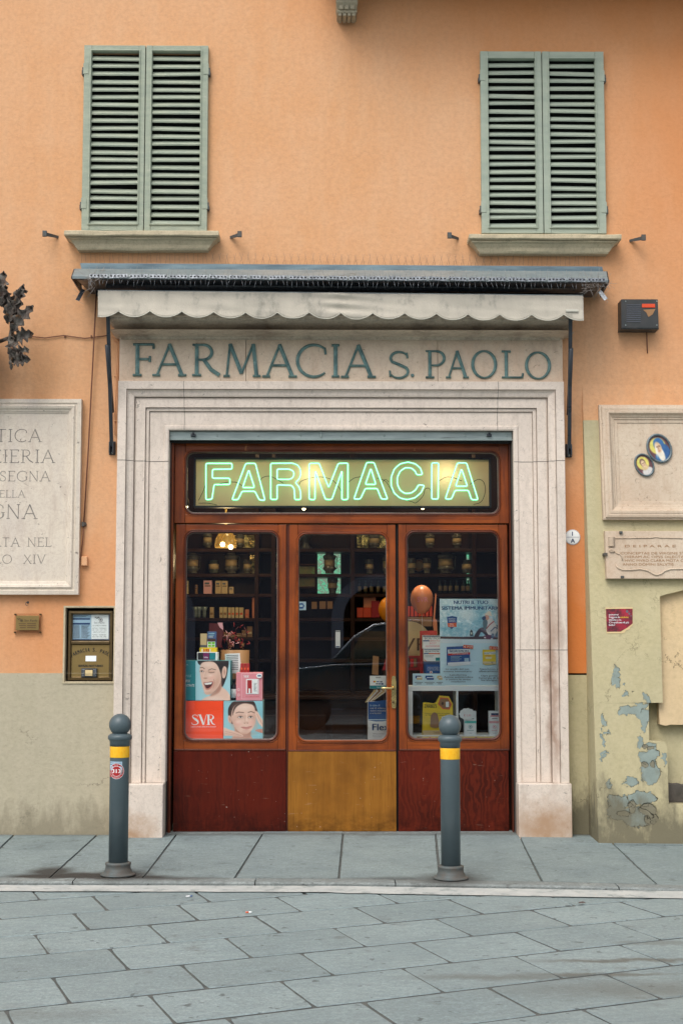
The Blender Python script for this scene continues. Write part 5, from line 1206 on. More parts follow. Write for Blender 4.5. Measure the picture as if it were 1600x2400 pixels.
r.el(650, 2070, 34, 70, SH_, 50, .65, -.35).el(862, 2040, 26, 90, SH_, 40, .6).el(750, 2180, 70, 16, SH_, 30, .7).el(750, 1905, 70, 26, HL, 50, .7).el(690, 2070, 34, 24, (238, 178, 165), 40, .6).el(826, 2066, 28, 24, (238, 178, 165), 36, .6).el(690, 2056, 22, 12, HL, 24, .6)
r.poly([(636, 1935), (665, 1885), (740, 1852), (820, 1860), (856, 1905), (830, 1880), (750, 1868), (690, 1890), (655, 1930), (632, 1990)], HR, 9, .85)
for ex, rx in ((712, 26), (816, 24)): r.el(ex, 2004, rx + 14, 22, SH_, 26, .7).el(ex, 2008, rx, 9, (236, 228, 224), 4).el(ex + 2, 2007, 9, 9, (60, 44, 38), 3).ln([(ex - rx - 2, 2010), (ex - 8, 1998), (ex + 10, 1997), (ex + rx, 2007)], 4, (50, 34, 30), 4).ln([(ex - rx + 4, 2018), (ex + rx - 6, 2016)], 2, SD, 5, .5)
r.ln([(668, 1966), (695, 1956), (745, 1962)], 7, (92, 62, 50), 6, .9).ln([(792, 1960), (822, 1950), (856, 1964)], 7, (92, 62, 50), 6, .9)
r.ln([(762, 1990), (758, 2040)], 8, SH_, 14, .6).ln([(776, 1980), (776, 2050)], 8, HL, 14, .7).el(770, 2062, 22, 12, SH_, 12, .5).el(755, 2070, 6, 4, SD, 5).el(786, 2069, 6, 4, SD, 5)
r.poly([(718, 2110), (748, 2104), (774, 2108), (800, 2101), (830, 2100), (812, 2122), (776, 2134), (742, 2126)], (208, 138, 128), 5).ln([(716, 2110), (776, 2116), (832, 2098)], 3, (150, 84, 78), 4, .8).el(772, 2146, 26, 6, SH_, 14, .7)
r.poly([(530, 2115), (600, 2135), (680, 2160), (738, 2190), (732, 2208), (660, 2202), (600, 2198), (530, 2190)], SK, 5).ln([(560, 2152), (640, 2172), (722, 2198)], 4, SD, 6, .6).ln([(560, 2174), (630, 2188), (700, 2200)], 3, SD, 6, .5)
r.poly([(866, 1945), (890, 1958), (918, 2005), (945, 2050), (945, 2110), (912, 2086), (886, 2044), (866, 1990)], SK, 5).ln([(880, 1975), (908, 2030), (938, 2080)], 4, SD, 6, .6).poly([(864, 2142), (900, 2130), (945, 2132), (945, 2168), (900, 2162)], (200, 140, 122), 5)
r.build('printed_photo', t, lambda a, b: W(400 + a / 4.357, 1220 + b / 4.357, LY - .005))
# teal + winking woman box (stands on top)
t = zbox(*LB, 140, 1430, 609, 1838, LY + .004, .25, 'teal_card', 'display_box', 'teal and pale blue display box with photo of winking laughing woman, upper row')
r = Raster(255, 1432, 608, 1837, (166, 212, 222), 110)
r.poly([(296, 1475), (285, 1420), (420, 1410), (582, 1415), (582, 1540), (558, 1640), (522, 1700), (500, 1600), (380, 1480)], (40, 32, 34), 6).el(480, 1440, 70, 16, (84, 66, 62), 30, .5)
r.poly([(490, 1600), (520, 1690), (575, 1740), (612, 1800), (620, 1860), (320, 1860), (345, 1812), (400, 1790), (470, 1745)], SK, 6).poly([(510, 1620), (522, 1690), (490, 1756), (410, 1792), (436, 1740), (480, 1690)], SD, 22, .8).el(440, 1815, 60, 16, HL, 34, .6)
r.poly([(548, 1488), (572, 1510), (566, 1575), (546, 1612), (526, 1590), (528, 1520)], SK, 5).el(550, 1545, 9, 30, SD, 10, .6)
r.poly([(300, 1560), (299, 1500), (322, 1454), (380, 1440), (440, 1446), (484, 1490), (514, 1580), (510, 1650), (470, 1720), (410, 1768), (370, 1780), (345, 1755), (325, 1690), (312, 1630)], SK, 5)
r.el(470, 1660, 30, 90, SH_, 50, .7, .4).el(380, 1470, 50, 18, HL, 34, .7).el(420, 1600, 30, 22, (240, 184, 168), 34, .7).el(406, 1582, 20, 12, HL, 20, .7).el(324, 1600, 14, 18, (238, 186, 170), 20, .6).el(400, 1762, 36, 10, SH_, 24, .8)
r.ln([(302, 1503), (326, 1500), (346, 1514)], 6, (84, 58, 48), 6, .9).ln([(386, 1528), (420, 1514), (460, 1524)], 6, (84, 58, 48), 6, .9)
r.el(320, 1540, 22, 14, SH_, 16, .7).el(320, 1541, 17, 7, (235, 228, 226), 4).el(318, 1540, 7, 7, (50, 38, 36), 3).ln([(300, 1541), (320, 1531), (342, 1543)], 3, (44, 30, 28), 4).el(414, 1546, 34, 14, SH_, 20, .7).ln([(386, 1546), (412, 1555), (446, 1548)], 4, (60, 42, 36), 5)
r.ln([(364, 1540), (346, 1588)], 7, SH_, 12, .6).ln([(352, 1550), (338, 1592)], 5, HL, 10, .7).el(356, 1610, 16, 6, SD, 10, .8)
r.poly([(336, 1650), (370, 1650), (434, 1641), (430, 1690), (398, 1724), (364, 1730), (348, 1700)], (206, 138, 124), 5).poly([(345, 1660), (426, 1650), (418, 1686), (392, 1710), (368, 1714), (354, 1692)], (84, 26, 30), 4).poly([(345, 1659), (380, 1655), (426, 1650), (416, 1670), (380, 1677), (352, 1678)], (240, 236, 232), 4, 1, False).ln([(440, 1620), (450, 1660), (434, 1712)], 4, SD, 8, .7)
r.build('printed_photo', t, lambda a, b: W(400 + a / 4.357, 1220 + b / 4.357, LY + .003))
pc = Pic(*LB, LY + .0035)
pc.tx('RMULE', 178, 1597, 22, 'sky_card', width=64).tx('UPER', 172, 1652, 26, 'white_print', width=52).tx('ENTRATE', 194, 1697, 26, 'white_print', width=100)
pc.ln([(160, 1478), (170, 1468), (180, 1478)], 4, 'sky_card')
zstand(t, pc, 'printed_side')
# pink box
t = zbox(*LB, 669, 1552, 937, 1838, LY + .01, .16, 'pink_card', 'display_box', 'small pink gift box with a window, on the smiling woman box')
pc = Pic(*LB, LY + .0095, (670, 1553, 936, 1836)); pc.rc(722, 1556, 934, 1826, 'pink_pale').rc(728, 1562, 928, 1820, 'pink_card'); svr(pc, 742, 1576, 800, 1606, 'white_print')
pc.rc(770, 1618, 900, 1772, 'white_print').rc(778, 1627, 892, 1764, 'pink_pale').rc(784, 1630, 826, 1764, 'red_card').rc(832, 1627, 888, 1764, 'paper').rc(796, 1715, 814, 1764, 'white_print')
for i in range(7): pc.rc(848, 1660 + i * 13, 880 - (i % 3) * 6, 1664 + i * 13, 'text_grey')
pc.el(904, 1586, 30, 24, 'white_print').rc(888, 1578, 922, 1592, 'slate_card').tx('ROUTINE ANTI-AGE', 836, 1802, 9, 'red_card', width=130)
pc.el(694, 1727, 11, 14, 'white_print').el(694, 1727, 8, 11, 'pink_card').el(694, 1781, 11, 14, 'white_print').el(694, 1781, 8, 11, 'pink_card'); zstand(t, pc)
# stack of little cartons
t = zbox(*LB, 270, 1343, 480, 1429, LY + .03, .12, 'paper', 'small_box', 'flat white edged box with purple and teal picture on the teal box'); pc = Pic(*LB, LY + .0295); pc.rc(278, 1350, 458, 1422, 'brown_c').rc(280, 1352, 330, 1420, 'hair_dk').rc(334, 1352, 392, 1420, 'purple').rc(398, 1352, 456, 1420, 'teal_card').tx('Stiller', 362, 1405, 16, 'white_print', width=44); zstand(t, pc)
t = zbox(*LB, 296, 1298, 470, 1342, LY + .04, .10, 'yellow_card', 'small_box', 'flat yellow box with tiny red bottles printed, second from bottom in the stack'); pc = Pic(*LB, LY + .0395)
for i in range(6): pc.rc(318 + i * 16, 1310, 328 + i * 16, 1340, ('white_print', 'orange2', 'orange2', 'red_print', 'red_print', 'white_print')[i])
zstand(t, pc)
t = zbox(*LB, 303, 1155, 370, 1297, LY + .08, .05, 'cream_card', 'small_box', 'upright cream carton with grey base on the yellow box'); pc = Pic(*LB, LY + .0795); pc.rc(304, 1270, 369, 1296, 'text_grey'); zstand(t, pc)
t = zbox(*LB, 374, 1134, 467, 1297, LY + .06, .04, 'slate_card', 'small_box', 'upright slate blue carton with green squares on the yellow box'); pc = Pic(*LB, LY + .0595); pc.rc(376, 1234, 456, 1295, 'paper')
for i in range(2):
    for j in range(2): pc.rc(382 + i * 38, 1240 + j * 28, 414 + i * 38, 1262 + j * 28, 'green_card')
for i in range(3): pc.rc(388, 1150 + i * 18, 450 - i * 8, 1156 + i * 18, 'white_print' if i > 1 else 'sky_card')
pc.rc(376, 1206, 460, 1232, 'brown_c'); zstand(t, pc)
# tilted red gift box and ribbon basket
m = MB(); pz = [W(400 + a / 4.357, 1220 + b / 4.357, .55) for a, b in ((395, 1045), (470, 1052), (540, 1130), (510, 1300), (470, 1290), (455, 1180), (392, 1150))]; m.prism(pz, (0, .06, 0), 'dark_red'); pz = [W(400 + a / 4.357, 1220 + b / 4.357, .545) for a, b in ((478, 1045), (530, 1042), (536, 1118), (500, 1090))]; m.prism(pz, (0, .004, 0), 'pink_pale')
tag(m.build('gift_box', loc=pz[0]), 'tilted dark red gift box with pale corner behind the carton stack', 'box')
bs = thing('gift_basket', 'cellophane wrapped gift with crinkled red ribbon, behind the pink box', 'gift', W(540, 1530, .6)); m = MB(); rb = random.Random(5)
c0 = W(400 + 640 / 4.357, 1220 + 1255 / 4.357, .6)
for i in range(60):
    a = rb.uniform(0, 6.28); r_ = rb.uniform(.0, .10); p = c0 + Vector((math.cos(a) * r_ * 1.3, rb.uniform(-.05, .05), math.sin(a) * r_ * .8 + (.0 if i % 3 else .06)))
    q = p + Vector((rb.uniform(-.03, .03), rb.uniform(-.02, .02), rb.uniform(-.02, .04))); r2 = q + Vector((rb.uniform(-.03, .03), 0, rb.uniform(-.03, .03)))
    m.tube([p, q, r2], .003, rb.choice(['red_card', 'red_card', 'pink_pale', 'kraft', 'dark_red']), 4)
m.build('ribbon', bs)
m = MB(); cb_ = W(400 + 650 / 4.357, 1734, .6); m.lathe([(.07, 0), (.10, .1), (.11, c0.z - cb_.z - .05)], cb_, 'kraft', 16); m.build('basket', bs)
m = MB(); pz = [W(400 + a / 4.357, 1220 + b / 4.357, .40) for a, b in ((555, 1362), (705, 1355), (716, 1470), (700, 1560), (560, 1560))]; m.prism(pz, (0, .004, 0), 'paper')
for i in range(9): q = [W(400 + a / 4.357, 1220 + b / 4.357, .398) for a, b in ((570, 1375 + i * 18), (690, 1372 + i * 18), (690, 1378 + i * 18), (570, 1381 + i * 18))]; m.poly(q, 'text_grey')
one(m, 'newspaper', 'folded newspaper sheet standing behind the boxes in the left window', 'newspaper', pz[4])
bottle(400 + 645 / 4.357, 1643, 17, 52, 'black_print', 'black dropper bottle standing between the teal box and pink box', None, .30)
t = thing('red_packs', 'three small red packs in a row on top of the pink box', 'packets', W(583, 1575, .26)); m = MB()
for i in range(3): q = rect(400 + (712 + i * 32) / 4.357, 1220 + 1458 / 4.357, 400 + (740 + i * 32) / 4.357, 1220 + 1551 / 4.357, .26); m.box(q[0], q[1], .26, .29, q[2], q[3], 'red_card', .003); m.box(q[0] + .004, q[1] - .004, .2585, .26, q[2] + .02, q[2] + .035, 'orange2')
m.build('packets', t)

# ------------------------------------------------------------------ door view items
DL = (660, 1220, 4.357)
t = zbox(*DL, 898, 1585, 1076, 1718, .158, .003, 'paper', 'payment_sign', 'small white and teal card payment sign hanging inside the door glass', 'sign', bev=0); pc = Pic(*DL, .1575); pc.rc(899, 1685, 1076, 1717, 'teal_card').el(942, 1645, 9, 9, 'red_print').el(954, 1645, 9, 9, 'yellow_card').rc(968, 1640, 992, 1650, 'navy_print').rc(1002, 1640, 1026, 1652, 'text_grey').rc(960, 1662, 985, 1672, 'text_grey').rc(990, 1662, 1008, 1674, 'navy_print').rc(1014, 1660, 1036, 1676, 'dkblue_card').tx('welcome', 985, 1610, 12, 'black_print', width=52).tx('free pos', 1000, 1708, 12, 'white_print', width=60).ln([(960, 1598), (990, 1600), (1010, 1596)], 3, 'black_print'); zstand(t, pc, 'printed_face')
t = zbox(*DL, 880, 1850, 1110, 2240, .24, .12, 'paper', 'leaflet_stand', 'tall blue and white leaflet stand with slanted leaflets, behind the door', 'stand', bev=.001); pc = Pic(*DL, .2395, (881, 1800, 1110, 2239))
pc.sh([(881, 1850), (1110, 1830), (1110, 2030), (1040, 2050), (960, 2052), (881, 2040)], 'blue_card', False).rc(881, 2030, 1110, 2038, 'lightblue_card')
pc.tx('In caso di', 902, 1897, 20, 'lightblue_card', 'L', 96).tx('mal di schiena,', 902, 1924, 18, 'white_print', 'L', 155, .0004).tx('dolori muscolari', 902, 1950, 18, 'white_print', 'L', 165, .0004).tx('e articolari', 902, 1975, 18, 'white_print', 'L', 112, .0004)
pc.tx('Flexi', 926, 2142, 66, 'blue_card', 'L', 185, .0015).tx('360 mg compresse', 930, 2182, 10, 'text_grey', 'L', 110).tx('Dicloreum', 930, 2205, 10, 'text_grey', 'L', 90); zstand(t, pc, 'printed_front')
m = MB()
for i in range(6): q = [W(660 + a / 4.357, 1220 + b / 4.357, .25 + i * .012) for a, b in ((850 + i * 16, 1856 - i * 4), (860 + i * 18, 1860 - i * 6), (965 + i * 22, 1738 + i), (945 + i * 22, 1722))]; m.prism(q, (0, .006, 0), ('cream_card', 'paper', 'kraft', 'paper', 'cream_card', 'paper')[i])
m.build('leaflets', t)
m = MB(); q = [W(660 + a / 4.357, 1220 + b / 4.357, .7) for a, b in ((930, 1380), (990, 1390), (985, 1580), (922, 1570))]; m.prism(q, (0, .03, 0), 'kraft'); one(m, 'paper_bag', 'brown paper bag hanging dim behind the payment sign', 'bag', q[3])
m = MB(); q = [W(660 + a / 4.357, 1220 + b / 4.357, .5) for a, b in ((1075, 1370), (1110, 1370), (1110, 1530), (1028, 1530))]; m.prism(q, (0, .05, 0), 'red_card'); one(m, 'red_carton', 'slanting red carton at the right edge of the door glass above the sign', 'box', q[3])

# ------------------------------------------------------------------ right window display
RB = (920, 1220, 4.357)
def zr(a, b, Y): return W(920 + a / 4.357, 1220 + b / 4.357, Y)
wsf = thing('white_display_shelf', 'white open display shelf unit with two bays at the bottom of the right window', 'shelf unit', zr(620, 2195, .2)); m = MB()
x0, x1, z0, z1 = rect(920 + 150 / 4.357, 1220 + 1690 / 4.357, 920 + 1105 / 4.357, 1220 + 1740 / 4.357, .185); m.box(x0, x1, .185, .46, z0, z1, 'shelf_white', .002); m.build('shelf_top', wsf)
zb0 = zr(600, 2232, .185).z; zb1 = zr(600, 2190, .185).z; m = MB(); m.box(x0, x1, .186, .46, zb0, zb1, 'shelf_white', .002); m.build('shelf_bottom', wsf)
for a, b in ((150, 203), (647, 668), (1085, 1105)): p, q = zr(a, 1900, .187), zr(b, 1900, .187); m = MB(); m.box(p.x, q.x, .187, .455, zb1, z0, 'shelf_white', .001); m.build('side_board', wsf)
m = MB(); m.box(x0, x1, .3, .45, .02, zb0 - .001, 'shelf_white'); m.build('base', wsf)
t = thing('poster', 'large pale blue poster about immune system with a seated hiker and two product boxes', 'poster', zr(780, 1688, .2)); m = MB(); a, b, c, d = rect(920 + 481 / 4.357, 1220 + 800 / 4.357, 920 + 1100 / 4.357, 1220 + 1687 / 4.357, .20); m.box(a, b, .20, .205, c + .002, d, 'lightblue_card', 0); m.build('board', t)
MT['mottle'] = mat('mottled_blue_print', lin((190, 225, 235)), lin((120, 185, 205)), rough=.5, scale=16, world=True)
pc = Pic(*RB, .1992, (482, 802, 1099, 1686)); r = Raster(483, 802, 1099, 1252, (186, 220, 232), 150); r.grain((60, 34, 24), 34, 3); r.c[:14] = r.c[:14] * .3 + np.array((205, 228, 236)) * .7
r.el(880, 1000, 60, 190, (96, 170, 196), 90, .5).el(620, 1120, 120, 60, (120, 186, 208), 80, .5).el(760, 960, 90, 60, (222, 238, 242), 70, .8).grain((26, 22, 20), 9, 8)
r.poly([(470, 1183), (700, 1188), (860, 1184), (1110, 1178), (1110, 1212), (800, 1212), (470, 1206)], (70, 50, 62), 5, 1, False).poly([(470, 1212), (1110, 1214), (1110, 1260), (470, 1260)], (222, 236, 242), 6, 1, False)
r.poly([(830, 1182), (878, 1108), (925, 1092), (980, 1130), (1060, 1160), (1060, 1195), (960, 1180), (905, 1138), (872, 1186)], (64, 50, 68), 5)
r.poly([(950, 1010), (1010, 1000), (1052, 1060), (1084, 1120), (1050, 1184), (980, 1172), (946, 1100)], (226, 222, 220), 5).ln([(955, 1104), (985, 1066), (1030, 1030)], 9, (170, 50, 60), 4).ln([(1000, 1130), (1040, 1090), (1072, 1104)], 8, (60, 80, 120), 4).poly([(1055, 1064), (1105, 1100), (1105, 1184), (1040, 1184), (1070, 1120)], (110, 140, 160), 6)
r.el(958, 990, 24, 28, (214, 160, 140), 5).poly([(930, 958), (958, 940), (975, 926), (998, 930), (1004, 952), (1008, 976), (970, 968)], (238, 226, 206), 4).poly([(908, 992), (940, 976), (950, 1000), (925, 1022)], (50, 70, 110), 5).poly([(918, 1030), (950, 1010), (966, 1040), (950, 1112), (926, 1100)], (96, 120, 130), 5)
r.poly([(785, 1178), (789, 1130), (800, 1112), (814, 1130), (819, 1178)], (44, 50, 66), 4, 1, False).el(802, 1152, 7, 14, (226, 226, 210), 4).el(985, 1190, 60, 22, (110, 60, 90), 8).grain((10, 10, 10), 5, 2).el(1018, 1176, 16, 24, (80, 110, 140), 6).el(940, 1196, 10, 7, (230, 230, 230), 4).el(1010, 1208, 12, 7, (220, 225, 230), 4)
r.build('printed_picture', t, lambda a, b: W(920 + a / 4.357, 1220 + b / 4.357, .1990))
pc.Y = .1984
pc.tx('NUTRI IL TUO', 797, 852, 34, 'navy_print', width=342, bold=.0012).tx('SISTEMA IMMUNITARIO', 800, 910, 34, 'navy_print', width=596, bold=.0012)
pc.sh([(552, 985), (605, 975), (656, 985), (650, 1060), (600, 1110), (560, 1070)], 'navy_print', False).sh([(558, 1048), (650, 1042), (650, 1086), (564, 1088)], 'orange2', False).tx('FORMULA', 604, 1010, 12, 'white_print', width=66).tx('COMPLETA', 604, 1032, 12, 'white_print', width=66).tx('MAX', 600, 1064, 12, 'white_print').tx('DOSAGGIO', 600, 1082, 11, 'white_print', width=50)
# product box left
pc.sh([(548, 1290), (780, 1280), (790, 1470), (600, 1488), (550, 1476)], 'blue_card', False).sh([(560, 1318), (788, 1312), (788, 1346), (562, 1358)], 'white_print', False).sh([(562, 1358), (788, 1346), (788, 1366), (563, 1378)], 'red_print', False).sh([(560, 1452), (790, 1440), (790, 1472), (600, 1490), (560, 1478)], 'white_print', False).rc(730, 1404, 776, 1440, 'paper_blue').tx('BIORITMON', 674, 1344, 22, 'navy_print', width=186, bold=.0006).tx('IMMUNO DEFEND', 690, 1366, 12, 'white_print', width=160)
for i in range(4): pc.rc(590, 1385 + i * 13, 700 - (i % 2) * 20, 1389 + i * 13, 'paper_blue')
pc.sh([(720, 1268), (820, 1276), (818, 1310), (718, 1302)], 'orange2', False).tx('€ 19,00', 770, 1297, 17, 'white_print', width=84)
pc.sh([(916, 1318), (1048, 1320), (1052, 1468), (945, 1475), (918, 1465)], 'yellow_card', False).sh([(930, 1344), (1048, 1340), (1048, 1366), (932, 1368)], 'white_print', False).tx('BIORITMON', 988, 1362, 15, 'black_print', width=108).rc(945, 1380, 1000, 1386, 'orange2').rc(945, 1394, 1010, 1399, 'white_print').rc(945, 1406, 1005, 1411, 'white_print').rc(920, 1440, 1050, 1466, 'cream_card').tx('4g', 1012, 1456, 16, 'black_print')
pc.sh([(985, 1282), (1088, 1290), (1086, 1324), (983, 1316)], 'orange2', False).tx('€ 13,50', 1034, 1312, 17, 'white_print', width=84)
for s_, cx, cy, wd in (('Lo scudo del tuo', 658, 1524, 232), ('sistema immunitario', 660, 1548, 284), ('Lattoferrina', 666, 1584, 166), ('Azione antimicrobica', 670, 1606, 290), ('e contro lo stress', 668, 1630, 244), ('ossidativo', 668, 1652, 142), ('Stanchezza e', 980, 1524, 182), ('affaticamento', 975, 1548, 190), ('Ogni giorno', 984, 1592, 162), ("l'energia di cui", 990, 1615, 220), ('hai bisogno', 984, 1638, 158)): pc.tx(s_, cx, cy, 16, 'text_grey', width=wd, bold=.0004)
zstand(t, pc, 'printed_face')
# stacked product boxes left of the poster
t = zbox(*RB, 306, 1172, 489, 1308, .235, .08, 'paper', 'product_box', 'white and blue supplement carton, topmost beside the poster'); pc = Pic(*RB, .2345); pc.rc(308, 1174, 488, 1186, 'dkblue_card').tx('BIORITMON', 405, 1214, 24, 'black_print', width=162).rc(308, 1222, 372, 1234, 'navy_print').tx('DEFEND PLUS', 430, 1234, 12, 'red_print', width=110).tx('BIOST', 410, 1262, 18, 'pink_card').tx('ANTIOSSIDAN', 410, 1292, 18, 'pink_card', width=150); zstand(t, pc)
t = zbox(*RB, 317, 1309, 487, 1438, .23, .08, 'paper', 'product_box', 'white supplement carton with orange stripe, middle of the stack by the poster'); pc = Pic(*RB, .2295); pc.tx('BIORITMON', 400, 1346, 20, 'black_print', width=134).rc(318, 1354, 366, 1364, 'navy_print').rc(366, 1354, 486, 1364, 'orange2').rc(318, 1311, 486, 1318, 'navy_print').rc(436, 1400, 480, 1432, 'teal_card').ln([(330, 1380), (420, 1380)], 3, 'text_grey').ln([(330, 1392), (410, 1392)], 3, 'text_grey').ln([(320, 1420), (340, 1436)], 6, 'orange2'); zstand(t, pc)
t = zbox(*RB, 317, 1439, 490, 1560, .235, .08, 'dkblue_card', 'product_box', 'dark blue supplement carton at the bottom of the stack by the poster'); pc = Pic(*RB, .2345); pc.rc(340, 1470, 488, 1558, 'blue_card')
for i, s_ in enumerate(('FORMULA COMPLETA', 'E SPECIFICA PER IL', 'SISTEMA IMMUNITARIO')): pc.tx(s_, 412, 1502 + i * 14, 8, 'white_print', width=116)
pc.el(390, 1548, 16, 12, 'white_print').el(390, 1548, 9, 7, 'red_print'); zstand(t, pc)
for i, (zz0, zz1) in enumerate(((1560, 1690),)): pass
t = zbox(*RB, 280, 1125, 452, 1690, .33, .05, 'red_card', 'product_box', 'tall dark red carton behind the supplement stack')
t = zbox(*RB, 203, 1562, 534, 1687, .192, .004, 'lightblue_card', 'price_strip', 'long pale blue counter card with three little product pictures', 'card', bev=0); pc = Pic(*RB, .1915)
for i, (a, b) in enumerate(((230, 300), (332, 418), (452, 505))): pc.rc(a, 1584, b - 12, 1612, ('blue_card', 'blue_card', 'cream_card')[i]).rc(a + 14, 1594, b, 1626, ('cream_card', 'blue_card', 'cream_card')[i]).rc(a + 16, 1600, b - 2, 1608, 'paper').ln([(a - 8, 1652), (b + 6, 1652)], 5, 'text_grey').ln([(a + 8, 1668), (b - 8, 1668)], 5, 'text_grey')
zstand(t, pc, 'printed_face')
# big round cardboard sign
m = MB(); c = zr(180, 1260, .55); R_ = .17; m.lathe([(R_, 0), (R_, .006)], (c.x - .01, .55, c.z), 'cream_card', 48, 'y', False); text(m, 'SVR', P(c.x, c.z - .05, .543), 'brown_c', .095, width=.28); one(m, 'round_sign', 'large round tan cardboard sign lettered SVR, behind the red cartons', 'sign', (c.x, .55, c.z - R_))
m = MB(); a, b = zr(60, 1290, .6), zr(400, 1060, .6); a, b = zr(80, 1080, .62), zr(400, 985, .62); m.box(a.x, b.x, .62, .63, a.z, b.z, 'kraft'); text(m, 'OPme', P((a.x + b.x) / 2 - .03, a.z + .015, .619), 'black_print', .035); one(m, 'shelf_card', 'brown shelf card with black letters behind the round sign', 'card', a)
m = MB(); a, b = zr(60, 980, .9), zr(400, 880, .9)
for i in range(9): q = zr(70 + i * 38, 980, .9); m.box(q.x, q.x + .022, .9, .93, q.z, q.z + .08, 'tin_orange', .003)
one(m, 'orange_tubes', 'row of bright orange tubes under the peach balloon', 'tubes', a)
t = zbox(*RB, 100, 1380, 285, 1530, .45, .06, 'red_card', 'gift_carton', 'flat red gift carton with a window, low left of the right window'); pc = Pic(*RB, .4495); pc.rc(120, 1405, 250, 1500, 'brown_c').rc(180, 1410, 212, 1495, 'red_print').rc(214, 1410, 240, 1490, 'kraft'); zstand(t, pc)
m = MB(); a, b = zr(60, 1530, .44), zr(300, 1560, .44); m.box(a.x - .1, b.x, .44, .8, .02, zr(100, 1532, .44).z, 'int_wood', .004); one(m, 'side_cabinet', 'dark cabinet behind the white display shelf', 'cabinet', (a.x, .6, .02))
m = MB(); q = [zr(a, b, .6) for a, b in ((430, 1000), (450, 1020), (455, 1160), (430, 1180), (408, 1060), (425, 860), (435, 740), (445, 760))]; m.prism(q, (0, .01, 0), 'tan_ball'); one(m, 'ribbon_strip', 'orange paper ribbon hanging beside the poster', 'ribbon', q[3])
# yellow counter display (without its mascot)
t = thing('counter_display', 'yellow honey coloured cardboard counter display in the left bay of the white shelf', 'cardboard display', zr(456, 2195, .20)); m = MB()
q = [zr(a, b, .205) for a, b in ((302, 2194), (614, 2194), (612, 1870), (600, 1850), (572, 1796), (478, 1790), (446, 1850), (436, 1862), (420, 1868), (330, 1856), (308, 1862))]; m.prism(q, (0, .05, 0), 'yellow_card'); m.build('cardboard_body', t)
pc = Pic(*RB, .2045); pc.tx("ZARBEE'S", 384, 1912, 34, 'black_print', width=124, bold=.0005).sh([(482, 1806), (566, 1812), (602, 1880), (578, 1930), (510, 1926), (460, 1876)], 'orange2', False).sh([(490, 1816), (560, 1820), (588, 1880), (568, 1920), (514, 1916), (470, 1872)], 'kraft', False).rc(540, 1850, 572, 1904, 'white_print').el(508, 1868, 12, 16, 'brown_c')
pc.tx('Calma i sintomi di tosse', 450, 1975, 10, 'black_print', width=250).tx('e le vie aeree', 450, 1992, 10, 'black_print', width=230).rc(496, 2002, 598, 2130, 'paper').rc(498, 2004, 534, 2128, 'white_print')
for i in range(6): pc.rc(540, 2020 + i * 14, 588, 2025 + i * 14, 'text_grey').rc(502, 2040 + i * 14, 528, 2043 + i * 14, 'text_grey')
pc.el(556, 2112, 14, 12, 'yellow_card').rc(304, 2144, 612, 2190, 'cream_card').tx("ZARBEE'S", 458, 2178, 24, 'kraft', width=86)
pc.sh([(388, 2110), (384, 2060), (392, 1990), (420, 1960), (452, 1975), (466, 2030), (470, 2110)], 'kraft'); zstand(t, pc)
for x0_, x1_, lb, kc, kp in ((730, 852, 'white medicine carton with teal band under the cloud price tag', 'teal2', 'teal_card'), (981, 1092, 'white medicine carton with pink band at the right edge of the white shelf', 'pink_pale', 'pink_card')):
    t = zbox(*RB, x0_, 1946, x1_, 2190, .22, .06, 'shelf_white', 'medicine_box', lb, grp='medicine cartons in the white shelf'); pc = Pic(*RB, .2195); w_ = x1_ - x0_; pc.rc(x0_ + 2, 2046, x1_ - 2, 2070, kc).rc(x0_ + 30, 2020, x1_ - 24, 2026, 'text_grey').el(x0_ + w_ / 2, 2106, 19, 19, kp).el(x0_ + w_ / 2, 2106, 15, 15, 'shelf_white').el(x0_ + w_ / 2, 2106, 7, 8, kp).rc(x0_ + 26, 2140, x1_ - 26, 2144, kp).tx('6 ml', x0_ + w_ / 2, 2176, 9, 'text_grey')
    if x0_ > 900: pc.rc(x0_ + 22, 1968, x1_ - 16, 1986, 'dkblue_card').rc(x0_ + 14, 1990, x1_ - 10, 2002, 'pink_card')
    zstand(t, pc)
m = MB(); pts = []
for i in range(60): a = 2 * math.pi * i / 60; r_ = 1 + .10 * abs(math.sin(a * 5.5)); q = zr(757 + 74 * r_ * math.cos(a), 1976 - 56 * r_ * math.sin(a), .20); pts.append(q)
m.prism(pts, (0, .002, 0), 'paper'); pq = zr(760, 2000, .199); text(m, '€ 5,90', P(pq.x, pq.z, .199), 'pink_card', .014); one(m, 'price_tag', 'white cloud shaped price tag on the teal banded carton', 'price tag', zr(757, 2030, .2))
t = zbox(*RB, 246, 2206, 1046, 2231, .180, .004, 'yellow_card', 'shelf_strip', 'long yellow printed strip along the foot of the white shelf', 'shelf strip', bev=0); pc = Pic(*RB, .1795); pc.tx('Proteggi e calma', 470, 2224, 10, 'black_print', width=180).tx('la tua dolcezza', 750, 2224, 10, 'black_print', width=150).el(380, 2218, 14, 9, 'orange2').rc(640, 2208, 660, 2229, 'orange2').rc(250, 2208, 300, 2229, 'kraft').el(848, 2218, 12, 9, 'purple'); zstand(t, pc)

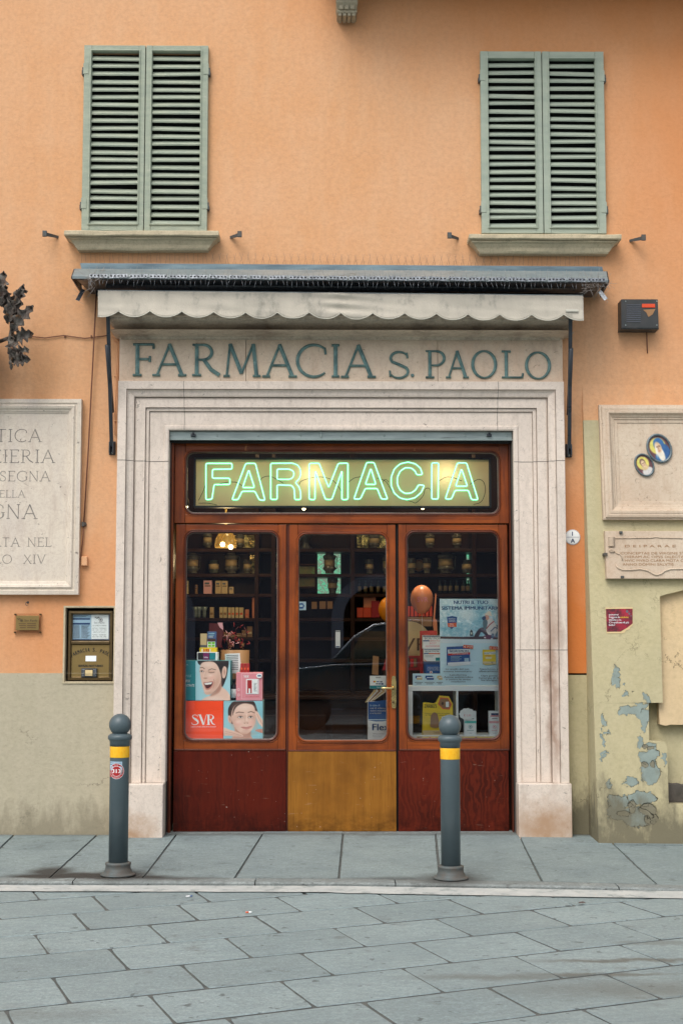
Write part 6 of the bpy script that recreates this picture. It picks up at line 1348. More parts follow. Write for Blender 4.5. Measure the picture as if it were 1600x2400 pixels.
# ================================================================== AWNING
aw = thing('awning', 'rolled up grey canvas awning with scalloped valance under a blue grey metal hood', 'awning', (W(800, 640).x, 0, W(800, 700).z))
m = MB()
a0, a1 = W(190, 617, -.02), W(1408, 625, -.02); b0, b1 = W(192, 636, -.05), W(1406, 642, -.05)
c0_, c1_ = W(168, 641, -.30), W(1428, 648, -.30); d0, d1 = W(170, 653, -.46), W(1424, 662, -.46)
def strip(mb, L, k, n=40):
    for (pa, pb), (pc_, pd) in zip(L, L[1:]):
        for i in range(n):
            f0, f1 = i / n, (i + 1) / n; mb.add([pa.lerp(pb, f0), pa.lerp(pb, f1), pc_.lerp(pd, f1), pc_.lerp(pd, f0)], [(0, 1, 2, 3)], k)
V = Vector
m.prism([a0 + V((0, .02, 0)), a0, a0 + V((0, -.03, -.008)), b0 + V((0, 0, .01)), b0, b0 + V((0, .05, 0))], a1 - a0, 'hood'); m.build('wall_rail', aw)
m = MB()
mid0, mid1 = a0.lerp(d0, .5), a1.lerp(d1, .5)
Lr = [(b0, b1), (V((W(176, 640, -.2).x, -.20, b0.z - .02)), V((W(1420, 648, -.2).x, -.20, b1.z - .02))), (V((d0.x, -.44, d0.z + .035)), V((d1.x, -.44, d1.z + .035))), (V((d0.x, -.462, d0.z + .015)), V((d1.x, -.462, d1.z + .015))), (d0, d1)]
strip(m, Lr, 'hood2')
Lu = [(d0, d1), (d0 + V((.03, .02, -.004)), d1 + V((-.03, .02, -.004))), (V((W(215, 690, -.02).x, -.02, d0.z + .0)), V((W(1385, 690, -.02).x, -.02, d1.z + .0)))]
strip(m, Lu, 'black_metal')
for e in (0, 1):
    pts = [L_[e] for L_ in Lr] + [V((Lr[0][e].x, -.02, Lr[-1][e].z)),]
    m.prism(pts, ((.008 if e else -.008), 0, 0), 'black_metal')
m.build('hood', aw)
vx0, vx1 = W(230, 700, -.40), W(1366, 710, -.40)
# roller behind the valance and dark cassette inside
m = MB(); rz0 = W(800, 668, -.30).z; m.tube([(vx0.x + .04, -.27, rz0), (vx1.x - .04, -.27, rz0)], .045, 'black_metal', 14); m.box(vx0.x - .06, vx1.x + .06, -.12, -.0, rz0 - .03, rz0 + .06, 'black_metal'); m.build('roller', aw)
m = MB(); nx = 456; ys = []
def vtop(x): f = (x - vx0.x) / (vx1.x - vx0.x); return W(230, 681, -.40).z * (1 - f) + W(1366, 693, -.40).z * f
def vcusp(x): f = (x - vx0.x) / (vx1.x - vx0.x); return W(230, 728, -.40).z * (1 - f) + W(1366, 737, -.40).z * f
cz_ = [W(278 + 74.4 * i, 730, -.40).x for i in range(-1, 17)]
DP = W(800, 730, -.40).z - W(800, 744.5, -.40).z
def vbot(x):
    for a, b in zip(cz_, cz_[1:]):
        if a <= x <= b: t = (x - a) / (b - a); return vcusp(x) - DP * (1 - abs(2 * t - 1) ** 2.1) ** .9
    return vcusp(x) - DP * .6
rows = 12; vs = []
for i in range(nx + 1):
    x = vx0.x + (vx1.x - vx0.x) * i / nx; tp, bt = vtop(x), vbot(x)
    for j in range(rows + 1):
        f = j / rows; z = tp + (bt - tp) * f
        y = -.40 + .010 * f * math.sin(x * 7 + 1.2 * math.sin(x * 3)) + .006 * f * mnoise.noise(V((x * 9, z * 6, 0))) + .006 * mnoise.noise(V((x * 3 + z * 9, z * 22, 4)))
        g = math.exp(-((x - .10) / .16) ** 2); y += g * .012 * math.sin(z * 95 + x * 5) * (1 - f * .6)
        zz = z - .004 * math.sin(x * 2.2) * (1 - f) * 0
        vs.append((x, y, zz))
fs = [(i * (rows + 1) + j, (i + 1) * (rows + 1) + j, (i + 1) * (rows + 1) + j + 1, i * (rows + 1) + j + 1) for i in range(nx) for j in range(rows)]
m.add(vs, fs, 'canvas', True); vl = m.build('valance', aw)
so = vl.modifiers.new('s', 'SOLIDIFY'); so.thickness = .003
m = MB(); m.tube([vs[i * (rows + 1) + rows] for i in range(nx + 1)], .0035, 'canvas_edge', 5); m.build('scalloped_binding', vl)
m = MB(); m.box(vx0.x, vx1.x, -.395, -.36, vtop(0) - .02, vtop(0) + .008, 'hood2', .004)
# follow the tilt of the bar
m.v = [V((p.x, p.y, p.z + (vtop(p.x) - vtop(0)))) for p in m.v]; m.build('front_bar', aw)
q = W(1339, 728, -.41); m = MB(); m.box(q.x - .045, q.x + .045, -.418, -.412, q.z - .009, q.z + .009, 'canvas_edge', .002); m.build('sewn_tag', vl)
for tx_, ty_, bx_, by_ in ((253, 742, 262, 1046), (1336, 750, 1333, 1052)):
    p = W(tx_, ty_ - 25, -.375); q = W(bx_, by_, -.04); m = MB()
    dirv = (q - p).normalized(); sd_ = V((1, 0, 0)); w_ = .0125
    for s1, s2, kk in ((0, 1, 'black_metal'),):
        for hw, dd in ((w_, .010),): m.add([p + V((-hw, -dd, 0)), p + V((hw, -dd, 0)), p + V((hw, dd, 0)), p + V((-hw, dd, 0)), q + V((-hw, -dd, 0)), q + V((hw, -dd, 0)), q + V((hw, dd, 0)), q + V((-hw, dd, 0))], [(0, 1, 5, 4), (1, 2, 6, 5), (2, 3, 7, 6), (3, 0, 4, 7), (0, 1, 2, 3), (4, 5, 6, 7)], kk)
    m.tube([p + V((0, 0, -.28)), q + V((0, 0, .25))], .016, 'black_metal', 8)
    ar = m.build('folding_arm', aw); m = MB()
    m.box(q.x - .024, q.x + .024, -.012, -.0, q.z - .058, q.z + .04, 'black_metal', .004); m.box(q.x - .018, q.x - .008, -.06, -.01, q.z - .05, q.z + .03, 'black_metal', .003); m.box(q.x + .008, q.x + .018, -.06, -.01, q.z - .05, q.z + .03, 'black_metal', .003)
    m.lathe([(.008, 0), (.007, .004), (.002, .005)], (q.x + .003, -.012, q.z - .045), 'steel', 10, 'y'); m.build('wall_bracket', ar)
# bird spikes
rb = random.Random(11)
sp = thing('bird_spikes', 'row of thin upright bird spike wires along the wall rail above the awning', 'bird spikes', (a0.x, -.02, a0.z)); m = MB(); x = W(192, 617).x; xe = W(1402, 625).x
m.box(x, xe, -.018, -.005, a0.z + .0005, a0.z + .003, 'wire'); m.v = [V((p.x, p.y, p.z + (a1.z - a0.z) * (p.x - x) / (xe - x))) for p in m.v]; m.build('spike_base', sp)
m = MB(); i = 0
while x < xe:
    f = (x - a0.x) / (a1.x - a0.x); z = a0.z + (a1.z - a0.z) * f; messy = .3 if x < -.9 or x > 1.35 else 1
    lean = ((-1) ** i) * .022 * messy + rb.uniform(-.006, .006)
    m.tube([(x, -.012, z), (x + lean, -.012 - rb.uniform(.0, .03), z + .080 + rb.uniform(-.006, .006))], .0009, 'wire_br', 4); x += .026 if messy == 1 else .034; i += 1
m.build('spikes', sp, kind='stuff')
s2 = thing('bird_spikes', 'bright perforated spike strip with drooping wires along the awning hood front edge', 'bird spikes', (d0.x, -.47, d0.z)); m = MB()
e0, e1 = W(208, 646, -.475), W(1420, 656, -.475); n = 26
for i in range(n):
    f0, f1 = i / n + .002, (i + 1) / n - .002; p, q = e0.lerp(e1, f0), e0.lerp(e1, f1); dz = rb.uniform(-.004, .004); m.add([p + V((0, 0, .012 + dz)), q + V((0, 0, .012 - dz)), q + V((0, -.004, -.014 - dz)), p + V((0, -.004, -.014 + dz))], [(0, 1, 2, 3)], 'spike_strip')
    for kx in range(5): c = p.lerp(q, (kx + .5) / 5); m.box(c.x - .006, c.x + .006, c.y - .006, c.y - .0045, c.z - .004, c.z + .003, 'dark')
m.build('spike_base', s2); m = MB(); f = 0; i = 0
while f < 1:
    p = e0.lerp(e1, f); l = rb.uniform(-.02, .02)
    m.tube([p + V((0, -.006, -.008)), p + V((l, -.045, -.075 + rb.uniform(-.012, .012)))], .0012, 'spike_strip', 4)
    m.tube([p + V((.01, -.004, .008)), p + V((.01 + rb.uniform(-.03, .03), -.01, .055 + rb.uniform(-.01, .015)))], .0008, 'wire', 4)
    f += .0098; i += 1
for ex, c in ((0, W(220, 660, -.47)), (1, W(1398, 668, -.47))):
    for i in range(26): a = rb.uniform(0, 6.28); c2 = c + V((rb.uniform(-.05, .05), 0, rb.uniform(-.04, .04))); m.tube([c2, c2 + V((math.cos(a) * .09, rb.uniform(-.04, .03), math.sin(a) * .09))], .001, 'wire', 4)
m.build('spikes', s2, kind='stuff')
for p, q, lb in ((W(196, 678, -.35), W(182, 704, -.42), 'left'), (W(1404, 682, -.42), W(1419, 702, -.44), 'right')):
    m = MB(); dd = (q - p); sv = V((dd.z, 0, -dd.x)).normalized() * .014; m.prism([p + sv, q + sv, q - sv, p - sv], (0, .003, 0), 'spike_strip' if lb == 'right' else 'black_metal')
    for i in range(5): c = p.lerp(q, i / 4); m.tube([c, c + V((rb.uniform(-.05, .05), -.02, rb.uniform(-.03, .05)))], .001, 'wire', 4)
    one(m, 'loose_spike_strip', f'loose end of spike strip dangling at the {lb} end of the awning', 'bird spikes', p)

# ================================================================== WALL FITTINGS
# carved plaque left
def plaque_frame(mb, x0, x1, z0, z1, k, prof, back, Y=0.): mb.frame(x0, x1, z0, z1, prof, k, Y); o = prof[-1][0]; y = Y - prof[-1][1]; mb.add([(x0 + o, y, z0 + o), (x1 - o, y, z0 + o), (x1 - o, y, z1 - o), (x0 + o, y, z1 - o)], [(0, 1, 2, 3)], back)
lp = thing('stone_plaque', 'large cream stone plaque with engraved Roman capitals at the left edge', 'plaque', (-3.1, 0, W(0, 1395).z))
m = MB(); x1 = W(191, 1165).x; z1 = W(100, 938).z; z0 = W(100, 1394).z; x0 = x1 - 2.0
plaque_frame(m, x0, x1, z0, z1, 'plaque', [(0, 0), (0, .055), (.028, .058), (.032, .05), (.040, .05), (.052, .062), (.066, .058), (.078, .045), (.088, .042), (.094, .034), (.10, .033), (.10, .028)], 'plaque'); m.build('slab', lp)
rowsL = [('ANTICA', 102, 1006, 1036, 0), ('SPEZIERIA', 133, 1054, 1085, 0), ('INSEGNA', 122, 1104, 1128, 0), ('DELLA', 62, 1149, 1166, 0), ('GNA', 92, 1182, 1216, 0), ('ATA', 50, 1260, 1281, 0), ('NEL', 124, 1260, 1281, 0), ('SECOLO', 32, 1300, 1321, 0), ('XIV', 110, 1300, 1321, 0)]
for s_, xr_, y0, y1, _ in rowsL:
    p = W(xr_, y1, -.028); h = W(xr_, y0, -.028).z - p.z; m = MB(); sx_ = 1.12; u = -sum(ROM[c][0] * sx_ * h + .16 * h for c in s_)
    for c in s_:
        roman(m, c, h, lambda a, b, d, p=p, u=u: (p.x + u + a, -.0285 - d, p.z + b), 'engrave', .0006, T=.075, t=.05, sx=sx_); u += ROM[c][0] * sx_ * h + .16 * h
    m.build('engraved_line', lp)
# Madonna plaque right (on the battered wall)
def bslope(off=0): return lambda p: (p[0], bat_y(p[2]) + p[1] - off, p[2])
rp_ = thing('religious_plaque', 'moulded cream marble plaque holding two small painted oval medallions', 'plaque', (2.1, bat_y(2.3), WB(1410, 1220).z))
m = MB(); tl = WB(1398, 951); bl = WB(1412, 1219); x0 = (tl.x + bl.x) / 2; z1, z0 = tl.z, bl.z; x1 = x0 + 1.5
pf = [(0, -.03), (0, .045), (.014, .048), (.016, .06), (.030, .064), (.044, .062), (.046, .066), (.062, .066), (.068, .060), (.078, .046), (.090, .040), (.092, .034), (.104, .032), (.108, .024), (.130, .022), (.132, .016)]
m.frame(x0, x1, z0, z1, pf, 'plaque2', 0, slope=bslope()); o = pf[-1][0]; m.add([S3(x0 + o, z0 + o, .016), S3(x1 - o, z0 + o, .016), S3(x1 - o, z1 - o, .016), S3(x0 + o, z1 - o, .016)], [(0, 1, 2, 3)], 'plaque2'); m.build('slab', rp_)
MT['enamel_frame'] = mat('grey_blue_bronze_rim', (.10, .14, .16), (.15, .18, .19), rough=.5, metal=.3, scale=30)
def medallion(cx, cy, rx, ry, rot, label, kind):
    c = WB(cx, cy, .017); q = WB(cx + rx, cy, .017); R_ = abs(q.x - c.x); U_ = WB(cx, cy - ry, .017); H = abs(U_.z - c.z)
    t = thing('medallion', label, 'medallion', c, 'painted oval medallions on the marble plaque'); cr, sr = math.cos(rot), math.sin(rot)
    def e(s, off, n=40, dx=0, dz=0, sx=1, sz=1):
        out = []
        for i in range(n):
            a = 2 * math.pi * i / n; u, v = dx * R_ + R_ * s * sx * math.cos(a), dz * H + H * s * sz * math.sin(a); X, Z = c.x + u * cr + v * sr, c.z - u * sr + v * cr
            out.append(S3(X, Z, .017 + off))
        return out
    m = MB(); L_ = [e(1.0, 0), e(1.0, .014), e(.93, .018), e(.86, .014), e(.84, .004)]
    for A, B in zip(L_, L_[1:]):
        n = len(A); m.add(A + B, [(i, (i + 1) % n, (i + 1) % n + n, i + n) for i in range(n)], 'enamel_frame', True)
    m.build('rim', t)
    r = Raster(-1, -1, 1, 1, (92, 56, 60), 44); q = .10
    r.el(-.05, -.20, .72, .62, (206, 196, 96), q)
    if kind == 'mother':
        r.el(.10, -.28, .48, .50, (38, 96, 152), q).el(.34, .36, .52, .62, (34, 84, 136), q).el(-.30, .62, .34, .3, (40, 96, 146), q).el(-.04, .42, .30, .62, (222, 214, 196), q).el(-.05, -.10, .30, .42, (206, 176, 142), q).el(-.30, .12, .10, .4, (226, 220, 206), q, 1, .3).ln([(-.16, -.14), (-.10, -.16)], .07, (90, 60, 50), q).ln([(.04, -.16), (.12, -.14)], .07, (90, 60, 50), q).ln([(-.04, -.12), (-.07, .06)], .05, (150, 110, 84), q).ln([(-.12, .18), (.0, .18)], .05, (170, 80, 74), q)
    else:
        r.el(.10, .66, .66, .4, (200, 196, 190), q).el(-.02, .22, .42, .26, (200, 176, 130), q).el(-.04, -.26, .34, .38, (120, 92, 74), q).el(-.02, -.14, .24, .32, (214, 186, 150), q).ln([(-.14, -.18), (-.06, -.18)], .06, (90, 60, 50), q).ln([(.06, -.18), (.12, -.18)], .06, (90, 60, 50), q).ln([(-.06, .0), (.05, .0)], .05, (160, 90, 80), q)
    r.grain((16, 14, 12), .3, 4)
    def pl(x, y): u, v = x * R_ * .90, -y * H * .90; return S3(c.x + u * cr + v * sr, c.z - u * sr + v * cr, .017 + .005)
    r.build('painted_enamel', t, pl, lambda x, y: x * x + y * y < .98)
medallion(1543, 1051, 29, 35, -.35 * -1 * -1, 'larger oval medallion of a woman in a blue veil with yellow halo', 'mother')
medallion(1508, 1090, 22, 28, -.42, 'smaller oval medallion of a curly haired child with halo', 'child')
# scroll plaque
ip = thing('scroll_plaque', 'long pink travertine plaque carved with a scroll and faint small lettering', 'plaque', (2.2, bat_y(2), WB(1420, 1358).z))
tl, bl = WB(1413, 1246), WB(1415, 1357); m = MB(); x0, x1, z1, z0 = tl.x, tl.x + 1.3, tl.z, bl.z
m.frame(x0, x1, z0, z1, [(0, -.02), (0, .05), (.002, .053)], 'plaque2', 0, slope=bslope()); m.add([S3(x0 + .002, z0 + .002, .053), S3(x1, z0 + .002, .053), S3(x1, z1 - .002, .053), S3(x0 + .002, z1 - .002, .053)], [(0, 1, 2, 3)], 'plaque2'); m.build('slab', ip)
def zs_(a, b, off=.056): return WB(1300 + a / 3.92, 900 + b / 3.92, off)
m = MB(); m.tube([zs_(550, 1416), zs_(700, 1416), zs_(895, 1412), zs_(925, 1404), zs_(960, 1412), zs_(1300, 1420)], .004, 'plaque2', 6)
cv = [(550, 1655), (575, 1690), (620, 1708), (700, 1708), (780, 1700), (850, 1715), (900, 1745), (930, 1755), (970, 1745), (1010, 1715), (1060, 1700), (1176, 1698), (1300, 1700)]; m.tube([zs_(*p) for p in cv], .006, 'plaque2', 6, rs=[.003] + [.006] * 12)
m.tube([zs_(a, b) for a, b in ((548, 1540), (560, 1555), (590, 1562), (612, 1585), (618, 1620))], .004, 'plaque2', 6)
m.tube([zs_(520 + (26 - i * .9) * math.cos(i * .5), 1526 + (20 - i * .7) * math.sin(i * .5), .062) for i in range(26)], .004, 'plaque2', 6)
for i in range(9): m.tube([zs_(488, 1410 + i * 10), zs_(515, 1406 + i * 10, .066), zs_(545, 1410 + i * 10)], .0055, 'plaque2', 6)
m.build('carved_scroll', ip)
for s_, a, y in (('D E I P A R A E', 640, 1500), ('CONCEPTAE DE VIRGINE STIRPE', 600, 1565), ('HIERAM AC OPVS DILECTISS ANN', 640, 1598), ('HVIC MVRO CLARA MOTA CARMEN', 640, 1632), ('ANNO DOMINI SALVTIS', 620, 1668)):
    m = MB(); p = zs_(a, y); text(m, s_, lambda u, v, p=p: S3(p.x + u, p.z + v, .0545), 'kraft', .017, 'L', .36 if len(s_) < 20 else .52); m.build('engraved_line', ip)
for a, b, w_, h_ in ((600, 1365, .022, .018), (460, 1565, .024, .02), (614, 1775, .022, .018)): p = zs_(a, b, .05); m = MB(); m.box(p.x - w_ / 2, p.x + w_ / 2, p.y - .02, p.y + .05, p.z - h_ / 2, p.z + h_ / 2, 'rust_metal', .002); m.build('metal_clip', ip)
# red sticker poster
def zb(a, b, off=.002): return WB(1300 + a / 3.92, 900 + b / 3.92, off)
rsx = thing('wall_sticker', 'small square crimson sticker with white verse and torn corner on the green wall', 'sticker', zb(590, 2290)); m = MB()
out = [(463, 2055), (712, 2052), (714, 2200), (706, 2225), (690, 2232), (680, 2255), (650, 2262), (640, 2280), (612, 2292), (472, 2290)]; m.prism([zb(*p, off=.003) for p in out], (0, .002, 0), 'cream_card'); m.build('paper', rsx)
MT['crim'] = mat('crimson_print', lin((160, 22, 48)), lin((70, 14, 30)), rough=.5, scale=24, world=True)
m = MB(); m.poly([zb(*p, off=.004) for p in [(465, 2066), (710, 2064), (711, 2200), (660, 2240), (600, 2275), (474, 2276)]], 'crim')
for s_, y, wd, k in (('poivorrei', 2126, 82, 'white_print'), ('Friggere le', 2150, 96, 'white_print'), ('insieme a te.', 2174, 112, 'white_print'), ("C'è qualcosa di più", 2198, 176, 'white_print'), ('bello?', 2222, 54, 'white_print')):
    p = zb(494, y, .005); text(m, s_, lambda u, v, p=p: S3(p.x + u, p.z + v, .0052), k, .0125, 'L', wd / 3.92 * .0031, .0004)
p = zb(594, 2150, .005); text(m, 'cotolette', lambda u, v, p=p: S3(p.x + u, p.z + v, .0052), 'gold_text', .0125, 'L', 76 / 3.92 * .0031, .0004)
for a, b, r_ in ((660, 2090, 12), (680, 2110, 9), (696, 2130, 6)): c = zb(a, b, .0048); m.poly([S3(c.x + r_ * .0008 * math.cos(i), c.z + r_ * .0008 * math.sin(i), .0048) for i in [k_ * .785 for k_ in range(8)]], 'text_grey')
m.build('printed_face', rsx)
# house number
hn = thing('house_number', 'round white enamel house number plate reading 1 over A', 'number plate', W(1341, 1277)); m = MB(); c = W(1341, 1259, -.006); R_ = .056
m.lathe([(R_, -.006), (R_, .003), (R_ * .9, .006), (.001, .007)], (c.x, 0, c.z), 'paper', 40, 'y'); m.build('plate', hn); m = MB(); m.lathe([(R_ * .93, .0062), (R_ * .96, .0062)], (c.x, 0, c.z), 'dkblue_card', 40, 'y', False, cap=False); m.add([(c.x - .044, -.0085, c.z - .001), (c.x + .044, -.0085, c.z - .001), (c.x + .044, -.0085, c.z + .001), (c.x - .044, -.0085, c.z + .001)], [(0, 1, 2, 3)], 'dkblue_card')
text(m, '1', P(c.x - .002, c.z + .010, -.0085), 'dkblue_card', .030, bold=.0012); text(m, 'A', P(c.x, c.z - .040, -.0085), 'dkblue_card', .030, bold=.0012); m.build('numeral', hn)
# alarm box
ab = thing('alarm_box', 'black alarm siren box with orange strip high on the right wall', 'alarm box', W(1495, 768)); a, b, c, d = rect(1455, 701, 1541, 768, -.12); m = MB()
m.loft([(c - .01, a - .004, b + .004, -.115, 0), (c, a - .002, b + .002, -.12, 0), (d - .004, a, b, -.12, 0), (d, a + .004, b - .004, -.115, 0)], 'alarm')
for px in (1465, 1538):
    for py in (706, 762): p = W(px, py, -.12); m.lathe([(.005, 0), (.004, .003)], (p.x, -.12, p.z), 'steel', 8, 'y')
m.build('housing', ab); m = MB()
for i in range(9): p, q = W(1467, 715 + i * 4.8, -.12), W(1500, 715 + i * 4.8, -.12); m.box(p.x, q.x, -.1235, -.12, p.z - .0022, p.z + .0022, 'text_grey')
m.build('vent_slots', ab); m = MB(); p, q = W(1503, 712, -.122), W(1534, 721, -.122); m.box(p.x, q.x, -.124, -.12, q.z, p.z, 'tin_orange', .002); m.build('orange_strip', ab)
m = MB(); m.prism([W(a, b_, -.122) for a, b_ in ((1506, 726), (1535, 724), (1528, 737), (1518, 743), (1514, 733))], (0, .002, 0), 'kraft'); m.build('torn_label', ab)
m = MB(); m.tube([W(1514, 770, -.02), W(1515, 800, -.012), W(1516, 828, -.008)], .004, 'cable', 6); m.build('cable', ab)
# night service cabinet
nb = thing('night_service_cabinet', 'recessed brass cabinet with opening hours notice above a night bell plate', 'cabinet', ((CB[0] + CB[1]) / 2, 0, CB[2])); x0, x1, z0, z1 = CB
m = MB(); m.frame(x0 - .012, x1 + .012, z0 - .012, z1 + .012, [(0, -.01), (0, .010), (.012, .010), (.014, 0), (.016, -.055)], 'sill', -.002); m.build('stone_rim', nb)
i0, i1, j0, j1 = rect(161, 1432, 264, 1594, .03); m = MB(); m.frame(i0, i1, j0, j1, [(0, -.03), (0, .02), (.016, .022), (.02, .006), (.024, .004), (.026, -.01)], 'brass_dk', .04); zm = W(210, 1506, .04).z; m.box(i0 + .02, i1 - .02, .02, .05, zm - .010, zm + .010, 'brass_dk', .003); m.add([(i0, .062, j0), (i1, .062, j0), (i1, .062, j1), (i0, .062, j1)], [(0, 1, 2, 3)], 'brass_dk'); m.build('brass_frame', nb)
a, b, c, d = rect(168, 1435, 258, 1500, .05); m = MB(); m.add([(a, .055, c), (b, .055, c), (b, .055, d), (a, .055, d)], [(0, 1, 2, 3)], 'slate_card'); m.build('notice_board', nb)
NBZ = (0, 900, 2.94)
def npic(Y, clipr=None): return Pic(*NBZ, Y, clipr)
pc = npic(.0535); pc.rc(497, 1572, 630, 1758, 'paper_blue')
pc.rc(504, 1614, 622, 1624, 'dkblue_card').rc(504, 1646, 622, 1658, 'dkblue_card')
for i in range(3): pc.rc(510, 1586 + i * 8, 620 - i * 12, 1588 + i * 8, 'text_grey')
for i in range(12): pc.rc(506, 1664 + i * 7.5, 550, 1667 + i * 7.5, 'text_grey').rc(560, 1664 + i * 7.5, 620 - (i % 3) * 8, 1667 + i * 7.5, 'text_grey')
pc.m.build('timetable_sheet', nb)
pc = npic(.051); pc.rc(631, 1585, 750, 1758, 'paper'); 
def logo(pc, cx, cy, s, k):
    for i in range(6): a = math.radians(60 * i); pc.el(cx + s * .62 * math.cos(a), cy + s * .62 * math.sin(a), s * .34, s * .2, k, 10, a)
    pc.el(cx, cy, s * .85, s * .85, k).el(cx, cy, s * .68, s * .68, 'paper' if k == 'black_print' else 'brass').rc(cx - s * .14, cy - s * .5, cx + s * .14, cy + s * .5, k).rc(cx - s * .5, cy - s * .14, cx + s * .5, cy + s * .14, k)
    for i in range(7): pc.el(cx - s * (.8 + .28 * i), cy - s * (.9 + .25 * math.sin(i * 1.4)), s * .28, s * .15, k, 8, -.6 + .8 * (i % 2))
logo(pc, 696, 1624, 15, 'black_print'); pc.tx('San Paolo', 686, 1650, 11, 'text_grey', width=70)
for s_, y, w_ in (('DAL LUNEDI AL VENERDI', 1668, 92), ('MATTINA    POMERIGGIO', 1686, 92), ('8.30 - 13.00   15.30 - 19.30', 1698, 96), ('SABATO CONTINUATO', 1712, 80), ('MATTINA    POMERIGGIO', 1732, 92), ('8.30 - 13.00   15.30 - 19.30', 1744, 90)): pc.tx(s_, 686, y, 6, 'black_print', width=w_)
pc.m.build('opening_hours_sheet', nb)
a, b, c, d = rect(168, 1436, 258, 1500, .046); m = MB(); m.add([(a, .046, c), (b, .046, c), (b, .046, d), (a, .046, d)], [(0, 1, 2, 3)], 'glass'); m.build('glass_pane', nb)
a, b, c, d = rect(167, 1511, 259, 1588, .04); m = MB(); m.box(a, b, .036, .05, c, d, 'brass', .002); bp = m.build('brass_plate', nb)
m = MB(); ctr = W(213, 1606, .035); rad = W(213, 1527, .035).z - ctr.z
vsn = 'FARMACIA S. PAOLO'; n = len(vsn)
for i, ch in enumerate(vsn):
    if ch == ' ': continue
    a = math.radians(33 - 66 * i / (n - 1)); ca, sa = math.cos(a), math.sin(a)
    # a>0 left
    text(m, ch, lambda u, v, a=a: (ctr.x + (u * math.cos(a)) - (rad + v) * math.sin(a), .0345, ctr.z + (rad + v) * math.cos(a) + u * math.sin(a)), 'black_print', .027, width=.013 if ch not in '.I' else .004, bold=.0010)
p = W(213, 1563, .034); text(m, 'SERVIZIO NOTTURNO', P(p.x, p.z, .0345), 'black_print', .015, width=.175, bold=.0008); m.build('lettering', bp)
m = MB(); a, b, c, d = rect(201, 1537, 226, 1550, .033); m.box(a, b, .0335, .036, c, d, 'paper', 0); m.build('blank_label', bp)
m = MB(); a, b, c, d = rect(191, 1566, 228, 1588, .02); m.box(a, b, .014, .036, c, d, 'alarm', .003); m.box(a + .004, b - .004, .011, .014, c + .008, d - .008, 'spike_strip', .002); m.box(a + .026, b - .026, .007, .011, c + .010, d - .008, 'black_print'); m.box(a + .030, b - .030, .005, .007, c + .013, d - .012, 'cream_card'); m.build('bell_push', nb)
m = MB(); p = W(164, 1466, .02); m.lathe([(.006, 0), (.006, .01), (.002, .012)], (p.x, .02, p.z), 'brass_dk', 10, 'y'); m.build('lock', nb)
# small brass plate on clear acrylic
sb = thing('brass_nameplate', 'small engraved brass nameplate on clear acrylic with four screws', 'nameplate', W(65, 1482)); m = MB(); MT['acrylic'] = glass('clear_acrylic', (.93, .90, .87), .7)
a, b, c, d = rect(34, 1438, 97, 1484, -.02); m.box(a, b, -.022, -.018, c, d, 'acrylic'); m.build('acrylic_sheet', sb); m = MB(); e0, e1, g0, g1 = rect(38, 1443, 92, 1477, -.022); m.box(e0, e1, -.025, -.0222, g0, g1, 'brass', .0005); m.build('plate', sb)
for X in (a + .006, b - .006):
    for Z in (c + .006, d - .006): m = MB(); m.lathe([(.006, 0), (.006, .028), (.003, .031)], (X, 0, Z), 'brass_dk', 12, 'y'); m.build('screw', sb)
pc = npic(-.0255); logo(pc, 150, 1629, 11, 'hair'); pc.tx('San Paolo', 215, 1636, 13, 'hair', width=84)
for i in range(3): pc.rc(130 + i * 4, 1650 + i * 13, 180, 1653 + i * 13, 'brown_c').rc(190, 1650 + i * 13, 250, 1653 + i * 13, 'brown_c')
pc.m.build('engraving', sb)
m = MB(); p = W(66, 1412, -.0); m.lathe([(.009, 0), (.008, .004), (.003, .006), (.003, .03)], (p.x, 0, p.z), 'rust_metal', 10, 'y'); m.tube([V((p.x, -.03, p.z)) + V((.009 * math.cos(t), 0, -.010 + .012 * math.sin(t))) for t in [i * .5 for i in range(12)]], .0022, 'rust_metal', 5); one(m, 'wall_hook', 'little rusty eye hook above the brass nameplate', 'hook', p)
# bell pull
bp_ = thing('pull_rod', 'long brown pull rod hanging from the awning down to a cleat and box', 'cord', W(197, 1330)); m = MB(); m.tube([W(226, 690, -.06), W(218, 850, -.035), W(207, 1060, -.025), W(197, 1225, -.02)], .0055, 'cable', 6); m.tube([W(197, 1225, -.02), W(194, 1270, -.018), W(190, 1300, -.015), W(193, 1318, -.012), W(200, 1322, -.01)], .004, 'cable', 6); m.build('cord', bp_)
m = MB(); p = W(198, 1229); m.lathe([(.018, 0), (.018, .012), (.012, .022), (.005, .026)], (p.x, 0, p.z), 'rust_metal', 14, 'y'); m.box(p.x - .014, p.x + .002, -.034, 0, p.z - .018, p.z + .016, 'rust_metal', .003); m.build('cleat', bp_)
MT['or_paint'] = mat('orange_painted_box', OR2, OR, rough=.8); m = MB(); a, b, c, d = rect(191, 1304, 205, 1326, -.03); m.box(a, b, -.034, 0, c, d, 'or_paint', .005); m.build('junction_box', bp_)
m = MB(); m.tube([W(60, 787, -.01), W(105, 792, -.01), W(150, 786, -.01), W(200, 793, -.01), W(240, 788, -.01), W(252, 786, -.012)], .0038, 'cable', 6)
for px in (70, 153, 215): p = W(px, 788); m.box(p.x - .004, p.x + .004, -.016, 0, p.z - .012, p.z + .004, 'cable')
one(m, 'cable', 'thin dark cable running level from the lantern to the awning arm', 'cable', W(150, 790))
m = MB()
for dx in (0, 6): m.tube([W(258 + dx, 786, -.012), W(268 + dx * .7, 792, -.012), W(276 + dx * .5, 802, -.012), W(272 + dx * .5, 900, -.012), W(268 + dx, 1000, -.012), W(270 + dx, 1020 + dx, -.012)], .0035, 'or_paint', 6)
